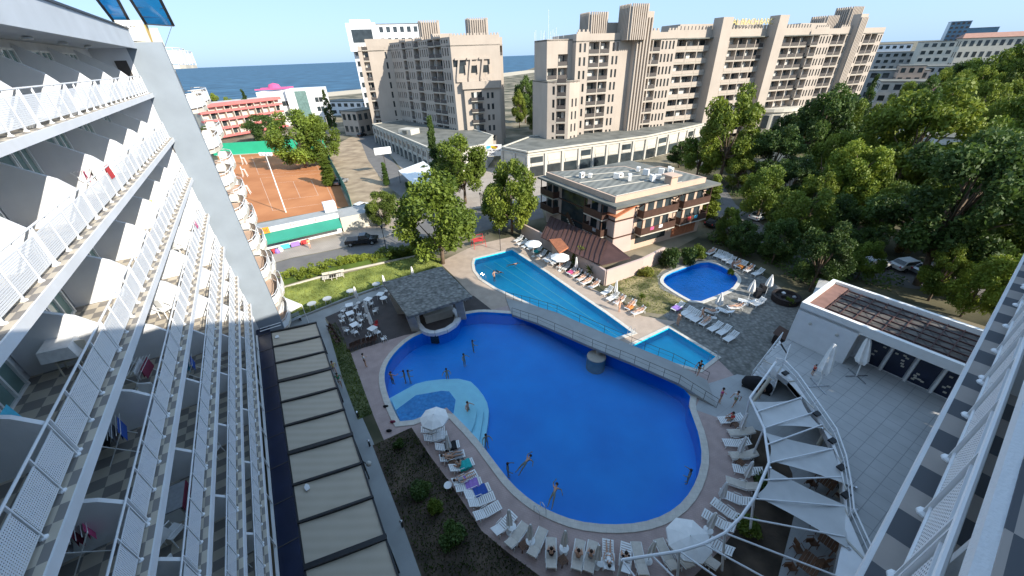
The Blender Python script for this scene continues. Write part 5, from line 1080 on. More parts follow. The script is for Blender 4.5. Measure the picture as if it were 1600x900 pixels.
b = MB(); b.box((Lw/2, .6, hw-.13), (Lw-.7, .5, .06)); b.box((.9, Dw/2, hw-.131), (1.1, Dw-.7, .06)); b.build('roof_margin', 'roof_brown', t)
b = MB(); b.box((Lw/2+.5, Dw/2+.2, hw-.35), (Lw-1.4, Dw-1.4, .3)); b.build('roof', 'roof_grid', t); b = MB()
for i in range(int((Lw-2)/.95)): b.box((1.6+i*.95, Dw/2+.2, hw-.16), (.07, Dw-1.5, .09))
for j in range(6): b.box((Lw/2+.5, 1.2+j*.92, hw-.15), (Lw-1.5, .07, .09))
b.build('roof_batten', 'maroon_roof', t)
for i in range(5):
    x = 5.0+i*1.55; b = MB(); b.box((x+.7, Dw*.25, 1.3), (1.25, .08, 2.3)); o = b.build('glass_door', 'shade_glass', t); b = MB()
    for k in range(5): b.lathe([(.14, 0), (.14, .02), (0, .02)], 8, (0, 0, 0)); break
    o2 = MB(); 
    for k in range(6): cx, cz = x+.25+random.random()*.9, .5+random.random()*1.7; o2.box((cx, Dw*.25-.05, cz), (.2, .02, .14))
    o2.build('lettered_decal', 'cream_render', o)
    b = MB(); b.box((x-.04, Dw*.25-.03, 1.3), (.16, .16, 2.6)); b.build('door_post', 'white_paint', t)
b = MB(); b.lathe([(.12, 0), (.12, .1), (0, .16)], 10); lm = b.mesh('wall_lamp', 'pale_stone')
for x in (1.2, 3.2): place('wall_lamp', lm, t, mtx=Matrix.Translation((x, 0, 2.4)) @ Matrix.Rotation(R(90), 4, 'X'))
# ---------------------------------------------------------------- sun loungers
def make_lounger(beige=False, raise_=32):
    t = thing('sun_lounger', 'x', 'sun lounger', (0, 0, 0)); m = 'plastic_white'
    ca, sa_ = math.cos(R(raise_)), math.sin(R(raise_))
    b = MB()
    for s in (-.31, .31): b.bar((-.95, s, .33), (.30, s, .33), .05, .06)
    for i in range(9): b.box((-.90+i*.14, 0, .345), (.095, .58, .03))
    b.build('seat', m, t); b = MB()
    for s in (-.29, .29): b.bar((.28, s, .35), (.28+.72*ca, s, .35+.72*sa_), .05, .05)
    for i in range(5):
        k = .06+i*.145; x, z = .28+k*ca, .36+k*sa_; b.bar((x, -.28, z), (x, .28, z), .10, .03)
    b.build('backrest', m, t)
    for x in (-.80, .62):
        for s in (-.29, .29): b = MB(); b.tube([(x, s, .33), (x+(.06 if x > 0 else -.05), s, 0)], [.04, .028], 6); b.build('leg', m, t)
    for s in (-.34, .34): b = MB(); b.tube([(-.2, s, .33), (-.12, s, .52), (.28, s, .53), (.45, s, .33)], .025, 6); b.build('armrest', m, t)
    if beige:
        b = MB(); b.box((-.33, 0, .39), (1.22, .56, .06)); q = MB(); q.bar((.27, 0, .40), (.27+.74*ca, 0, .40+.74*sa_), .56, .06); b.v, b.f, b.m = b.v+q.v, b.f+[tuple(i+8 for i in f) for f in q.f], b.m+q.m; b.build('cushion', 'beige_cushion', t)
    return t
LP = {}
def lounger(foot, head, label, group, beige=False, rs=32):
    a, c = Vector(foot), Vector(head); d = c-a; rz = math.atan2(d.y, d.x); m = a.lerp(c, .5)
    k = (beige, rs)
    if k not in LP: LP[k] = make_lounger(beige, rs); o = LP[k]; o.matrix_basis = Matrix.Translation((m.x, m.y, .02)) @ Matrix.Rotation(rz, 4, 'Z'); o['label'] = label; o['group'] = group
    else: o = dup(LP[k], (m.x, m.y, .02), rz, label, group)
    return o
arc = [((-5.98, 20.69),(-7.66, 20.39),0),((-5.69, 20.06),(-7.30, 19.54),0),((-4.62, 19.14),(-6.31, 18.70),0),((-4.01, 18.33),(-5.93, 17.71),0),((-3.37, 17.60),(-5.05, 16.85),0),((-3.12, 16.63),(-4.65, 15.77),0),((-2.81, 15.98),(-4.30, 15.44),0),((-2.24, 15.54),(-3.63, 14.91),0),((-1.91, 14.89),(-3.33, 14.34),0),((-1.38, 14.31),(-2.97, 13.45),0),
 ((-0.57, 13.53),(-1.61, 12.51),0),((0.11, 12.79),(-0.69, 11.78),1),((1.32, 12.52),(0.62, 11.21),1),((1.81, 11.84),(1.68, 10.56),1),((3.53, 11.63),(3.14, 10.45),1),((4.29, 11.54),(3.84, 10.40),1),((5.28, 11.72),(4.98, 10.29),0),((6.31, 11.43),(5.86, 10.20),0),((6.96, 11.41),(6.88, 10.14),1),((8.45, 11.54),(8.68, 10.27),1),((9.25, 11.58),(9.53, 10.34),1),
 ((10.44, 11.22),(10.90, 10.53),1),((11.48, 11.72),(12.06, 11.13),0),((12.01, 13.15),(13.00, 12.22),0),((12.93, 13.86),(13.79, 12.81),0),((13.70, 14.48),(14.95, 13.74),0),((14.53, 15.35),(15.91, 14.70),1),((15.41, 16.27),(16.99, 15.82),0),((15.53, 17.24),(17.50, 17.21),1),((15.80, 18.37),(17.37, 18.19),0),((16.42, 19.20),(18.36, 19.18),1),((16.26, 20.43),(18.20, 20.47),0)]
def side(i): return 'left of' if i < 12 else ('below' if i < 22 else 'right of')
for i, (f, h, bg_) in enumerate(arc):
    lounger(f, h, '%s sun lounger, %s along the curved row that starts at the corner umbrella' % ('beige cushioned' if bg_ else 'white slatted', nth(i)), 'sun loungers round the large pool', bool(bg_), 32 if i % 3 else 24)
lap = [((0.58, 56.55),(2.31, 58.04)),((1.28, 55.64),(2.64, 56.25)),((1.94, 54.39),(3.22, 55.47)),((2.59, 53.42),(4.18, 54.67)),((3.31, 52.24),(4.98, 53.44)),((3.99, 50.90),(5.44, 52.06)),((4.84, 49.79),(6.10, 50.93)),((5.07, 49.16),(6.57, 50.06)),((5.63, 48.33),(7.27, 49.59)),((6.49, 47.11),(7.90, 48.74)),((7.14, 46.50),(8.45, 48.10)),((7.69, 45.37),(9.11, 46.53)),((8.10, 44.63),(9.69, 45.75)),((8.70, 43.56),(10.27, 44.64)),((9.04, 42.55),(10.75, 43.58)),((9.74, 41.38),(11.62, 42.85)),
       ((11.14, 39.91),(12.76, 41.01)),((11.73, 38.71),(12.95, 39.49)),((12.18, 37.70),(13.73, 38.86)),((13.14, 36.43),(14.79, 37.94)),((13.55, 35.50),(15.49, 36.28))]
for i, (f, h) in enumerate(lap): lounger(f, h, 'white sun lounger on the sunlit lap pool edge, %s from the umbrella end' % nth(i), 'sun loungers along the lap pool', False, 48)
tri = [((18.43, 35.95),(20.13, 37.03)),((18.98, 34.90),(20.78, 36.06)),((19.22, 34.15),(21.21, 35.51)),((19.57, 33.54),(21.58, 34.86)),((20.17, 32.80),(22.15, 34.21)),((20.65, 31.88),(22.70, 32.99)),((21.28, 31.19),(23.31, 32.38)),((21.50, 30.13),(23.48, 31.27)),((22.10, 35.84),(22.98, 34.89)),((23.82, 35.73),(24.52, 34.92))]
for i, (f, h) in enumerate(tri): lounger(f, h, 'white sun lounger on the cobbles, %s in the line above the small four-sided pool' % nth(i), 'sun loungers on the cobbled terrace', False, 32)
kid = [((28.42, 49.48),(30.54, 50.79)),((29.22, 48.60),(30.98, 50.11)),((29.65, 47.96),(31.40, 49.44)),((29.90, 47.35),(31.62, 48.60)),((30.14, 46.55),(31.76, 47.78)),((30.37, 45.78),(32.32, 46.95)),((30.69, 45.21),(32.71, 46.35)),((31.06, 44.10),(33.15, 45.38)),((31.66, 43.19),(33.70, 44.07)),((27.21, 37.37),(28.09, 36.76)),((28.09, 36.36),(29.55, 37.07)),((24.94, 36.04),(26.66, 36.06))]
for i, (f, h) in enumerate(kid): lounger(f, h, 'white sun lounger beyond the fan-shaped pool, %s counted from the trees at the top' % nth(i), 'sun loungers round the fan-shaped pool', False, 40)

# ---------------------------------------------------------------- parasols
def open_parasol(p, r, h, label, rz=0):
    t = thing('parasol', label, 'parasol', (*p, 0), rz, 'open parasols'); n = 8
    b = MB(); vs = [(0, 0, h+.42)]
    for k, (rr, z) in enumerate(((.5, h+.27), (1, h), (1, h-.16))):
        for j in range(n): a = 2*math.pi*j/n; vs.append((r*rr*math.cos(a), r*rr*math.sin(a), z))
    fs = [(0, 1+j, 1+(j+1) % n) for j in range(n)]
    for k in (0, 1): fs += [(1+k*n+j, 1+(k+1)*n+j, 1+(k+1)*n+(j+1) % n, 1+k*n+(j+1) % n) for j in range(n)]
    b.raw(vs, fs); b.build('canopy', 'canvas_white', t)
    b = MB(); b.cyl((0, 0, 0), .03, h+.5, 8); b.build('pole', 'plastic_white', t); b = MB(); b.lathe([(.28, 0), (.28, .06), (.08, .16)], 14); b.build('base', 'plastic_white', t)
    b = MB()
    for j in range(n): a = 2*math.pi*j/n; b.tube([(0, 0, h+.36), (r*.97*math.cos(a), r*.97*math.sin(a), h-.04)], .012, 4)
    b.build('ribs', 'plastic_white', t); return t
open_parasol((-6.44, 20.25), 1.12, 2.1, 'open white parasol on the deck corner beside the pool steps')
open_parasol((9.54, 10.94), 1.25, 2.1, 'open white parasol among the nearest loungers under the white frame', .2)
open_parasol((3.38, 51.63), 1.25, 2.15, 'open white parasol at the far end of the lap pool loungers')
open_parasol((6.75, 46.91), 1.35, 2.15, 'open white parasol beside the leafy shrub along the lap pool', .3)
def make_closed(h=2.35, w=.17):
    t = thing('closed_parasol', 'x', 'parasol', (0, 0, 0)); b = MB(); n = 12; prof = []
    b.cyl((0, 0, 0), .028, h, 8); b.build('pole', 'plastic_white', t); b = MB(); b.lathe([(.26, 0), (.26, .06), (.08, .15)], 14); b.build('base', 'plastic_white', t); b = MB(); vs = []
    zs_ = [(.05, h+.06), (.09, h-.1), (w*.75, h-.55), (w, h-1.0), (w*1.1, h-1.35), (w*.8, h-1.5)]
    for rr, z in zs_:
        for j in range(n): a = 2*math.pi*j/n; q = rr*(1.25 if j % 2 else .72); vs.append((q*math.cos(a), q*math.sin(a), z))
    b.raw(vs, [(i*n+j, (i+1)*n+j, (i+1)*n+(j+1) % n, i*n+(j+1) % n) for i in range(len(zs_)-1) for j in range(n)]+[tuple(range(n))]); b.build('folded_canopy', 'canvas_white', t)
    return t
CP = None
closed = [((-0.71, 12.71), 'folded white parasol beside the first lounger past the corner of the curved row'), ((0.45, 11.93), 'folded parasol between two beige loungers with a round table at its foot'), ((2.54, 11.47), 'folded parasol over a round table between sunbathers at the near pool edge'), ((4.37, 10.66), 'folded parasol beside a white lounger at the bottom of the pool'), ((7.49, 10.82), 'folded parasol just inside the white steel frame at the bottom'),
 ((11.57, 12.19), 'folded parasol beyond the big open parasol on the right'), ((13.25, 13.99), 'folded parasol before the beige lounger right of the pool'), ((16.12, 17.19), 'folded parasol behind a white lounger near the tiled path'), ((15.58, 15.32), 'folded parasol leaning over a beige lounger right of the pool'), ((17.35, 19.27), 'folded parasol on the tiled path below the stairs'), ((-5.21, 18.40), 'folded parasol between loungers beside the garden bed on the left'),
 ((9.00, 46.14), 'folded parasol in front of the spiky plant by the lap pool'), ((12.70, 39.51), 'folded parasol at the corner of the peach garden wall'), ((-19.43, 40.50), 'folded parasol on the lawn edge left of the bar tables'), ((-17.09, 37.06), 'folded parasol in the middle of the white bar tables'), ((-15.93, 34.68), 'folded parasol standing over the bar chairs by the red chair'), ((-16.60, 43.16), 'folded parasol behind the back left corner of the bar roof'), ((-13.30, 45.17), 'folded parasol behind the middle of the bar roof')]
for i, (p, lab) in enumerate(closed):
    if CP is None: CP = make_closed(); o = CP; o.matrix_basis = Matrix.Translation((*p, 0)); o['label'] = lab; o['group'] = 'folded parasols'
    else: o = dup(CP, (*p, 0), random.random()*3, lab, 'folded parasols')
    o.rotation_euler.x += random.uniform(-.05, .05)
BP = make_closed(3.3, .30); BP.matrix_basis = Matrix.Translation((*(21.83, 33.28), 0)) if False else Matrix.Translation((*(22.71, 34.58), 0)); BP['label'] = 'tall folded parasol beside the tip of the fan-shaped pool'; BP['group'] = 'tall folded parasols'
for p, lab in (((27.60, 36.97), 'tall folded parasol beside the black bin on the cobbles'), ((30.24, 37.96), 'tall folded parasol nearest the round wicker daybed')): dup(BP, (*p, 0), 1, lab, 'tall folded parasols')
def cantilever(base, lean, label):
    t = thing('cantilever_parasol', label, 'parasol', (*base, 2.6)); b = MB(); b.bar((-.9, 0, .03), (.9, 0, .03), .08, .06); b.bar((0, -.9, .04), (0, .9, .04), .08, .06); b.build('base', 'chrome', t)
    b = MB(); b.tube([(0, 0, 0), (lean[0]*.25, lean[1]*.25, 1.2), (lean[0], lean[1], 3.3)], .05, 8); b.build('pole', 'white_paint', t); b = MB(); n = 12; vs = []
    for f, rr in ((1.0, .08), (.85, .22), (.6, .33), (.42, .40), (.34, .3)):
        for j in range(n): a = 2*math.pi*j/n; q = rr*(1.2 if j % 2 else .7); vs.append((lean[0]*f+q*math.cos(a), lean[1]*f+q*math.sin(a), 3.3*f))
    b.raw(vs, [(i*n+j, (i+1)*n+j, (i+1)*n+(j+1) % n, i*n+(j+1) % n) for i in range(4) for j in range(n)]+[tuple(range(n))]); b.build('folded_canopy', 'canvas_white', t)
cantilever((28.00, 22.45), (.5, 1.1), 'large folded cantilever parasol on a cross base before the glass doors')
cantilever((24.18, 21.51), (.9, 1.2), 'large folded cantilever parasol by the curved terrace edge')

# ---------------------------------------------------------------- chairs and tables
def make_chair(m='plastic_white', lab='x', cat='chair'):
    t = thing('garden_chair', lab, cat); b = MB(); b.box((0, 0, .43), (.46, .46, .035)); b.build('seat', m, t)
    b = MB(); b.bar((.22, 0, .45), (.30, 0, .86), .44, .03); b.build('backrest', m, t)
    for x in (-.2, .22):
        for s in (-.2, .2): b = MB(); b.tube([(x*1.15, s*1.15, 0), (x, s, .42)], .022, 5); b.build('leg', m, t)
    for s in (-.24, .24): b = MB(); b.tube([(-.18, s, .43), (-.17, s*1.05, .64), (.26, s*1.05, .66)], .022, 5); b.build('armrest', m, t)
    return t
CH = {}
def chair(p, rz, lab, group, m='plastic_white', z=.024):
    if m not in CH: CH[m] = make_chair(m); o = CH[m]; o.matrix_basis = Matrix.Translation((*p, z)) @ Matrix.Rotation(rz, 4, 'Z'); o['label'] = lab; o['group'] = group
    else: o = dup(CH[m], (*p, z), rz, lab, group)
    return o
TB = {}
def table(p, lab, group, m='plastic_white', rnd=False, rz=.4, z=.024, sc=1.0):
    k = (m, rnd)
    if k not in TB:
        t = thing('round_table' if rnd else 'square_table', lab, 'table', (0, 0, 0)); b = MB()
        if rnd: b.lathe([(.45, .70), (.47, .72), (.45, .74), (0, .745)], 20)
        else: b.box((0, 0, .72), (.85, .85, .04))
        b.build('tabletop', m, t)
        for a in range(4):
            q = math.pi/4+a*math.pi/2; b = MB(); rr = .38 if rnd else .5; b.tube([(rr*math.cos(q), rr*math.sin(q), 0), (rr*.8*math.cos(q), rr*.8*math.sin(q), .70)], .025, 5); b.build('leg', m, t)
        TB[k] = t; t.matrix_basis = Matrix.Translation((*p, z)) @ Matrix.Rotation(rz, 4, 'Z') @ Matrix.Scale(sc, 4); t['group'] = group; return t
    return dup(TB[k], (*p, z), rz, lab, group, (sc, sc, sc))
tabs = [((-19.90, 39.02), 'white bar table nearest the left deck edge, up by the lawn'), ((-19.21, 37.23), 'white bar table just below the one by the lawn'), ((-17.91, 34.92), 'white bar table with chairs all round near the lower left deck edge'), ((-15.63, 34.08), 'white bar table laid with dark things beside the red chair'), ((-17.96, 40.16), 'white bar table half behind the folded parasols'), ((-16.73, 41.26), 'white bar table beside the leaning pier of the bar')]
for i, (p, lab) in enumerate(tabs): table(p, lab, 'white bar tables', rz=.4+.2*i)
for p, lab in (((-24.65, 39.47), 'grey round table on the lawn edge nearest the hotel'), ((-23.15, 40.51), 'grey round table on the lawn edge, second from the hotel'), ((-20.80, 42.15), 'grey round table on the lawn edge beside a folded parasol'), ((-17.91, 43.69), 'grey round table on the lawn edge at the bar corner')): table(p, lab, 'grey round lawn tables', 'plastic_grey', True, sc=1.15)
table((-16.07, 40.32), 'white round table tucked under the left eave of the bar', 'white round tables', rnd=True); table((-6.23, 40.09), 'white round table under the right eave of the bar', 'white round tables', rnd=True)
for p, lab in (((-0.59, 12.82), 'small white round table beside the first folded parasol'), ((0.55, 11.95), 'small white round table between two beige loungers'), ((2.56, 11.49), 'small white round table laid with cups between sunbathers'), ((-5.01, 15.74), 'small white round table at the edge of the garden bed'), ((4.58, 10.67), 'small white round table beside a lounger at the bottom of the pool'), ((11.62, 12.19), 'small white round table beside the big open parasol')): table(p, lab, 'small round pool tables', rnd=True, sc=.62)
for p, lab in (((0.10, 11.75), 'small brown wooden table between two beige loungers'), ((2.40, 10.87), 'brown slatted side table under the round table'), ((16.02, 16.65), 'brown wooden side table right of the pool between loungers'), ((17.36, 19.95), 'brown wooden side table beside the lounger near the path'), ((10.32, 11.23), 'brown wooden side table below the open parasol'), ((-4.96, 17.67), 'brown wooden side table by the towel covered loungers')):
    t = thing('side_table', lab, 'side table', (*p, .02), .5, 'brown wooden side tables'); b = MB()
    for k in range(5): b.box((0, -.2+.1*k, .42), (.5, .085, .03))
    b.build('tabletop', 'table_wood', t)
    for x in (-.2, .2):
        for y in (-.2, .2): b = MB(); b.box((x, y, .2), (.05, .05, .4)); b.build('leg', 'table_wood', t)
chs = [(537.6,490),(557,485.5),(537.6,499),(536,506),(563,496),(543,521),(557,524),(563,513.6),(586.7,490.5),(592,524),(601,534),(581,479),(574,498),(565,505),(571,483),(551,505),(578,532)]
CHP = [(-20.43, 38.24),(-19.10, 38.76),(-20.00, 37.03),(-19.80, 36.13),(-18.16, 37.30),(-18.63, 34.26),(-17.49, 33.85),(-17.45, 35.06),(-16.53, 37.91),(-14.95, 33.69),(-14.00, 32.53),(-17.46, 39.56),(-17.23, 36.98),(-17.64, 36.12),(-18.09, 39.04),(-18.70, 36.19),(-15.69, 32.85)]
CHL = ['left of the table by the lawn', 'right of the table by the lawn', 'at the left end of the second bar table', 'at the deck edge below the second bar table', 'standing alone between the second table and the parasols', 'left of the lower left bar table', 'below the lower left bar table', 'right of the lower left bar table', 'standing apart on the dark deck right of the parasols', 'right of the table by the red chair', 'alone on the pink paving past the deck corner', 'behind the table half hidden by parasols', 'at the foot of the middle folded parasol', 'below the folded parasols', 'between the lawn table and the parasols', 'above the lower left bar table', 'below the table by the red chair']
for i, (p, lab) in enumerate(zip(CHP, CHL)): chair(p, random.uniform(0, 6), 'white plastic chair '+lab, 'white chairs at the bar')
chair((-15.61, 35.02), 1.2, 'red plastic chair behind a white bar table', 'red chairs', 'cloth_red')
dk = [(-20.94, 35.23),(-20.44, 34.49),(-19.88, 33.76),(-19.40, 33.07),(-18.87, 32.39),(-17.24, 31.24),(-16.91, 31.48),(-16.58, 31.72),(-16.16, 31.91),(-15.74, 32.10),(-15.37, 32.23),(-15.00, 32.37)]
for i, p in enumerate(dk): chair(p, R(-31) if i < 5 else R(60), ('dark wooden chair in the grass strip beside the bar deck, %s from the lawn' if i < 5 else 'dark wooden chair along the lower deck edge, %s from the corner') % nth(i if i < 5 else i-5), 'dark chairs round the bar deck', 'brown_wood')
for i, (p, lab) in enumerate((((18.45, 11.30), 'brown wooden table under the last shade sail'), ((16.38, 10.08), 'brown wooden table nearest the hotel on the lower patio'), ((20.92, 14.91), 'brown wooden table in the shade between two sails'))):
    t = thing('patio_table', lab, 'table', (*p, .03), R(35), 'brown patio tables'); b = MB()
    for k in range(6): b.box((0, -.4+.16*k, .74), (1.3, .14, .04))
    b.build('tabletop', 'table_wood', t)
    for x in (-.55, .55):
        for y in (-.35, .35): b = MB(); b.box((x, y, .36), (.07, .07, .72)); b.build('leg', 'table_wood', t)
    for k, (dx, dy) in enumerate(((-.95, 0), (.95, .1), (0, .85), (.3, -.9))): chair((p[0]+dx, p[1]+dy), math.atan2(dy, dx), 'brown chair %s the %s' % (('left of', 'right of', 'behind', 'facing')[k], lab.replace('brown wooden ', '')), 'brown patio chairs', 'table_wood', .03)
chair((18.14, 14.35), 1, 'brown wooden chair alone on the patio beside the dark bed', 'brown patio chairs', 'table_wood', .03)

# ---------------------------------------------------------------- things on and round the terraces
t = thing('covered_machine', 'machine under a black tarpaulin on the tiled path at the foot of the stairs', 'covered machine', (*(21.41, 24.02), .03), R(-35)); b = MB()
b.lathe([(1.0, 0), (1.05, .3), (.95, .75), (.6, 1.0), (0, 1.05)], 14); 
b.v = [(x*1.15, y*.62, z*(1+.06*math.sin(5*x+3*y))) for x, y, z in b.v]; b.build('tarpaulin', 'cloth_black', t, False, True); b = MB(); b.bar((-1.1, -.5, .1), (1.1, -.5, .1), .08, .12); b.build('skid', 'black_metal', t)
t = thing('wicker_daybed', 'round dark wicker daybed ring on the cobbles beside the white pavilion', 'daybed', (*(32.43, 37.43), .02)); b = MB(); n = 26; vs = []
for rr, z in ((1.45, 0), (1.5, .75), (1.2, .78), (1.15, .42), (.5, .40), (.45, 0)):
    for j in range(n): a = 2*math.pi*j/n; vs.append((rr*math.cos(a), rr*math.sin(a), z))
b.raw(vs, [(i*n+j, i*n+(j+1) % n, (i+1)*n+(j+1) % n, (i+1)*n+j) for i in range(5) for j in range(n)]); b.build('frame', 'wicker', t)
for k in range(5): a = k*1.25; b = MB(); b.lathe([(.22, 0), (.24, .1), (.12, .2), (0, .22)], 8, (1.0*math.cos(a), 1.0*math.sin(a), .42)); b.build('pillow', ('cloth_grey', 'cloth_white', 'cloth_black')[k % 3], t)
for p, lab in (((29.66, 38.47), 'black bin at the foot of the tall folded parasol'), ((30.83, 39.41), 'black bin just behind another black bin on the cobbles')):
    t = thing('litter_bin', lab, 'bin', (*p, .02), 0, 'black bins'); b = MB(); b.box((0, 0, .5), (.6, .55, 1.0), taper=1.1); b.build('body', 'black_metal', t); b = MB(); b.box((0, 0, 1.06), (.68, .62, .1)); b.build('lid', 'cloth_black', t)
t = thing('trestle_table', 'long low table under a dark green cover before the glass doors', 'table', (*(32.82, 21.48), 2.6), R(-56)); b = MB(); b.box((0, 0, .72), (3.2, .8, .06)); b.bar((-1.5, .1, .82), (1.4, .05, .80), .5, .16); b.build('cover', 'green_net', t)
for x in (-1.4, 1.4): b = MB(); b.bar((x, -.35, 0), (x, .35, .7), .05, .05); b.build('leg', 'black_metal', t)
t = thing('storage_cart', 'dark brown wooden cart against the foot of the white pavilion wall', 'cart', (*(27.10, 30.01), .02), R(40)); b = MB(); b.box((0, 0, .6), (1.7, .9, .8)); b.build('body', 'wicker', t); b = MB()
b.raw([(-.95, -.6, 1.1), (.95, -.6, 1.1), (.95, .6, 1.35), (-.95, .6, 1.35)], [(0, 1, 2, 3)]); b.bar((-.9, -.5, 1.05), (.9, -.5, 1.05), .08, .06); b.build('lid', 'brown_wood', t)
for x in (-.6, .6): b = MB(); b.tube([(x, -.5, .18), (x, -.4, .18)], .18, 12); b.build('wheel', 'tyre', t)
for x in (-.8, .8): b = MB(); b.box((x, .3, .1), (.08, .08, .22)); b.build('foot', 'wicker', t)
for i, (p, lab) in enumerate((((-10.93, 16.74), 'twin globe lamp post on the path beside the pergola'),)):
    t = thing('path_lamp', lab, 'lamp', (*p, .01), R(-31)); b = MB(); b.cyl((0, 0, 0), .05, 2.1, 8); b.bar((-.75, 0, 2.05), (.75, 0, 2.05), .05, .05); b.build('post', 'black_metal', t)
    for s in (-.7, .7): b = MB(); b.lathe([(0, 2.08), (.14, 2.14), (.19, 2.28), (.13, 2.42), (0, 2.46)], 12, (s, 0, 0)); b.build('globe', 'curtain', t, False, True)
for p, lab in (((-7.72, 13.31), 'short black bollard light on the path edge by the garden bed'), ((-11.70, 19.50), 'short black bollard light at the corner of the garden bed'), ((-13.56, 22.40), 'short black bollard light at the end of the grass strip'), ((-21.04, 35.11), 'short black bollard light at the start of the grass strip')):
    t = thing('bollard_light', lab, 'bollard light', (*p, .01), 0, 'bollard lights'); b = MB(); b.cyl((0, 0, 0), .07, .6, 8); b.build('post', 'black_metal', t); b = MB(); b.lathe([(.1, .6), (.11, .68), (.02, .76)], 10); b.build('lamp_head', 'chrome', t)
t = thing('street_lamp', 'black lantern on a post beside the pickup truck', 'street lamp', (*(-19.95, 56.07), 0)); b = MB(); b.tube([(0, 0, 0), (0, 0, .5), (0, 0, 3.6)], [.09, .06, .045], 8); b.build('post', 'black_metal', t); b = MB(); b.lathe([(.10, 3.55), (.19, 3.95), (.24, 4.0), (.02, 4.2)], 8); b.build('lantern', 'black_metal', t)
for p, lab in (((-1.58, 54.01), 'thin black garden lamp at the top of the lap pool lawn'), ((29.05, 80.45), 'black street lamp on the pavement before the mall'), ((-5.49, 72.29), 'black street lamp at the road corner behind the big tree')):
    t = thing('street_lamp', lab, 'street lamp', (*p, 0)); b = MB(); b.tube([(0, 0, 0), (0, 0, 3.3)], .05, 6); b.build('post', 'black_metal', t); b = MB(); b.lathe([(.1, 3.3), (.2, 3.6), (.02, 3.8)], 8); b.build('lantern', 'black_metal', t)
t = thing('white_canopy', 'square white fabric canopy at the corner between hotel and lawn', 'canopy', (*(-26.63, 37.32), 0)); q = [(-27.07, 36.85), (-27.16, 38.35), (-23.86, 36.37), (-25.34, 33.87)]; b = MB(); c = [sum(p[i] for p in q)/4 for i in (0, 1)]
b.raw([(*p, 2.75) for p in q]+[(*c, 3.25)]+[(*p, 2.55) for p in q], [(i, (i+1) % 4, 4) for i in range(4)]+[(i, 5+i, 5+(i+1) % 4, (i+1) % 4) for i in range(4)]); b.build('fabric', 'canvas_white', t, True)
for p in q: b = MB(); b.cyl((*p, 0), .04, 2.6, 6); b.build('post', 'white_paint', t, True)
t = thing('garden_bench', 'weathered grey slatted bench beside the white canopy', 'bench', (*(-25.93, 36.64), 0), R(45)); b = MB()
for k in range(5): b.box((0, -.25+.12*k, .45), (2.2, .09, .04))
b.build('seat', 'plastic_grey', t); b = MB()
for k in range(3): b.bar((-1.1, .32+.03*k, .6+.14*k), (1.1, .32+.03*k, .6+.14*k), .03, .1)
b.build('backrest', 'plastic_grey', t)
for x in (-.9, .9): b = MB(); b.box((x, 0, .22), (.08, .6, .44)); b.build('leg', 'black_metal', t)
for p, lab, rz in (((-25.41, 46.99), 'pale wooden lounge bench on the lawn nearer the hotel', .35), ((-24.53, 47.29), 'pale wooden lounge bench on the lawn next to the yellow plant', .4)):
    t = thing('lounge_bench', lab, 'bench', (*p, 0), rz, 'lawn benches'); b = MB()
    for k in range(6): b.box((-.9+.3*k, 0, .38), (.26, 1.0, .06))
    b.build('seat', 'cream_render', t); b = MB(); b.bar((-1, .5, .75), (1, .5, .75), .08, .35); b.build('backrest', 'cream_render', t)
    for x in (-.8, .8):
        for y in (-.4, .4): b = MB(); b.box((x, y, .18), (.09, .09, .36)); b.build('leg', 'cream_render', t)
# low lawn edging, play frame, lap pool terrace props
P = [(-31.55, 44.68),(-25.71, 48.49),(-19.09, 51.33),(-14.62, 53.10)]; t = thing('lawn_kerb', 'pale stone kerb between the lawn and the hedge', 'kerb', (*P[0], 0)); b = MB(); 
for a, c in zip(P, P[1:]): b.bar((*a, .10), (*c, .10), .18, .2)
b.build('kerb', 'pale_stone', t, True)
P = [(-28.02, 36.03),(-25.01, 38.13),(-21.38, 41.43),(-17.26, 44.47)]; t = thing('path_kerb', 'concrete kerb between the shaded lawn and the path', 'kerb', (*P[0], 0)); b = MB()
for a, c in zip(P, P[1:]): b.bar((*a, .10), (*c, .10), .22, .2)
b.build('kerb', 'concrete', t, True)
t = thing('climbing_frame', 'red metal climbing frame under the big tree beside the lap pool', 'climbing frame', (*(-5.09, 55.96), 0), .4); t.scale = (.75, .8, .85); b = MB()
for x in (-1.2, 1.2):
    for y in (-.8, .8): b.tube([(x*1.1, y*1.2, 0), (x, y*.7, 2.2)], .05, 6)
for z in (.7, 1.4, 2.1):
    for y in (-.7, .7): b.bar((-1.2, y, z), (1.2, y, z), .05, .05)
b.build('frame', 'cloth_red', t); b = MB(); b.box((0, 0, 1.35), (2.2, 1.2, .08)); b.build('platform', 'cloth_red', t)
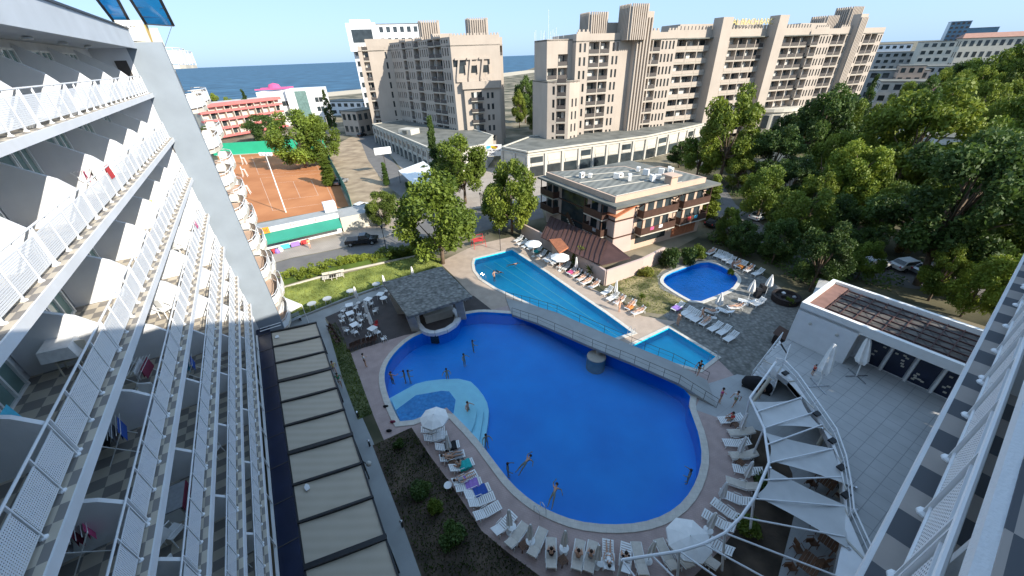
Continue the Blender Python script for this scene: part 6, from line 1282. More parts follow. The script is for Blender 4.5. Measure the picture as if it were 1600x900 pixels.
# ---------------------------------------------------------------- cars
def car(p, rz, label, paint='car_white', pickup=False, group=None):
    L, Wd = (5.2, 1.85) if pickup else (4.3, 1.75); t = thing('pickup_truck' if pickup else 'parked_car', label, 'pickup truck' if pickup else 'car', (*p, .012), rz, group)
    h = L/2
    if pickup: low = [(-h, .45), (-h, 1.0), (-h+.1, 1.08), (h-1.5, 1.10), (h-.25, 1.0), (h, .85), (h, .42)]; cab = [(-.45, 1.08), (-.30, 1.70), (.75, 1.72), (1.35, 1.10)]
    else: low = [(-h, .35), (-h, .80), (-h+.3, .92), (h-1.2, .92), (h-.2, .75), (h, .55), (h, .32)]; cab = [(-h+.3, .90), (-h+.85, 1.42), (.35, 1.46), (1.05, .92)]
    b = MB(); b.profile(low, Wd); c2 = MB(); n = len(cab)
    for s, k in ((-1, 1), (1, 1)): pass
    vs = [(x, s*(Wd/2-(.04 if z < 1.12 and i in (0, n-1) else .22)), z) for s in (-1, 1) for i, (x, z) in enumerate(cab)]
    b.raw(vs, [tuple(range(n)), tuple(range(2*n-1, n-1, -1))]+[((i+1) % n, i, n+i, n+(i+1) % n) for i in range(n)]); b.build('body', paint, t)
    if pickup: b = MB(); b.box((-1.55, 0, 1.07), (1.8, Wd-.25, .06)); b.build('load_bed', 'black_metal', t)
    cx = [x for x, _ in cab]; zt = cab[1][1]; zb = cab[0][1]
    def lerp2(a, c, f): return tuple(a[i]*(1-f)+c[i]*f for i in range(3))
    for s in (-1, 1):
        a, d, e, f = [(x, s*(abs(vs[i][1])+.012), z) for i, (x, z) in enumerate(cab)]
        q = [lerp2(lerp2(a, f, .06), lerp2(d, e, .06), .14), lerp2(lerp2(a, f, .94), lerp2(d, e, .97), .14), lerp2(lerp2(a, f, .90), lerp2(d, e, .97), .86), lerp2(lerp2(a, f, .08), lerp2(d, e, .04), .86)]
        b = MB(); b.raw(q, [(0, 1, 2, 3) if s < 0 else (3, 2, 1, 0)]); b.build('side_window', 'glass_dark', t)
    for i, j, nm, o in ((0, 1, 'rear_window', -.015), (3, 2, 'windscreen', .015)):
        a, d = cab[i], cab[j]; wa, wd_ = abs(vs[i][1])-.1, abs(vs[j][1])-.06; b = MB()
        x0, z0_ = a[0]*.88+d[0]*.12+o, a[1]*.88+d[1]*.12; x1, z1 = a[0]*.12+d[0]*.88+o, a[1]*.12+d[1]*.88
        b.raw([(x0, -wa, z0_+.01), (x0, wa, z0_+.01), (x1, wd_, z1+.01), (x1, -wd_, z1+.01)], [(0, 1, 2, 3)]); b.build(nm, 'glass_dark', t)
    for x in (-h+.85, h-.9):
        for s in (-1, 1):
            r_ = .38 if pickup else .31; b = MB(); b.tube([(x, s*(Wd/2-.2), r_), (x, s*(Wd/2+.02), r_)], r_, 16); w_ = b.build('wheel', 'tyre', t); b = MB(); b.tube([(x, s*(Wd/2+.015), r_), (x, s*(Wd/2+.035), r_)], r_*.6, 12); b.build('rim', 'chrome', w_)
    for s in (-.6, .6): b = MB(); b.box((h-.02, s, .68), (.08, .34, .14)); b.build('headlight', 'curtain', t); b = MB(); b.box((-h+.0, s*1.15, .78), (.06, .2, .2)); b.build('tail_light', 'letter_red', t)
    return t
def az_(p, q): return math.atan2(q[1]-p[1], q[0]-p[0])
pk = ((-27.46, 58.94), (-22.22, 59.76)); car((-24.59, 58.69), az_(*pk), 'black pickup truck parked on the paved roadside by the street lamp', 'car_black', True)
car((-30.20, 76.10), R(60), 'white car parked on the earth strip beside the court fence', 'car_white')
car((-41.80, 96.07), R(75), 'small silver car under the hedge of the court fence', 'car_silver')
car((-58.46, 165.55), R(70), 'dark car at the far end of the side street', 'car_black')
car((35.35, 60.90), R(30), 'black car parked behind the apartment house', 'car_black')
for i, (p, rz, lab, pt) in enumerate((((44.26, 62.99), .4, 'white car in the trees right of the apartment house', 'car_white'), ((48.91, 44.49), .1, 'white car on the garden road left of the great tree', 'car_white'), ((52.81, 43.82), .1, 'white car on the garden road behind the trunk of the great tree', 'car_white'), ((54.35, 42.30), .1, 'silver car on the garden road right of the great tree', 'car_silver'), ((59.48, 42.59), .2, 'white car farthest right on the garden road', 'car_white'))): car(p, rz, lab, pt)

# ---------------------------------------------------------------- life on the balconies of the left wing
WM = LW.matrix_basis
def on_wing(o, x, d, z, rz=0): o.matrix_basis = WM @ Matrix.Translation((x, d, z+.012)) @ Matrix.Rotation(rz, 4, 'Z'); return o
def drying_rack(x, d, k, label, cols, rz=0):
    t = on_wing(thing('drying_rack', label, 'drying rack'), x, d, FZ[k], rz); b = MB()
    for s in (-.5, .5): b.tube([(s, -.35, 0), (s, .3, .95)], .015, 5); b.tube([(s, .35, 0), (s, -.3, .95)], .015, 5)
    for i in range(7): b.bar((-.55, -.3+.1*i, .94), (.55, -.3+.1*i, .94), .012, .012)
    b.build('frame', 'white_paint', t)
    for i, cn in enumerate(cols):
        y = -.25+.2*i; o = MB(); w_ = .8; o.raw([(-w_/2, y-.03, .5), (w_/2, y-.03, .48), (w_/2, y, .97), (-w_/2, y, .97), (w_/2, y+.04, .55), (-w_/2, y+.04, .58)], [(0, 1, 2, 3), (3, 2, 4, 5)]); o = o.build('towel', 'cloth_'+cn)
        o.matrix_basis = t.matrix_basis.copy(); tag(o, '%s towel hung on the %s' % (cn, label.replace('white drying', 'drying').replace('beside a white partition in the shaded half of the wing', 'by a partition in mid wing').replace(' in the shaded half', '').replace('in the left half of its floor', 'at left').replace('on the shaded balcony', 'in shade').replace(' with pink washing', '')), 'towel')
drying_rack(13.1, 6.5, 3, 'white drying rack on the shaded balcony in the left half of its floor', ['blue', 'grey', 'black'], .2)
drying_rack(9.8, 6.6, 3, 'white drying rack with pink washing on the lower left balcony', ['pink', 'maroon', 'grey'], .3)
drying_rack(16.3, 6.3, 3, 'white drying rack beside a white partition in the shaded half of the wing', ['maroon', 'white'], -.1)
drying_rack(22.6, 6.4, 1, 'white drying rack against the upper sunlit partition', ['black', 'pink'], .1)
drying_rack(20.4, 6.3, 4, 'low drying rack on a shaded balcony nearer the grey fin', ['blue', 'cyan'], .1)
drying_rack(25.2, 6.4, 5, 'drying rack far down the wing on a lower balcony', ['white', 'blue'], .1)
for x, d, k, m, lab in ((13.6, 6.35, 2, 'cream_render', 'cream chair with a white towel over it on the third balcony floor'), (28.8, 6.5, 2, 'cloth_yellow', 'pale yellow chair on the sunlit balcony near the grey fin'), (11.4, 6.1, 4, 'plastic_white', 'white plastic chair behind the pink covered table'), (23.4, 6.3, 0, 'plastic_white', 'white plastic chair on the top balcony floor'), (9.9, 6.2, 4, 'plastic_white', 'white plastic chair at the bottom edge of the picture'), (15.2, 6.2, 3, 'plastic_white', 'white plastic chair beside the drying rack in the shade'), (17.6, 6.3, 5, 'plastic_white', 'white plastic chair on a low shaded balcony of the wing'), (21.6, 6.2, 3, 'plastic_white', 'white plastic chair at the shadow edge on the wing'), (30.1, 6.4, 3, 'plastic_white', 'white plastic chair on a sunlit balcony close to the fin'), (13.2, 6.3, 6, 'plastic_white', 'white plastic chair on the lowest balcony floor')):
    on_wing(chair((0, 0), 0, lab, None if m != 'plastic_white' else 'white chairs on the balconies', m), x, d, FZ[k], random.uniform(0, 6))
o = MB(); o.raw([(-.35, -.3, .9), (.35, -.3, .92), (.38, .3, .95), (-.3, .32, .93), (-.4, -.36, .55), (.4, -.34, .5), (.42, .36, .56), (-.36, .36, .6)], [(0, 1, 2, 3), (0, 4, 5, 1), (1, 5, 6, 2), (2, 6, 7, 3), (3, 7, 4, 0)]); o = o.build('towel', 'cloth_white'); on_wing(o, 13.6, 6.35, FZ[2]); tag(o, 'white towel draped over the cream chair on the third balcony floor', 'towel')
t = on_wing(thing('balcony_table', 'table under a pale cloth with a dark pink edge on a shaded balcony', 'table'), 12.5, 6.2, FZ[4]); b = MB(); b.box((0, 0, .7), (1.1, .8, .05)); b.build('tabletop', 'cloth_grey', t); b = MB(); b.box((0, -.41, .52), (1.1, .03, .4)); b.build('cloth_edge', 'cloth_maroon', t)
for sx in (-.45, .45): b = MB(); b.box((sx, 0, .34), (.06, .6, .68)); b.build('leg', 'white_paint', t)
for x, k, cn, lab in ((27.9, 4, 'teal', 'teal towel hung on a partition of the sunlit balconies near the fin'), (21.9, 1, 'red', 'small red towel hung over the second floor rail'), (10.6, 2, 'cyan', 'pale cyan towel hung by the window at the left edge'), (33.0, 3, 'pink', 'pink towel hung over the rail close to the fin')):
    o = MB(); o.raw([(-.3, -.04, .6), (.3, -.04, .58), (.3, 0, 1.09), (-.3, 0, 1.09), (.3, .05, .7), (-.3, .05, .7)], [(0, 1, 2, 3), (3, 2, 4, 5)]); o = o.build('towel', 'cloth_'+cn); on_wing(o, x, 5.5 if k in (1, 3) else 6.4, FZ[k]); tag(o, lab, 'towel')
o = MB(); o.raw([(-.4, -.06, .35), (.4, -.06, .3), (.4, 0, 1.09), (-.4, 0, 1.09), (.4, .06, .5), (-.4, .06, .5)], [(0, 1, 2, 3), (3, 2, 4, 5)]); o = o.build('towel', 'cloth_pink'); o.matrix_basis = RW.matrix_basis @ Matrix.Translation((7.6, -.9, FZ[2])); tag(o, 'pink towel hung over a rail of the near wing in the lower right', 'towel')
# ---------------------------------------------------------------- people: one skinned body per pose, worn clothing as children
J0 = dict(pelvis=(0, 0, .95), chest=(0, .01, 1.28), neck=(0, .01, 1.47), head=(0, -.02, 1.60), crown=(0, -.01, 1.70),
  sh_l=(.17, .01, 1.40), el_l=(.25, .03, 1.12), wr_l=(.26, -.04, .88), ha_l=(.26, -.07, .80), sh_r=(-.17, .01, 1.40), el_r=(-.25, .03, 1.12), wr_r=(-.26, -.04, .88), ha_r=(-.26, -.07, .80),
  hi_l=(.09, 0, .90), kn_l=(.10, -.02, .49), an_l=(.10, .02, .08), to_l=(.11, -.15, .03), hi_r=(-.09, 0, .90), kn_r=(-.10, -.02, .49), an_r=(-.10, .02, .08), to_r=(-.11, -.15, .03))
RAD = dict(pelvis=.13, chest=.13, neck=.055, head=.098, crown=.07, sh=.058, el=.042, wr=.030, ha=.034, hi=.085, kn=.058, an=.038, to=.032)
BONES = [('pelvis', 'chest'), ('chest', 'neck'), ('neck', 'head'), ('head', 'crown')]
for s in 'lr': BONES += [('chest', 'sh_'+s), ('sh_'+s, 'el_'+s), ('el_'+s, 'wr_'+s), ('wr_'+s, 'ha_'+s), ('pelvis', 'hi_'+s), ('hi_'+s, 'kn_'+s), ('kn_'+s, 'an_'+s), ('an_'+s, 'to_'+s)]
def skin_mesh(name, J, bones, m, grow=1.0, root=None, fingers=False, sub=1):
    idx = {}; vs = []; rad = []; es = []
    def vid(k):
        if k not in idx: idx[k] = len(vs); vs.append(J[k]); rad.append(RAD[k.split('_')[0]]*grow)
        return idx[k]
    for a, c in bones: es.append((vid(a), vid(c)))
    if fingers:
        for s in 'lr':
            w_, h_ = Vector(J['wr_'+s]), Vector(J['ha_'+s]); d = (h_-w_).normalized(); sd_ = d.cross(Vector((0, 1, .3))).normalized()
            for k, (off, ln) in enumerate(((-.030, .075), (-.010, .085), (.010, .08), (.028, .062))):
                p0 = h_+sd_*off; p1 = p0+d*ln*.55; p2 = p1+(d+Vector((0, -.5, 0))).normalized()*ln*.5
                for q in (p1, p2): vs.append(tuple(q)); rad.append(.009)
                es += [(idx['ha_'+s], len(vs)-2), (len(vs)-2, len(vs)-1)]
            q = w_.lerp(h_, .55)-sd_*.055+d*.02; vs.append(tuple(q)); rad.append(.011); es.append((idx['ha_'+s], len(vs)-1))
    me = bpy.data.meshes.new(name); me.from_pydata(vs, es, []); o = bpy.data.objects.new(name, me); C.objects.link(o)
    mod = o.modifiers.new('skin', 'SKIN'); mod.use_smooth_shade = True; mod.branch_smoothing = .6
    for i, sv in enumerate(me.skin_vertices[0].data): sv.radius = (rad[i], rad[i]); sv.use_root = (i == idx.get(root, 0))
    if sub: sm = o.modifiers.new('sub', 'SUBSURF'); sm.levels = sub; sm.render_levels = sub
    dg = bpy.context.evaluated_depsgraph_get(); out = bpy.data.meshes.new_from_object(o.evaluated_get(dg)); bpy.data.objects.remove(o)
    out.materials.clear(); out.materials.append(M[m]); out.name = name; return out
def pose(**k): J = dict(J0); J.update(k); return J
def shifted(J, dx=0, dy=0, dz=0): return {k: (v[0]+dx, v[1]+dy, v[2]+dz) for k, v in J.items()}
POSES = dict(
 stand=pose(el_l=(.24, -.05, 1.15), wr_l=(.16, -.22, 1.05), ha_l=(.11, -.28, 1.06)),
 walk=pose(kn_l=(.10, -.20, .52), an_l=(.10, -.22, .10), to_l=(.10, -.38, .07), kn_r=(-.10, .08, .50), an_r=(-.10, .34, .16), to_r=(-.10, .25, .04), el_l=(.24, .18, 1.16), wr_l=(.25, .16, .92), ha_l=(.25, .14, .84), el_r=(-.24, -.14, 1.16), wr_r=(-.24, -.30, .98), ha_r=(-.24, -.36, .92)),
 wade=pose(el_l=(.34, -.10, 1.22), wr_l=(.36, -.32, 1.22), ha_l=(.34, -.40, 1.22), el_r=(-.36, -.06, 1.24), wr_r=(-.46, -.26, 1.20), ha_r=(-.48, -.34, 1.20)),
 swim=dict(pelvis=(0, .35, 0), chest=(0, 0, .06), neck=(0, -.18, .10), head=(0, -.30, .17), crown=(0, -.38, .22), sh_l=(.17, -.10, .08), el_l=(.30, -.38, .06), wr_l=(.22, -.60, .04), ha_l=(.20, -.68, .03), sh_r=(-.17, -.10, .08), el_r=(-.40, -.12, .04), wr_r=(-.52, .08, .0), ha_r=(-.55, .15, -.01),
   hi_l=(.09, .40, -.02), kn_l=(.14, .78, -.10), an_l=(.12, 1.18, -.12), to_l=(.12, 1.34, -.10), hi_r=(-.09, .40, -.02), kn_r=(-.12, .80, -.02), an_r=(-.16, 1.18, -.20), to_r=(-.16, 1.34, -.22)),
 lie=dict(pelvis=(0, 0, .50), chest=(0, .32, .62), neck=(0, .50, .76), head=(0, .62, .86), crown=(0, .70, .92), sh_l=(.18, .42, .68), el_l=(.28, .18, .60), wr_l=(.24, -.04, .56), ha_l=(.22, -.11, .55), sh_r=(-.18, .42, .68), el_r=(-.28, .18, .60), wr_r=(-.24, -.04, .56), ha_r=(-.22, -.11, .55),
   hi_l=(.09, -.04, .49), kn_l=(.11, -.44, .62), an_l=(.11, -.80, .44), to_l=(.12, -.90, .52), hi_r=(-.09, -.04, .49), kn_r=(-.12, -.46, .50), an_r=(-.13, -.86, .44), to_r=(-.14, -.93, .54)),
 sit=dict(pelvis=(0, 0, .50), chest=(0, .02, .82), neck=(0, -.02, 1.02), head=(0, -.07, 1.14), crown=(0, -.06, 1.24), sh_l=(.17, .01, .95), el_l=(.24, -.12, .72), wr_l=(.16, -.34, .66), ha_l=(.14, -.41, .64), sh_r=(-.17, .01, .95), el_r=(-.25, -.10, .72), wr_r=(-.18, -.33, .66), ha_r=(-.16, -.40, .64),
   hi_l=(.09, -.03, .50), kn_l=(.13, -.44, .50), an_l=(.12, -.46, .09), to_l=(.13, -.62, .04), hi_r=(-.09, -.03, .50), kn_r=(-.13, -.44, .50), an_r=(-.12, -.42, .09), to_r=(-.13, -.58, .04)))
PM = {}
def pose_mesh(p):
    if p not in PM:
        J = POSES[p]; d = {'body': skin_mesh('person', J, BONES, 'skin', 1, 'pelvis', True)}
        tr = [('pelvis', 'hi_l'), ('pelvis', 'hi_r')]
        J2 = dict(J)
        for s in 'lr': J2['mid_'+s] = tuple(Vector(J['hi_'+s]).lerp(Vector(J['kn_'+s]), .45)); 
        J2['waist_c'] = tuple(Vector(J['pelvis']).lerp(Vector(J['chest']), .25)); RAD['mid'] = .088; RAD['waist'] = .128
        for s in 'lr': tr.append(('hi_'+s, 'mid_'+s))
        d['shorts'] = skin_mesh('shorts', J2, [('waist_c', 'pelvis')]+tr, 'cloth_black', 1.12, 'pelvis')
        d['trunks'] = skin_mesh('trunks', J2, [('waist_c', 'pelvis'), ('pelvis', 'hi_l'), ('pelvis', 'hi_r')], 'cloth_black', 1.10, 'pelvis')
        J3 = dict(J); 
        for s in 'lr': J3['up_'+s] = tuple(Vector(J['sh_'+s]).lerp(Vector(J['el_'+s]), .6))
        RAD['up'] = .055; RAD['collar'] = .075; J3['collar_c'] = tuple(Vector(J['chest']).lerp(Vector(J['neck']), .75))
        d['shirt'] = skin_mesh('shirt', J3, [('pelvis', 'chest'), ('chest', 'collar_c'), ('chest', 'sh_l'), ('sh_l', 'up_l'), ('chest', 'sh_r'), ('sh_r', 'up_r')], 'cloth_white', 1.10, 'chest')
        hd, cr = Vector(J['head']), Vector(J['crown']); up = (cr-hd).normalized(); face = Vector((0, -1, 0)); face = (face-up*face.dot(up)).normalized(); b = MB(); n = 12; vs = []
        sd_ = up.cross(face)
        for i in range(6):
            ph = i/5*math.pi*.62
            for j in range(n):
                a = 2*math.pi*j/n; rr = .113*math.sin(ph); v = up*(.118*math.cos(ph)+.02)+(sd_*math.cos(a)+face*math.sin(a))*rr; 
                if math.sin(a) > .3 and ph > 1.1: v = v*.86+up*.02
                vs.append(tuple(hd+v-face*.012))
        b.raw(vs, [(i*n+j, i*n+(j+1) % n, (i+1)*n+(j+1) % n, (i+1)*n+j) for i in range(5) for j in range(n)]); d['hair'] = b.mesh('hair', 'hair', True)
        b = MB(); c = hd+face*.098-up*.012; b.raw([tuple(c+sd_*.014), tuple(c-sd_*.014), tuple(c+up*.05-face*.012), tuple(c+face*.022-up*.004)], [(0, 1, 3), (0, 3, 2), (1, 2, 3)]); d['nose'] = b.mesh('nose', 'skin')
        b = MB()
        for s in (-1, 1): c = hd+face*.088+sd_*s*.035+up*.018; b.box(tuple(c), (.02, .02, .012))
        d['eyes'] = b.mesh('eyes', 'hair'); PM[p] = d
    return PM[p]
def recolour(me, m):
    k = (me.name, m)
    if k not in CACHE: c = me.copy(); c.materials.clear(); c.materials.append(M[m]); CACHE[k] = c
    return CACHE[k]
def person(ps, p, z, rz, label, bottom='black', top=None, cat='person', scale=1.0, long=False):
    d = pose_mesh(ps); o = place('person', d['body']); o.matrix_basis = Matrix.Translation((*p, z)) @ Matrix.Rotation(rz, 4, 'Z') @ Matrix.Scale(scale, 4)
    tag(o, label, cat); place('hair', d['hair'], o); place('nose', d['nose'], o); place('eyes', d['eyes'], o)
    if bottom: place('trousers' if long else ('shorts' if top else 'swim_trunks'), recolour(d['shorts' if top else 'trunks'], 'cloth_'+bottom), o)
    if top: place('shirt', recolour(d['shirt'], 'cloth_'+top), o)
    return o
FACE_UP = math.pi
walkers = [('stand', (-14.83, 28.69), .02, 2.2, 'person in a white top and dark shorts standing on the pink deck by the bar', 'black', 'white'), ('walk', (-16.38, 26.10), .01, .4, 'person in a green shirt walking on the path beside the pergola', 'white', 'green'), ('walk', (-17.48, 27.76), .01, .5, 'person in a yellow shirt on the path ahead of the one in green', 'grey', 'yellow'),
 ('walk', (18.43, 22.12), .03, -1.2, 'person in a white top and green shorts striding over the tiled path', 'green', 'white'), ('stand', (17.34, 22.45), .12, 1.0, 'person with a pale hat standing at the bridge end', 'maroon', 'pink'), ('stand', (20.91, 22.85), .03, 0, 'person in black standing beside the black tarpaulin', 'black', 'black'), ('walk', (16.68, 25.37), .55, -1.0, 'person in black clothes walking over the footbridge', 'black', 'black'),
 ('stand', (12.41, 36.48), .03, .8, 'sunlit bather standing at the lap pool edge between the loungers', 'navy', None), ('stand', (29.92, 45.08), .02, .5, 'bather standing before the loungers beyond the fan-shaped pool', 'black', None), ('stand', (18.08, 33.51), .02, 2, 'bather in dark trunks by the corner of the four-sided pool', 'blue', None), ('stand', (24.54, 22.78), 2.6, 1.5, 'small child in a red shirt on the raised terrace', 'navy', 'red'),
 ('stand', (-32.92, 57.68), .02, .4, 'person in pale clothes on the pavement before the clubhouse', 'white', 'yellow'), ('walk', (-31.30, 95.80), .02, .3, 'pedestrian in light clothes on the side street', 'grey', 'white'), ('walk', (21.03, 34.28), .02, .8, 'bather walking between the loungers on the cobbles', 'red', None)]
for ps, p, z, rz, lab, bt, tp in walkers: person(ps, p, z, rz, lab, bt, tp, scale=.68 if 'child' in lab else 1.0)
waders = [((-5.24, 29.96), 'bather nearest the swim-up bar in the deep blue water', 1.0), ((-4.47, 32.08), 'bather floating to the right of the bar in the large pool', 2.0), ((-6.75, 27.89), 'bather standing alone in mid pool below the bar', .3), ((-10.94, 27.85), 'left one of a close pair of bathers at the left pool edge', -1.2), ((-10.50, 27.83), 'right one of a close pair of bathers at the left pool edge', 1.9), ((-11.86, 27.03), 'bather beside the left coping of the large pool', 2.8), ((-4.23, 23.00), 'bather sitting on the pale pool steps', 1.0), ((-2.56, 20.11), 'bather just below the pale steps', .5), ((-0.83, 17.50), 'small dark bather left of a larger one near the lower pool wall', 1.5), ((12.44, 16.44), 'bather by the right coping of the large pool', -2.0), ((-2.42, 46.14), 'bather with dark hair in the lap pool near the broad end', .8)]
for i, (p, lab, rz) in enumerate(waders): person('wade', p, (-1.58 if i not in (5, 6) else -.95) if i != 10 else -.84, rz, lab, ('navy', 'red', 'black', 'teal')[i % 4])
for p, rz, lab, bt in (((0.72, 17.91), 2.4, 'swimmer stretched out in the middle of the lower pool', 'black'), ((2.53, 15.54), 2.7, 'swimmer with arms spread near the lower curve of the pool', 'grey'), ((0.61, 49.73), 1.6, 'swimmer splashing at the far end of the lap pool', 'red'), ((-1.63, 47.37), .6, 'swimmer crossing the lap pool lanes', 'navy')): person('swim', p, -.21, rz, lab, bt)
def on_lounger(i, row, ps, label, bt, tp=None, turn=0):
    f, h = Vector(row[i][0]), Vector(row[i][1]); d = h-f; m = f.lerp(h, .55); person(ps, (m.x, m.y), .02 if ps == 'lie' else -.02, math.atan2(d.y, d.x)-math.pi/2+turn, label, bt, tp)
for i, ps, lab, bt, tp, tn in ((0, 'sit', 'person in dark clothes sitting under the corner parasol', 'black', 'black', 1.5), (3, 'lie', 'sunbather on the fourth lounger of the curved row', 'teal', None, 0), (4, 'sit', 'sunburnt bather sitting among towels on the curved row', 'maroon', None, 2.5), (5, 'lie', 'sunbather in patterned clothes beside the purple towel', 'violet', 'grey', 0),
   (13, 'sit', 'person in a black top sitting on a beige lounger facing the pool', 'black', 'black', 0), (14, 'sit', 'broad backed tanned bather sitting with arms raised', 'maroon', None, 0), (15, 'sit', 'person in grey sitting on a beige lounger facing the pool', 'grey', 'grey', 0), (16, 'lie', 'dark haired person lying on the white lounger at the bottom of the pool', 'white', 'white', 0), (17, 'sit', 'person with a dark bag sitting beside the white frame corner', 'black', 'black', .3), (31, 'sit', 'person in red sitting at the foot of the lounger by the tiled path', 'black', 'red', 0)):
    on_lounger(i, arc, ps, lab, bt, tp, tn)
for i, lab, bt in ((9, 'sunbather lying beside the open parasol by the leafy shrub', 'red'), (12, 'sunbather lying in the middle of the lap pool row', 'pink'), (13, 'bather with dark trunks lying in the lap pool row', 'black'), (14, 'tanned sunbather lying next to a pink towel by the lap pool', 'navy'), (15, 'pale sunbather at the near part of the lap pool row', 'pink'), (18, 'sunbather lying behind the standing bather', 'blue'), (19, 'sunbather on the last but one lap pool lounger', 'red'), (20, 'sunbather on the last lap pool lounger', 'grey')): on_lounger(i, lap, 'lie', lab, bt)
for i, lab, bt in ((4, 'tanned sunbather lying on the cobbled terrace row', 'black'), (8, 'sunbather lying under the tall folded parasol', 'navy')): on_lounger(i, tri, 'lie', lab, bt)
for i, lab, bt in ((0, 'sunbather at the top of the fan-shaped pool row', 'violet'), (5, 'sunbather in the middle of the fan-shaped pool row', 'red'), (7, 'sunbather near the end of the fan-shaped pool row', 'black'), (11, 'sunbather on the lounger between the tall parasols', 'maroon')): on_lounger(i, kid, 'lie', lab, bt)
# towels and bags
def towel_on(row, i, cn, label, f=.35):
    a, h = Vector(row[i][0]), Vector(row[i][1]); d = (h-a); m = a.lerp(h, f); t = MB(); rz = math.atan2(d.y, d.x)
    n = 5; vs = []
    for k in range(n+1):
        for s in (-1, 1): vs.append((-.45+.9*k/n, s*(.36+.03*math.sin(k*2)), .39+.015*math.sin(k*3+s)))
    for s in (-1, 1):
        for k in range(n+1): vs.append((-.45+.9*k/n, s*.39, .2+.06*math.sin(k*1.7)))
    fs = [(2*k, 2*k+2, 2*k+3, 2*k+1) for k in range(n)]+[(2*k, 12+k, 13+k, 2*k+2) for k in range(n)]+[(2*k+1, 2*k+3, 19+k, 18+k) for k in range(n)]
    t.raw(vs, fs); o = t.build('beach_towel', 'cloth_'+cn); o.matrix_basis = Matrix.Translation((m.x, m.y, .03)) @ Matrix.Rotation(rz, 4, 'Z'); tag(o, label, 'towel')
for row, i, cn, lab in ((arc, 1, 'white', 'white towel on the second lounger of the curved row'), (arc, 4, 'teal', 'bright teal towel on the curved row of loungers'), (arc, 6, 'violet', 'lilac towel over a lounger beside the garden bed'), (arc, 2, 'black', 'black towel crumpled on the third lounger of the curved row'), (arc, 3, 'grey', 'grey towel on the fourth lounger of the curved row'), (arc, 7, 'blue', 'dark blue towel on a white lounger of the curved row'), (lap, 4, 'teal', 'teal towel on a lap pool lounger near the far parasol'), (lap, 11, 'pink', 'pink towel on a lap pool lounger'), (lap, 19, 'orange', 'orange towel near the end of the lap pool row'), (tri, 0, 'violet', 'lilac towel on the first lounger of the cobbled terrace row'), (kid, 6, 'orange', 'orange towel beyond the fan-shaped pool'), (kid, 2, 'white', 'white towel beyond the fan-shaped pool')): towel_on(row, i, cn, lab)
for p, cn, lab in (((-11.47, 23.42), 'black', 'pair of dark shoes left at the pool edge by the steps'), ((-10.43, 21.72), 'maroon', 'dark red bag left on the deck by the pool corner'), ((-10.52, 20.83), 'black', 'small dark bag beside the concrete pad')):
    t = MB(); t.lathe([(.16, 0), (.18, .12), (.05, .22)], 8); t.v = [(x*1.4, y*.7, z) for x, y, z in t.v]; o = t.build('bag', 'cloth_'+cn); o.matrix_basis = Matrix.Translation((*p, .02)); tag(o, lab, 'bag')
# ---------------------------------------------------------------- trees: tapered trunk with limbs, crown of many small leaf faces
def leaf_cloud(clumps, per, leaf, seed, flat=.0):
    rn = random.Random(seed); vs = []; fs = []
    for (cx, cy, cz, cr) in clumps:
        n = int(per*cr*cr)
        for _ in range(n):
            while True:
                x, y, z = rn.uniform(-1, 1), rn.uniform(-1, 1), rn.uniform(-1, 1); q = x*x+y*y+z*z
                if .12 < q < 1: break
            k = cr*(q**.18)/math.sqrt(q)*rn.uniform(.55, 1.08); p = Vector((cx+x*k, cy+y*k, cz+z*k*.82))
            a = Vector((rn.gauss(0, 1), rn.gauss(0, 1), rn.gauss(0, .7))).normalized(); b_ = a.cross(Vector((rn.gauss(0, 1), rn.gauss(0, 1), rn.gauss(0, 1)))).normalized()
            s = leaf*rn.uniform(.6, 1.3); i = len(vs)
            vs += [tuple(p-a*s), tuple(p+b_*s*.55), tuple(p+a*s), tuple(p-b_*s*.55)]; fs.append((i, i+1, i+2, i+3))
    return vs, fs
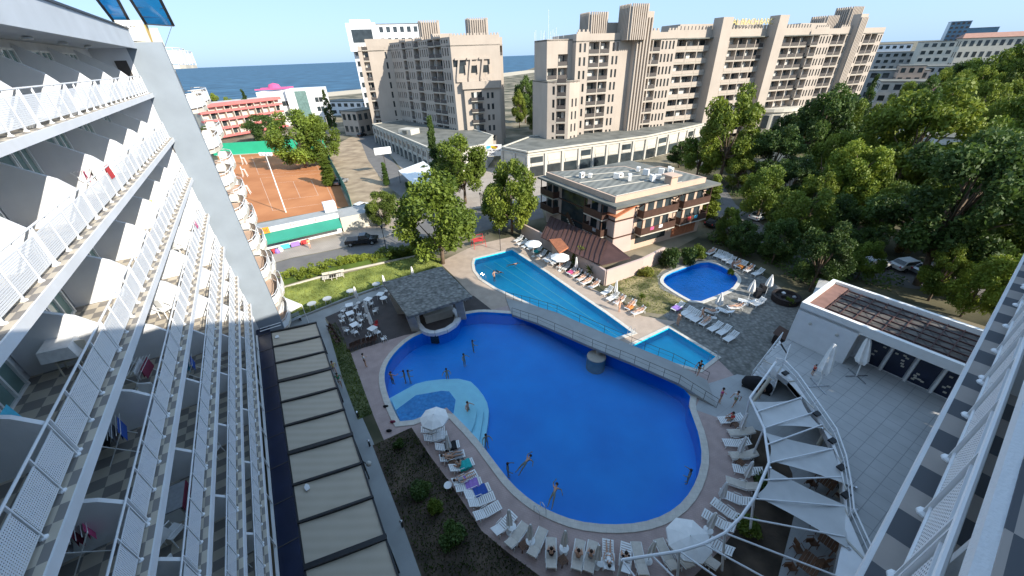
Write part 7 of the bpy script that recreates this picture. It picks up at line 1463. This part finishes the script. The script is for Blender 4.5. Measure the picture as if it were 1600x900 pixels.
def tree_meshes(kind, seed):
    rn = random.Random(seed); cl = []; tr = MB()
    if kind == 'broad':        # nominal: height 10, crown radius 4
        H0, R0 = 10.0, 4.0; tr.tube([(0, 0, -.1), (.1, .05, 1.5), (.15, .1, 3.4), (.1, 0, 6)], [.28, .22, .17, .07], 8)
        for i in range(38):
            a = rn.uniform(0, 6.28); e = rn.uniform(-.85, 1.0); rr = R0*math.sqrt(max(.05, 1-e*e))*rn.uniform(.55, .95); z = 5.7+e*3.7
            cr = rn.uniform(.85, 1.5); cl.append((rr*math.cos(a), rr*math.sin(a), z, cr))
            if i % 3 == 0: tr.tube([(.12, .05, rn.uniform(2.2, 4)), (rr*.45*math.cos(a), rr*.45*math.sin(a), z-1.2), (rr*.9*math.cos(a), rr*.9*math.sin(a), z)], [.11, .07, .02], 5)
        vs, fs = leaf_cloud(cl, 290, .19, seed)
    elif kind == 'spread':     # the great tree: open layered crown, several limbs
        H0, R0 = 14.0, 7.0; tr.tube([(0, 0, -.1), (.2, .1, 2.2), (.6, .1, 4.4), (1.0, -.2, 7), (.8, 0, 10.5)], [.42, .34, .28, .2, .06], 9)
        for i in range(72):
            a = rn.uniform(0, 6.28); e = rn.uniform(-.75, 1.0); rr = R0*math.sqrt(max(.06, 1-e*e))*rn.uniform(.35, 1.0); z = 8.2+e*5.2; cr = rn.uniform(.8, 1.7); cl.append((rr*math.cos(a)+.5, rr*math.sin(a), z, cr))
            if i % 3 == 0: tr.tube([(.5, .1, rn.uniform(2.8, 6)), (rr*.5*math.cos(a), rr*.5*math.sin(a), z-1.3), (rr*.92*math.cos(a)+.5, rr*.92*math.sin(a), z)], [.16, .09, .02], 5)
        vs, fs = leaf_cloud(cl, 260, .22, seed)
    elif kind == 'round':      # dense rounded crown reaching low
        H0, R0 = 8.0, 4.0; tr.tube([(0, 0, -.1), (.05, .1, 1.4), (0, 0, 4.5)], [.24, .19, .06], 8)
        for i in range(42):
            a = rn.uniform(0, 6.28); e = rn.uniform(-.85, 1.0); rr = R0*math.sqrt(max(.04, 1-e*e))*rn.uniform(.65, .92); cl.append((rr*math.cos(a), rr*math.sin(a), 4.2+e*3.3, rn.uniform(.8, 1.3)))
            if i % 5 == 0: tr.tube([(0, 0, 1.6), (rr*.8*math.cos(a), rr*.8*math.sin(a), 4.2+e*3)], [.1, .02], 5)
        vs, fs = leaf_cloud(cl, 250, .18, seed)
    elif kind == 'conifer':
        H0, R0 = 12.0, 3.0; tr.tube([(0, 0, -.1), (0, 0, 11.5)], [.25, .03], 7)
        for i in range(46): z = 1.6+10*(i/46); rr = R0*(1-(z/12.2))*rn.uniform(.5, 1); a = rn.uniform(0, 6.28); cl.append((rr*math.cos(a), rr*math.sin(a), z, .45+.75*(1-z/12)))
        vs, fs = leaf_cloud(cl, 260, .17, seed)
    elif kind == 'cypress':
        H0, R0 = 10.0, 1.0; tr.tube([(0, 0, -.1), (0, 0, 9)], [.18, .03], 7)
        for i in range(56): z = .7+9.0*(i/56); rr = .5*math.sin(min(1, (z+1)/3.2)*1.57)*(1-max(0, z-6)/5)*rn.uniform(.2, 1); a = rn.uniform(0, 6.28); cl.append((rr*math.cos(a), rr*math.sin(a), z, .34+.42*(1-z/11)))
        vs, fs = leaf_cloud(cl, 1000, .12, seed)
    return H0, R0, tr, vs, fs
TP = {}
def tree(x, y, h, r, kind, leaf, label, group=None, seed=0, name=None):
    k = (kind, leaf, seed)
    if k not in TP:
        H0, R0, tr, vs, fs = tree_meshes(kind, seed*7+len(kind)); b = MB(); b.raw(vs, fs)
        TP[k] = (H0, R0, tr.mesh('trunk', 'bark', True), b.mesh('crown', leaf))
    H0, R0, tm, cm = TP[k]; t = thing(name or {'conifer': 'pine_tree', 'cypress': 'cypress_tree'}.get(kind, 'broadleaf_tree'), label, 'tree', (x, y, 0), 0, group)
    t.matrix_basis = Matrix.Translation((x, y, 0)) @ Matrix.Rotation(random.uniform(0, 6.28), 4, 'Z') @ Matrix.Diagonal((r/R0, r/R0, h/H0, 1))
    place('trunk', tm, t); place('crown', cm, t); return t
L_, D_K, M_ = 'leaf_light', 'leaf_dark', 'leaf_mid'
tree(-10.11, 50.39, 13.03, 5.69, 'round', M_, 'large spreading tree at the corner of the lawn behind the bar roof', None, 1)
tree(-22.84, 66.68, 6.31, 2.85, 'round', M_, 'small round tree beside the yellow yard wall', None, 1)
tree(-9.07, 77.28, 14.17, 5.12, 'broad', M_, 'tree in front of the blue and white shop signs of the arcade', None, 2)
tree(-15.31, 83.60, 16.59, 1.32, 'cypress', D_K, 'tall dark cypress before the arcade', None, 1)
tree(0.35, 60.62, 12.05, 4.32, 'round', L_, 'bright green tree left of the apartment house', None, 2)
tree(-2.08, 62.26, 8.39, 2.68, 'round', M_, 'darker tree leaning on the bright one left of the apartment house', None, 1)
tree(-58.86, 114.67, 15.01, 7.43, 'round', M_, 'great round tree behind the right corner of the clay court', None, 3)
tree(-54.02, 118.56, 13.49, 5.11, 'round', M_, 'round tree at the bend of the court fence', None, 2)
tree(-92.73, 157.54, 10.18, 6.11, 'round', D_K, 'dark tree in front of the red trimmed hotel', None, 1)
tree(-76.40, 181.91, 16.87, 3.05, 'conifer', D_K, 'dark conifer right of the bright white building', None, 1)
tree(-115.58, 190.69, 17.76, 3.22, 'conifer', D_K, 'dark conifer behind the left end of the bright white building', None, 1)
tree(-159.57, 232.21, 15.45, 4.60, 'broad', L_, 'light tree standing against the sea behind the red trimmed hotel', None, 2)
tree(-152.54, 235.31, 11.65, 4.16, 'broad', L_, 'lower tree against the sea right of the light one', None, 1)
tree(-115.27, 159.31, 6.72, 3.22, 'round', D_K, 'dark tree at the near left end of the red trimmed hotel', None, 2)
tree(-44.00, 94.70, 7.98, 1.83, 'cypress', M_, 'young tree at the court fence beside the white car', None, 1)
tree(-29.40, 92.80, 5.65, 0.88, 'cypress', D_K, 'small cypress under the billboard', None, 1)
tree(-19.83, 94.28, 4.12, 1.52, 'round', D_K, 'small dark tree at the end of the cafe awning', None, 2)
tree(8.84, 185.05, 19.10, 4.99, 'broad', D_K, 'dark tree in the gap between the two towers', None, 2)
tree(5.75, 171.49, 14.32, 3.13, 'broad', L_, 'bright tree low in the gap between the two towers', None, 1)
tree(11.29, 162.28, 8.59, 3.25, 'round', M_, 'small tree at the left foot of the long tower', None, 1)
tree(46.41, 82.95, 19.56, 5.70, 'broad', L_, 'tall light green tree before the middle of the long tower', None, 1)
tree(42.74, 85.94, 12.00, 4.09, 'broad', M_, 'darker tree left of the tall light green one', None, 2)
tree(53.51, 77.42, 12.98, 4.57, 'broad', D_K, 'dark tree in front of the round fronted pavilion', None, 1)
tree(70.63, 90.28, 19.26, 5.45, 'broad', D_K, 'dark tall tree before the right part of the long tower', None, 2)
tree(93.40, 107.23, 19.69, 2.66, 'conifer', D_K, 'dark pine rising before the end of the long tower', None, 1)
tree(70.72, 67.45, 20.50, 6.90, 'broad', L_, 'broad bright crowned tree right of the long tower', None, 1)
tree(56.02, 60.87, 13.41, 3.93, 'broad', L_, 'light tree with a bare leaning trunk in the wood', None, 2)
tree(42.91, 62.21, 9.28, 3.50, 'round', M_, 'rounded tree on the far side of the garden road', None, 1)
tree(41.67, 50.27, 9.65, 3.19, 'broad', M_, 'olive tinted tree left of the great tree', None, 2)
tree(50.39, 39.83, 17.89, 7.09, 'spread', D_K, 'great dark spreading tree with pale leaning limbs above the white pavilion', None, 1)
tree(62.45, 41.34, 18.87, 4.68, 'broad', M_, 'large tree at the right edge of the picture', None, 1)
tree(49.00, 30.26, 9.25, 2.73, 'broad', L_, 'bright low tree between the white pavilion and the right edge', None, 2)
tree(36.69, 39.30, 8.95, 2.65, 'broad', D_K, 'dark tree over the loungers left of the white pavilion', None, 1)
tree(36.35, 46.63, 6.60, 2.39, 'round', D_K, 'dark tree behind the fan-shaped pool loungers', None, 1)
tree(33.76, 49.66, 5.03, 2.29, 'round', D_K, 'dark bushy tree at the top of the fan-shaped pool', None, 2)
tree(34.78, 63.04, 8.23, 1.57, 'cypress', L_, 'slim bright tree at the right end of the apartment house', None, 1)
tree(33.15, 53.75, 5.80, 1.71, 'round', M_, 'low tree between the apartment house and the fan-shaped pool', None, 1)
tree(49.60, 47.51, 4.17, 2.00, 'round', D_K, 'dark low tree left of the pale trunk', None, 2)
tree(55.59, 47.81, 3.36, 1.47, 'round', 'leaf_red', 'small tree with reddish leaves beside the pale trunk', None, 1)
tree(43.35, 44.57, 5.96, 2.28, 'round', D_K, 'dark shrubby tree at the garden road', None, 1)

fills = [(50.47, 66.21, 9.93, 3.29), (60.68, 72.38, 12.16, 3.90), (71.16, 75.24, 12.99, 3.85), (71.14, 57.89, 15.17, 3.82), (81.62, 62.83, 16.97, 4.31), (85.47, 59.32, 18.01, 3.91), (105.31, 97.73, 13.02, 4.53), (120.10, 102.62, 16.65, 5.10), (136.21, 107.96, 18.21, 5.69), (155.63, 118.52, 19.81, 5.43),
 (125.58, 124.72, 16.40, 4.32), (142.54, 132.88, 17.26, 5.18), (172.49, 146.96, 19.75, 6.98), (204.85, 165.14, 22.92, 7.54), (228.09, 180.60, 23.87, 7.20), (79.58, 109.61, 11.66, 4.37), (88.37, 108.10, 14.23, 4.83), (97.73, 106.48, 12.51, 3.92), (71.12, 46.10, 11.31, 3.42), (56.18, 40.19, 10.47, 3.06), (54.52, 51.83, 9.13, 3.13), (48.14, 52.40, 7.52, 2.60), (47.86, 78.12, 7.65, 2.87), (146.74, 153.57, 13.22, 4.09), (198.01, 167.20, 21.43, 6.07), (178.04, 162.98, 15.18, 5.30), (43.99, 99.16, 6.22, 2.99), (103.50, 148.63, 10.51, 3.88), (56.79, 34.44, 10.04, 2.55)]
fills += [(89.71, 72.94, 16.85, 4.57), (72.40, 63.84, 9.94, 3.52), (93.08, 68.55, 19.04, 4.51), (60.22, 56.24, 7.76, 2.94), (58.46, 60.62, 11.15, 3.22), (50.35, 59.98, 8.75, 2.54), (42.31, 54.86, 7.10, 2.28), (65.82, 46.54, 14.53, 3.32), (61.28, 46.93, 12.37, 3.20), (100.83, 71.56, 20.67, 4.19), (155.55, 151.31, 17.09, 5.09), (160.69, 142.28, 17.90, 5.38), (164.44, 134.37, 20.08, 5.60), (103.84, 105.43, 13.87, 3.77), (57.56, 95.21, 10.25, 2.98), (48.49, 36.32, 7.19, 1.99), (48.93, 33.09, 7.07, 2.02), (77.48, 94.11, 17.02, 3.64), (67.37, 96.93, 11.74, 3.57), (62.11, 39.74, 10.29, 2.62)]
desc = ['before the white shed', 'above the white shed', 'beyond the light leaning tree', 'directly behind the great tree', 'right of the flat roofed hall', 'highest at the right edge', 'left of the flat roofed hall', 'above the flat roofed hall', 'on the slope below the arcaded building', 'on the slope at the right edge', 'below the pale stone house', 'beside the red roofed house', 'above the red roofed house', 'on the skyline slope right of the red roof', 'topmost at the right edge', 'at the foot of the third buttress', 'below the dark pine', 'at the end of the long tower', 'behind the bright low tree', 'between the great tree and the right edge', 'left of the great tree crown', 'over the garden road', 'left of the round fronted pavilion', 'beside the grey distant building', 'under the arcaded building', 'between red roof and flat hall', 'before the mall at its right end', 'at the foot of the second buttress', 'just above the near railing at the right edge']
desc += ['standing behind the flat roofed hall and lower trees', 'left of the great tree, in the second row', 'deep in the wood below the right skyline', 'beside the garden road left of the great trunk', 'under the broad bright crown', 'between the shed and the broad bright crown', 'just right of the rounded roadside tree', 'right of the great tree crown in the second row', 'hard behind the great crown on its left side', 'below the topmost right edge tree', 'close under the distant grey roofed long block', 'left of the red roofed house, lower on the slope', 'right of the red roofed house, lower on the slope', 'at the left foot of the far town', 'left of the round fronted pavilion, behind the tall light tree', 'behind the far corner of the white pavilion roof', 'behind the middle of the white pavilion roof', 'touching the dark pine on its left', 'between the round fronted pavilion and the dark tall tree', 'over the right end of the white pavilion roof']
for i, (f, dsc) in enumerate(zip(fills, desc)): tree(*f, ('broad', 'round')[i % 2], (D_K, M_, L_, L_)[(i*3+i//4) % 4], 'tree %s' % dsc, 'trees of the wood on the right', 1+(i % 2))
tree(40.5, 12.0, 16.5, 6.0, 'round', M_, 'unseen dense tree added past the near hotel wing to shade the terrace', None, 3)  # out of view, added to keep the sun off the raised terrace
tree(44.38, 41.72, 5.21, 1.88, 'round', M_, 'leafy low tree before the garden road cars, above the pavilion corner', None, 1)
tree(51.44, 37.80, 5.20, 1.88, 'round', M_, 'leafy low tree right of the great trunk behind the pavilion', None, 2)
tree(176.95, 138.30, 25.84, 7.03, 'broad', M_, 'high tree rising over the skyline at the right edge', None, 2)
tree(175.77, 146.12, 24.44, 7.01, 'round', L_, 'bright tree topping the right hand slope under the arcaded building', None, 2)
tree(167.87, 148.15, 22.23, 6.68, 'broad', M_, 'tall tree on the slope in front of the red roofed house', None, 1)
tree(166.32, 156.98, 19.08, 5.19, 'round', D_K, 'dark tree in front of the cream distant apartment block', None, 1)
tree(43.0, 17.0, 15.5, 5.0, 'broad', M_, 'unseen tree past the far end of the near hotel wing, shading the white pavilion', None, 2)  # out of view, added for its shade on terrace and dappled pavilion roof
tree(49.0, 22.5, 14.0, 5.0, 'broad', L_, 'second unseen tree past the end of the near hotel wing behind the white pavilion', None, 1)  # likewise out of view and added for the shade it casts
# shrubs
def shrub(x, y, h, r, leaf, label, name='shrub', group=None, seed=1):
    k = ('shrub', leaf, seed)
    if k not in TP:
        rn = random.Random(seed+50); cl = [(rn.uniform(-.6, .6), rn.uniform(-.6, .6), rn.uniform(.3, .85), rn.uniform(.3, .5)) for _ in range(14)]; vs, fs = leaf_cloud(cl, 900, .10, seed+9); b = MB(); b.raw(vs, fs)
        q = MB()
        for i in range(5): q.tube([(0, 0, 0), (rn.uniform(-.5, .5), rn.uniform(-.5, .5), .8)], [.03, .01], 4)
        TP[k] = (b.mesh('foliage', leaf), q.mesh('stems', 'bark'))
    t = thing(name, label, 'shrub', (x, y, 0), 0, group); t.matrix_basis = Matrix.Translation((x, y, 0)) @ Matrix.Rotation(random.uniform(0, 6), 4, 'Z') @ Matrix.Diagonal((r, r, h, 1)); f, s = TP[k]; place('foliage', f, t); place('stems', s, t)
for p, h, r, lf, lab in (((22.11, 46.63), 2.6, 1.5, D_K, 'big dark shrub at the corner of the apartment house'), ((24.98, 47.94), 2.0, 1.4, D_K, 'dark shrub right of the big one before the apartment house'), ((26.99, 48.78), 1.8, 1.2, M_, 'shrub at the garden wall end above the fan-shaped pool'), ((9.85, 48.78), 2.4, 1.3, L_, 'leafy light shrub beside the lap pool loungers'), ((18.28, 44.73), 1.0, 1.2, 'leaf_yellow', 'bright low bush at the foot of the peach garden wall'), ((-5.72, 14.17), .9, .6, M_, 'leafy plant in the middle of the shaded garden bed'), ((-6.83, 15.53), .7, .9, D_K, 'dark low bush in the shaded garden bed nearer the path'), ((-4.34, 12.60), .8, 1.0, D_K, 'dark low bush in the lower shaded garden bed'), ((-9.30, 19.40), .6, .5, D_K, 'small plant at the top corner of the garden bed'), ((14.22, 12.25), .8, .9, M_, 'leafy plant in the dark bed below the sails'), ((16.96, 15.07), .7, .9, D_K, 'dark plant between the loungers and the sails'), ((-24.30, 51.34), 1.3, 1.0, 'leaf_yellow', 'yellow leaved bush on the lawn beside the hedge'), ((29.15, 43.90), .8, .5, M_, 'small plant among the far loungers'), ((32.20, 36.35), .9, .6, M_, 'plant at the corner of the white pavilion'), ((-23.23, 89.40), 1.4, 1.0, D_K, 'dark potted bush at the arcade pavement'), ((13.46, 82.38), 2.6, 1.6, L_, 'bright bush between the mall and the striped roof'), ((29.11, 87.75), 2.4, 1.6, L_, 'bright bush at the mall before its dark shop windows'), ((-3.21, 72.04), 2.2, 1.6, 'leaf_yellow', 'yellowing bush by the road before the mall')): shrub(*p, h, r, lf, lab)
def palm(p, h, label):
    t = thing('spiky_plant', label, 'plant', (*p, 0)); b = MB(); b.tube([(0, 0, 0), (0, 0, h*.35)], [.1, .08], 6); b.build('stem', 'bark', t); b = MB(); rn = random.Random(3)
    for i in range(44):
        a = rn.uniform(0, 6.28); e = rn.uniform(.15, 1.35); L = h*rn.uniform(.6, .8); d = Vector((math.cos(a)*math.cos(e), math.sin(a)*math.cos(e), math.sin(e))); s = Vector((-math.sin(a), math.cos(a), 0)); o = Vector((0, 0, h*.33)); m_ = o+d*L*.55; tip = o+d*L-Vector((0, 0, .12*L))
        b.raw([tuple(o-s*.03), tuple(o+s*.03), tuple(m_+s*.05), tuple(tip), tuple(m_-s*.05)], [(0, 1, 2, 3, 4)])
    b.build('leaves', M_, t)
palm((10.94, 44.94), 2.2, 'spiky green yucca beside the lap pool loungers'); palm((15.77, 38.86), 1.0, 'small agave on the dry lawn between the pools'); palm((-8.90, 40.27), 1.2, 'small spiky plant at the right corner of the bar') if False else None
# hedge: one long clipped hedge
t = thing('hedge', 'long clipped green hedge between the road and the lawn', 'hedge', (*(-32.25, 46.79), 0)); rn = random.Random(5); P = [(-32.17, 45.56),(-26.02, 49.28),(-19.32, 52.19),(-13.70, 54.59)]; cl = []
for a, c in zip(P, P[1:]):
    a, c = Vector(a), Vector(c); n = int((c-a).length/.55)
    for i in range(n):
        p = a.lerp(c, (i+.5)/n); d = (c-a).normalized(); s = Vector((-d.y, d.x))
        for k in range(3): q = p+s*rn.uniform(-.55, .85); cl.append((q.x, q.y, rn.uniform(.4, 1.55), rn.uniform(.4, .6)))
vs, fs = leaf_cloud(cl, 620, .11, 4); b = MB(); b.raw(vs, fs); b.build('foliage', L_, t, True); b = MB()
for a, c in zip(P, P[1:]): b.bar((*a, .35), (*c, .35), .5, .7)
b.build('stems', 'leaf_dark', t, True)
# undergrowth of the wood: ground cover nobody could count
rn = random.Random(12); WP = [(38.89, 79.23), (56.94, 105.56), (87.19, 117.01), (160.60, 167.94), (239.20, 190.12), (110.55, 70.36), (60.53, 31.76), (52.24, 32.29), (50.17, 40.64), (47.88, 47.05), (43.30, 51.01), (40.79, 62.42), (40.35, 70.89)]; WP2 = [(32.10, 55.80), (36.00, 53.49), (41.52, 46.98), (45.29, 42.66), (47.99, 40.01), (47.08, 36.42), (43.04, 40.85), (36.47, 39.31), (36.54, 45.48), (33.36, 50.34)]
cl = []
for poly, n in ((WP, 520), (WP2, 70)):
    xs = [p[0] for p in poly]; ys = [p[1] for p in poly]; k = 0
    while k < n:
        x, y = rn.uniform(min(xs), max(xs)), rn.uniform(min(ys), max(ys))
        if inside((x, y), poly): k += 1; cl.append((x, y, rn.uniform(.1, .7), rn.uniform(.6, 1.5)))
vs, fs = leaf_cloud(cl, 55, .20, 31); b = MB(); b.raw(vs, fs); o = b.build('undergrowth', D_K); o['kind'] = 'stuff'; o['label'] = 'low green undergrowth covering the ground of the wood'
# grass tufts on the dark beds and lawn
def tufts(name, poly, n, m, hgt, seed):
    rn = random.Random(seed); xs = [p[0] for p in poly]; ys = [p[1] for p in poly]; b = MB(); vs = []; fs = []; k = 0
    while k < n:
        x, y = rn.uniform(min(xs), max(xs)), rn.uniform(min(ys), max(ys))
        if not inside((x, y), poly): continue
        k += 1
        for _ in range(3):
            a = rn.uniform(0, 6.28); h = hgt*rn.uniform(.5, 1.3); i = len(vs); w_ = hgt*.35; dx, dy = math.cos(a), math.sin(a); lx, ly = rn.uniform(-.4, .4)*h, rn.uniform(-.4, .4)*h
            vs += [(x-dx*w_, y-dy*w_, .02), (x+dx*w_, y+dy*w_, .02), (x+lx, y+ly, h)]; fs.append((i, i+1, i+2))
    b.raw(vs, fs); o = b.build(name, m); o['kind'] = 'stuff'; o['label'] = name.replace('_', ' ')+' growing close over the ground'
tufts('lawn_grass', [(-32.00, 44.87), (-25.42, 47.72), (-14.62, 53.10), (-10.31, 51.87), (-10.32, 49.21), (-14.38, 47.24), (-17.35, 44.82), (-21.48, 41.74), (-25.07, 38.27), (-27.83, 36.39)], 5200, 'lawn', .13, 1)
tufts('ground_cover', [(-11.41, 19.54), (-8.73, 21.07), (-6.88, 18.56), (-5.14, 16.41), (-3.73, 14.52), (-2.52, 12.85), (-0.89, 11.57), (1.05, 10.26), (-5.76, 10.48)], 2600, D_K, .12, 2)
tufts('strip_grass', [(-21.49, 35.87), (-20.74, 36.44), (-17.13, 30.93), (-12.46, 22.76), (-13.49, 22.20), (-16.56, 27.10)], 1500, M_, .11, 3)
tufts('dry_grass', [(13.19, 42.40), (16.82, 47.24), (21.66, 49.43), (18.97, 41.03), (21.07, 37.65), (17.57, 35.62), (15.56, 36.27)], 1600, 'lawn', .12, 4)
